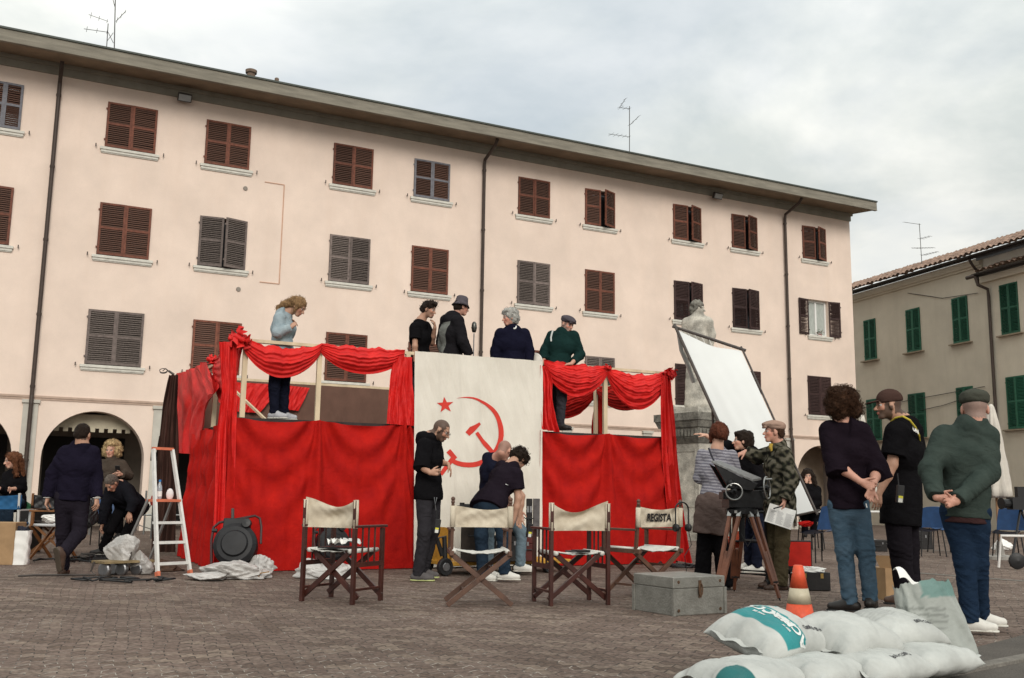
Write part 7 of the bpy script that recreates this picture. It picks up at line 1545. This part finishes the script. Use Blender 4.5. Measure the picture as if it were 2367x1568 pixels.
for (x, y, r, lb, k_) in ((1990, 1282, .13, 'white crumpled bag under the far table left of the man in black', 61), (2052, 1262, .1, 'small white paper heap far behind the man in black', 62), (2318, 1272, .22, 'white bag on the parasol base behind the green jacket', 63), (1705, 1318, .1, 'white cloth scrap on the paving behind the striped woman', 64)):
    p_ = G(x, y); crumple('white_bag', p_+[0, 0, r*.5], (r, r*.7, r*.6), lb, 'bag', paper, k=k_, n=20)
for (x, y, w, h_, lb) in ((2125, 1268, .5, .30, 'low black flight case under the far dark blue chair'), (2030, 1275, .35, .2, 'small black crate below the far table')):
    case(x-w*60, y-h_*130, x+w*60, y, 2140/(y-1162)+.3, .3, case_b, lb, zb=.0)
# left edge furniture
bluecl = M('blue_canvas', (.015, .09, .21), .8, .2, 8)
def folding(x, y, rz, label, woodm, cm, W=.5):
    p_ = G(x, y); t = thing('folding_chair', p_, label, 'chair', None, rz)
    for yy in (0, .42): b = MB(); b.bar((0, yy, 0), (W, yy, .45), .025, .035); b.bar((W, yy+.03, 0), (0, yy+.03, .45), .025, .035); b.build('crossed_legs', woodm, t, world=False)
    for xx in (0, W): b = MB(); b.bar((xx, 0, .45), (xx, -.04, .88), .028, .034); b.bar((xx, .42, .45), (xx, .42, .64), .028, .034); b.bar((xx, -.02, .65), (xx, .47, .65), .045, .02); b.build('side_frame', woodm, t, world=False)
    seat(t, .02, W-.02, 0, .44, .47, .03).data.materials[0] = cm
    s_ = sling(t, 0, W, -.02, .66, .86, .02, .05, mat=cm); return t
folding(-75, 1290, math.radians(6), 'folding chair with blue canvas back before the seated woman', M('chair_white_frame', (.5, .5, .48), .5), bluecl, .62)
folding(66, 1280, math.radians(12), 'folding chair with black canvas back left of the walking man', M('orange_wood', (.20, .085, .03), .5, .3, 9), blk)
wc_ = folding(128, 1296, math.radians(75), 'varnished wooden folding chair turned sideways behind the walking man', MATS['orange_wood'], M('pale_canvas', (.5, .5, .5)), .46)
crumple('jacket', P(150, 1238, 13.2), (.12, .12, .22), 'grey purple jacket hanging over the wooden chair behind the walking man', 'jacket', cloth('mauve', (.14, .12, .14)), k=71, flat=False)
crumple('white_towel', P(125, 1198, 13.2), (.18, .1, .06), 'white cloth on the back of the chair left of the walking man', 'cloth', paper, k=72, flat=False)
crumple('green_bag', P(62, 1178, 15.4), (.08, .1, .16), 'dark green bag hanging behind the seated woman', 'bag', M('green_nylon', (.012, .08, .03), .6), k=73, flat=False)
crumple('dark_bag', P(214, 1190, 14.4), (.09, .1, .24), 'black bag on the blue chair behind the walking man', 'bag', blk, k=74, flat=False)
# light stand at the left end of the stage
ls = thing('lighting_stand', P(345, 1240, 17.5)*[1, 1, 0], 'tall steel lighting stand with red collar between the arch and the stage', 'stand')
top_ = P(341, 1060, 17.0); b = MB(); base_ = P(352, 1225, 17.0)*[1, 1, 0]; b.tube([base_+[0, 0, .15], [base_[0], base_[1], top_[2]]], .03, 10); b.build('column', alu, ls)
c = np.array([base_[0], base_[1], P(345, 1160, 17.0)[2]]); b = MB(); b.lathe([(.05, -.06), (.07, 0), (.05, .1)], c, 12); b.build('collar', M('stand_red', (.35, .03, .02), .5), ls)
for dx, dy in ((-.55, -.2), (.45, -.4), (.1, .55)): b = MB(); b.bar(c, [base_[0]+dx, base_[1]+dy, .03], .035, .02); b.bar([base_[0], base_[1], .3], [base_[0]+dx*.6, base_[1]+dy*.6, .42], .025, .015); b.build('leg', alu, ls)
b = MB(); b.bar([base_[0], base_[1], top_[2]], P(372, 1010, 16.6), .06, .03); b.build('arm', bm_, ls)
b = MB(); b.box((-.09, -.07, -.04), (.09, .07, .10), 0, None, [base_[0], base_[1], top_[2]]); b.build('clamp_head', bm_, ls)
rp = MB()
for z_ in (.42, .75): rp.tube([FAC.at(1.2, z_, -2.2), FAC.at(3.4, z_, -2.2)], .02, 6)
for s_ in (1.3, 2.4, 3.3): rp.tube([FAC.at(s_, 0, -2.2), FAC.at(s_, .95, -2.2)], .022, 6)
tag(rp.build('pipe_rail', alu), 'low steel pipe rail in front of the left arcade', 'railing')

# ================================================================ cement sacks
sackm = M('sack_paper', (1, 1, 1), .55, .10, 3, .25, 24, attr=True, spec=.3, fine=.03)
teal = (.022, .225, .235); sw = (.47, .48, .455)
def sack(c, ang, L, W_, Th, label, pitch=0., bend=.03, k=0, printfn=None, texts=(), roll=0., twist=0.):
    R3 = np.array(Matrix.Rotation(ang, 3, 'Z')@Matrix.Rotation(pitch, 3, 'Y')@Matrix.Rotation(roll, 3, 'X')); c = np.array(c, float)
    def surf(x, y, top):
        u, v = 2*x/L, 2*y/W_; e = max(0, 1-abs(u)**3.4)**.55*max(0, 1-abs(v)**3.0)**.5
        endw = max(0, (abs(u)-.55)/.45); sidew = max(0, (abs(v)-.5)/.5)
        cr = -.006*math.exp(-((u-.42*math.sin(k)-.25*v)/.05)**2)-.005*math.exp(-((u-.62*math.cos(k)+.3*v)/.035)**2)
        h = Th/2*e*(1+endw*.15*math.sin(v*9+k)+.06*wave(u*2, v*2, k))+e*(cr+.003*wave(u*6, v*5, k)+.006*endw*math.sin(v*14+2*k+3*u))
        z = (h if top else -h*.75)-bend*u*u+twist*u*v+.007*endw*math.sin(v*9+k)+.003*sidew*math.sin(u*9+k)
        xx = x*(1-.05*(1-v*v))-0.0; yy = y*(1-.07*(1-u*u)*0-.10*(abs(u)**6)*.6)
        return c+R3@np.array([xx+.008*wave(v*4, 0, k)*endw, yy+.010*math.sin(u*5+k)*sidew, z])
    n1, n2 = 96, 64; V, Cc = [], []
    for top in (1, 0):
        for j in range(n2+1):
            for i in range(n1+1):
                # denser spacing near the rim
                u = math.sin((i/n1-.5)*math.pi); v = math.sin((j/n2-.5)*math.pi)
                V.append(surf(u*L/2, v*W_/2, top)); col = sw
                sack_tone = .90+.10*math.sin(u*4+k)*math.sin(v*3+k)-.10*max(0, abs(u)-.7)/.3  # uneven tone, darker towards the two short ends
                if printfn and top:
                    q = printfn(u, v)
                    if q is not None: col = q
                Cc.append(np.array(col)*sack_tone)
    Fs = []
    for t in (0, 1):
        o = t*(n1+1)*(n2+1)
        for j in range(n2):
            for i in range(n1):
                q = (o+j*(n1+1)+i, o+j*(n1+1)+i+1, o+(j+1)*(n1+1)+i+1, o+(j+1)*(n1+1)+i); Fs.append(q if t == 0 else q[::-1])
    th_ = thing('cement_sack', c-[0, 0, Th/2], label, 'sack', 'stacked cement sacks')
    V = np.array(V); V[:, 2] = np.maximum(V[:, 2], .004)
    mkobj('sack', V, np.array(Fs), sackm, th_, smooth=True, cols=np.array(Cc))
    for s_ in (-1, 1):
        sb = MB(); e_ = R3@np.array([s_, 0, 0])
        def sf(a, b_, s_=s_, e_=e_):
            v = -.80+1.6*a; p = surf(s_*L/2*.985, v*W_/2, True); q = p+e_*.034*b_+np.array([0, 0, .012*math.sin(6*a+k)*b_]); q[2] = max(q[2], .006); return q
        sb.grid(sf, 16, 3); o_ = sb.build('seam', sackm, th_, smooth=True, fixn=False)
        ca = o_.data.color_attributes.new('Col', 'FLOAT_COLOR', 'POINT'); ca.data.foreach_set('color', np.tile(np.array([*(np.array(sw)*.9), 1.], np.float32), (len(o_.data.vertices), 1)).ravel())
    for (txt, size, u0, v0, rot, m_, bold) in texts:
        tv, tf = textmesh(txt, size, 0, bold); pts = []
        for x, y, z in tv:
            X = u0*L/2+x*math.cos(rot)-y*math.sin(rot); Y = v0*W_/2+x*math.sin(rot)+y*math.cos(rot); X = max(-L/2*.98, min(L/2*.98, X)); Y = max(-W_/2*.995, min(W_/2*.995, Y)); pts.append(surf(X, Y, True)+R3@np.array([0, -.001 if v0 < -.5 else 0, .0022]))
        mkobj('print', pts, tf, m_, th_)
    return th_
ink = M('sack_ink', (.05, .05, .055), .8); wink = M('sack_white_print', (.62, .64, .62), .7)
def pr1(u, v):
    if -.52 < u < -.02+.12*v and v > -.9: return teal
    if u > .0 and v > .62+.25*(u-.2) and u < .95: return teal
    return None
A45 = math.radians(40)
codes = (('C08810  B7:47', .024, .25, -.80, 0, ink, .0),)
sack((1.375, 5.33, 0.245), math.radians(40), 0.60, 0.43, 0.23, 'cement sack with a broad teal print, top left of the stack', k=1.1, bend=.035, roll=.30, twist=.015,
     printfn=lambda u, v: teal if (-.62 < u < .12 and v > -.98 and u < .02+.10*(v+.4)) or (v > .60 and -.5 < u < .92) else None,
     texts=(('MACCEM', .085, -.14, .22, math.radians(90), wink, .004), ('IIIIIII IIII', .024, -.34, .22, math.radians(90), wink, .001), ('MACCEM', .075, -.14, -.62, math.radians(90), wink, .003), ('IIIII III', .022, -.36, -.6, math.radians(90), wink, .001))+(('C08810  B7:47', .030, .40, -.66, 0, ink, .0008),))
sack((1.8, 5.47, 0.225), math.radians(36), 0.55, 0.42, 0.22, 'plump cement sack with a blue top edge, middle of the upper row', k=2.3, bend=.04, roll=.20, printfn=lambda u, v: (.12, .33, .40) if v > .78 else None, texts=(('B7:21', .04, -.1, .5, 0, ink, .0005),))
sack((2.17, 5.78, 0.225), math.radians(28), 0.52, 0.40, 0.20, 'cement sack with grey small print, top right of the stack', k=3.7, bend=.04, roll=.18, printfn=lambda u, v: tuple(np.array(sw)*(.80 if int((v+1)*24) % 2 else .95)) if -.8 < u < .0 and v > -.1 else None, texts=(('0810 C:3872', .030, .30, -.66, 0, ink, .0008),))
sack((1.12, 4.86, 0.095), math.radians(33), 0.56, 0.42, 0.20, 'cement sack with a dark green mark, bottom left corner of the stack', k=4.2, bend=.0, printfn=lambda u, v: (.01, .12, .12) if u < -.45 and v < -.3 else None)
sack((1.5, 5.03, 0.095), math.radians(42), 0.52, 0.38, 0.19, 'plain cement sack under the teal printed one, at the photo bottom', k=5.1, bend=.0)
sack((1.86, 5.22, 0.095), math.radians(37), 0.54, 0.38, 0.19, 'cement sack with a printed number row, bottom middle of the stack', k=6.4, bend=.0, texts=(('0810 C:3872', .034, .15, -.62, 0, ink, .0008),))
sack((2.24, 5.52, 0.095), math.radians(32), 0.5, 0.38, 0.18, 'cement sack with one curved crease, bottom right of the stack', k=7.9, bend=.0)
# the opened sack standing upright
os_ = thing('opened_sack', (2.50, 5.95, 0), 'opened grey green sack with torn white lining standing behind the stack', 'sack')
def osf(a, b):
    t = 2*math.pi*a; e = 3.2; h = .46*b; w = .175-.035*b+.02*math.sin(3*b); d = .13-.04*b
    x = w*np.sign(math.cos(t))*abs(math.cos(t))**(2/e); y = d*np.sign(math.sin(t))*abs(math.sin(t))**(2/e)
    n_ = .012*wave(t*1.5, b*6, 2)+.008*math.sin(t*9+b*5)
    return np.array([2.53+x*(1+n_*5)-.14*b, 5.92+y*(1+n_*6)+.02*b, h+.03*b*math.cos(t+1)*b+.02*wave(t*2, 1, 1)*b])
b = MB(); b.grid(osf, 80, 40); V = np.concatenate(b.v); cols = np.tile((.33, .35, .325), (len(V), 1)); cols[(V[:, 2] > .40) & (V[:, 0] > 2.36)] = (.14, .24, .22)
r7 = np.random.default_rng(5); ln_ = (np.abs(np.sin(V[:, 2]*90)) > .8) & (V[:, 2] < .36) & (V[:, 2] > .22) & (V[:, 0] < 2.5); cols[ln_] *= .65
mkobj('sack', V, b.f, sackm, os_, smooth=True, cols=cols)
b = MB(); b.grid(lambda a, c: np.array([2.24+.22*a-.02*c, 5.84+.05*c+.05*a, .50-.10*a+.04*c+.02*math.sin(9*a)+.035*math.sin(math.pi*c)-.02*a*a]), 20, 8); b.build('torn_lining', paper, os_, smooth=True, fixn=False)
pc_ = plastic_chair(1893, 1262, math.radians(180), 'blue plastic chair under the far woman in black'); pw = P((1500+1392/2.904)/1.0562, (980+800/2.904)/1.0562, 20.0); pc_.location = (pw[0], pw[1]+.05, 0); pc_.scale = (1, 1, 1.25)
st_ = case(30, 1180, 70, 1270, 15.05, .45, case_b, 'black flight case used as a seat by the woman with auburn hair', zb=.0)
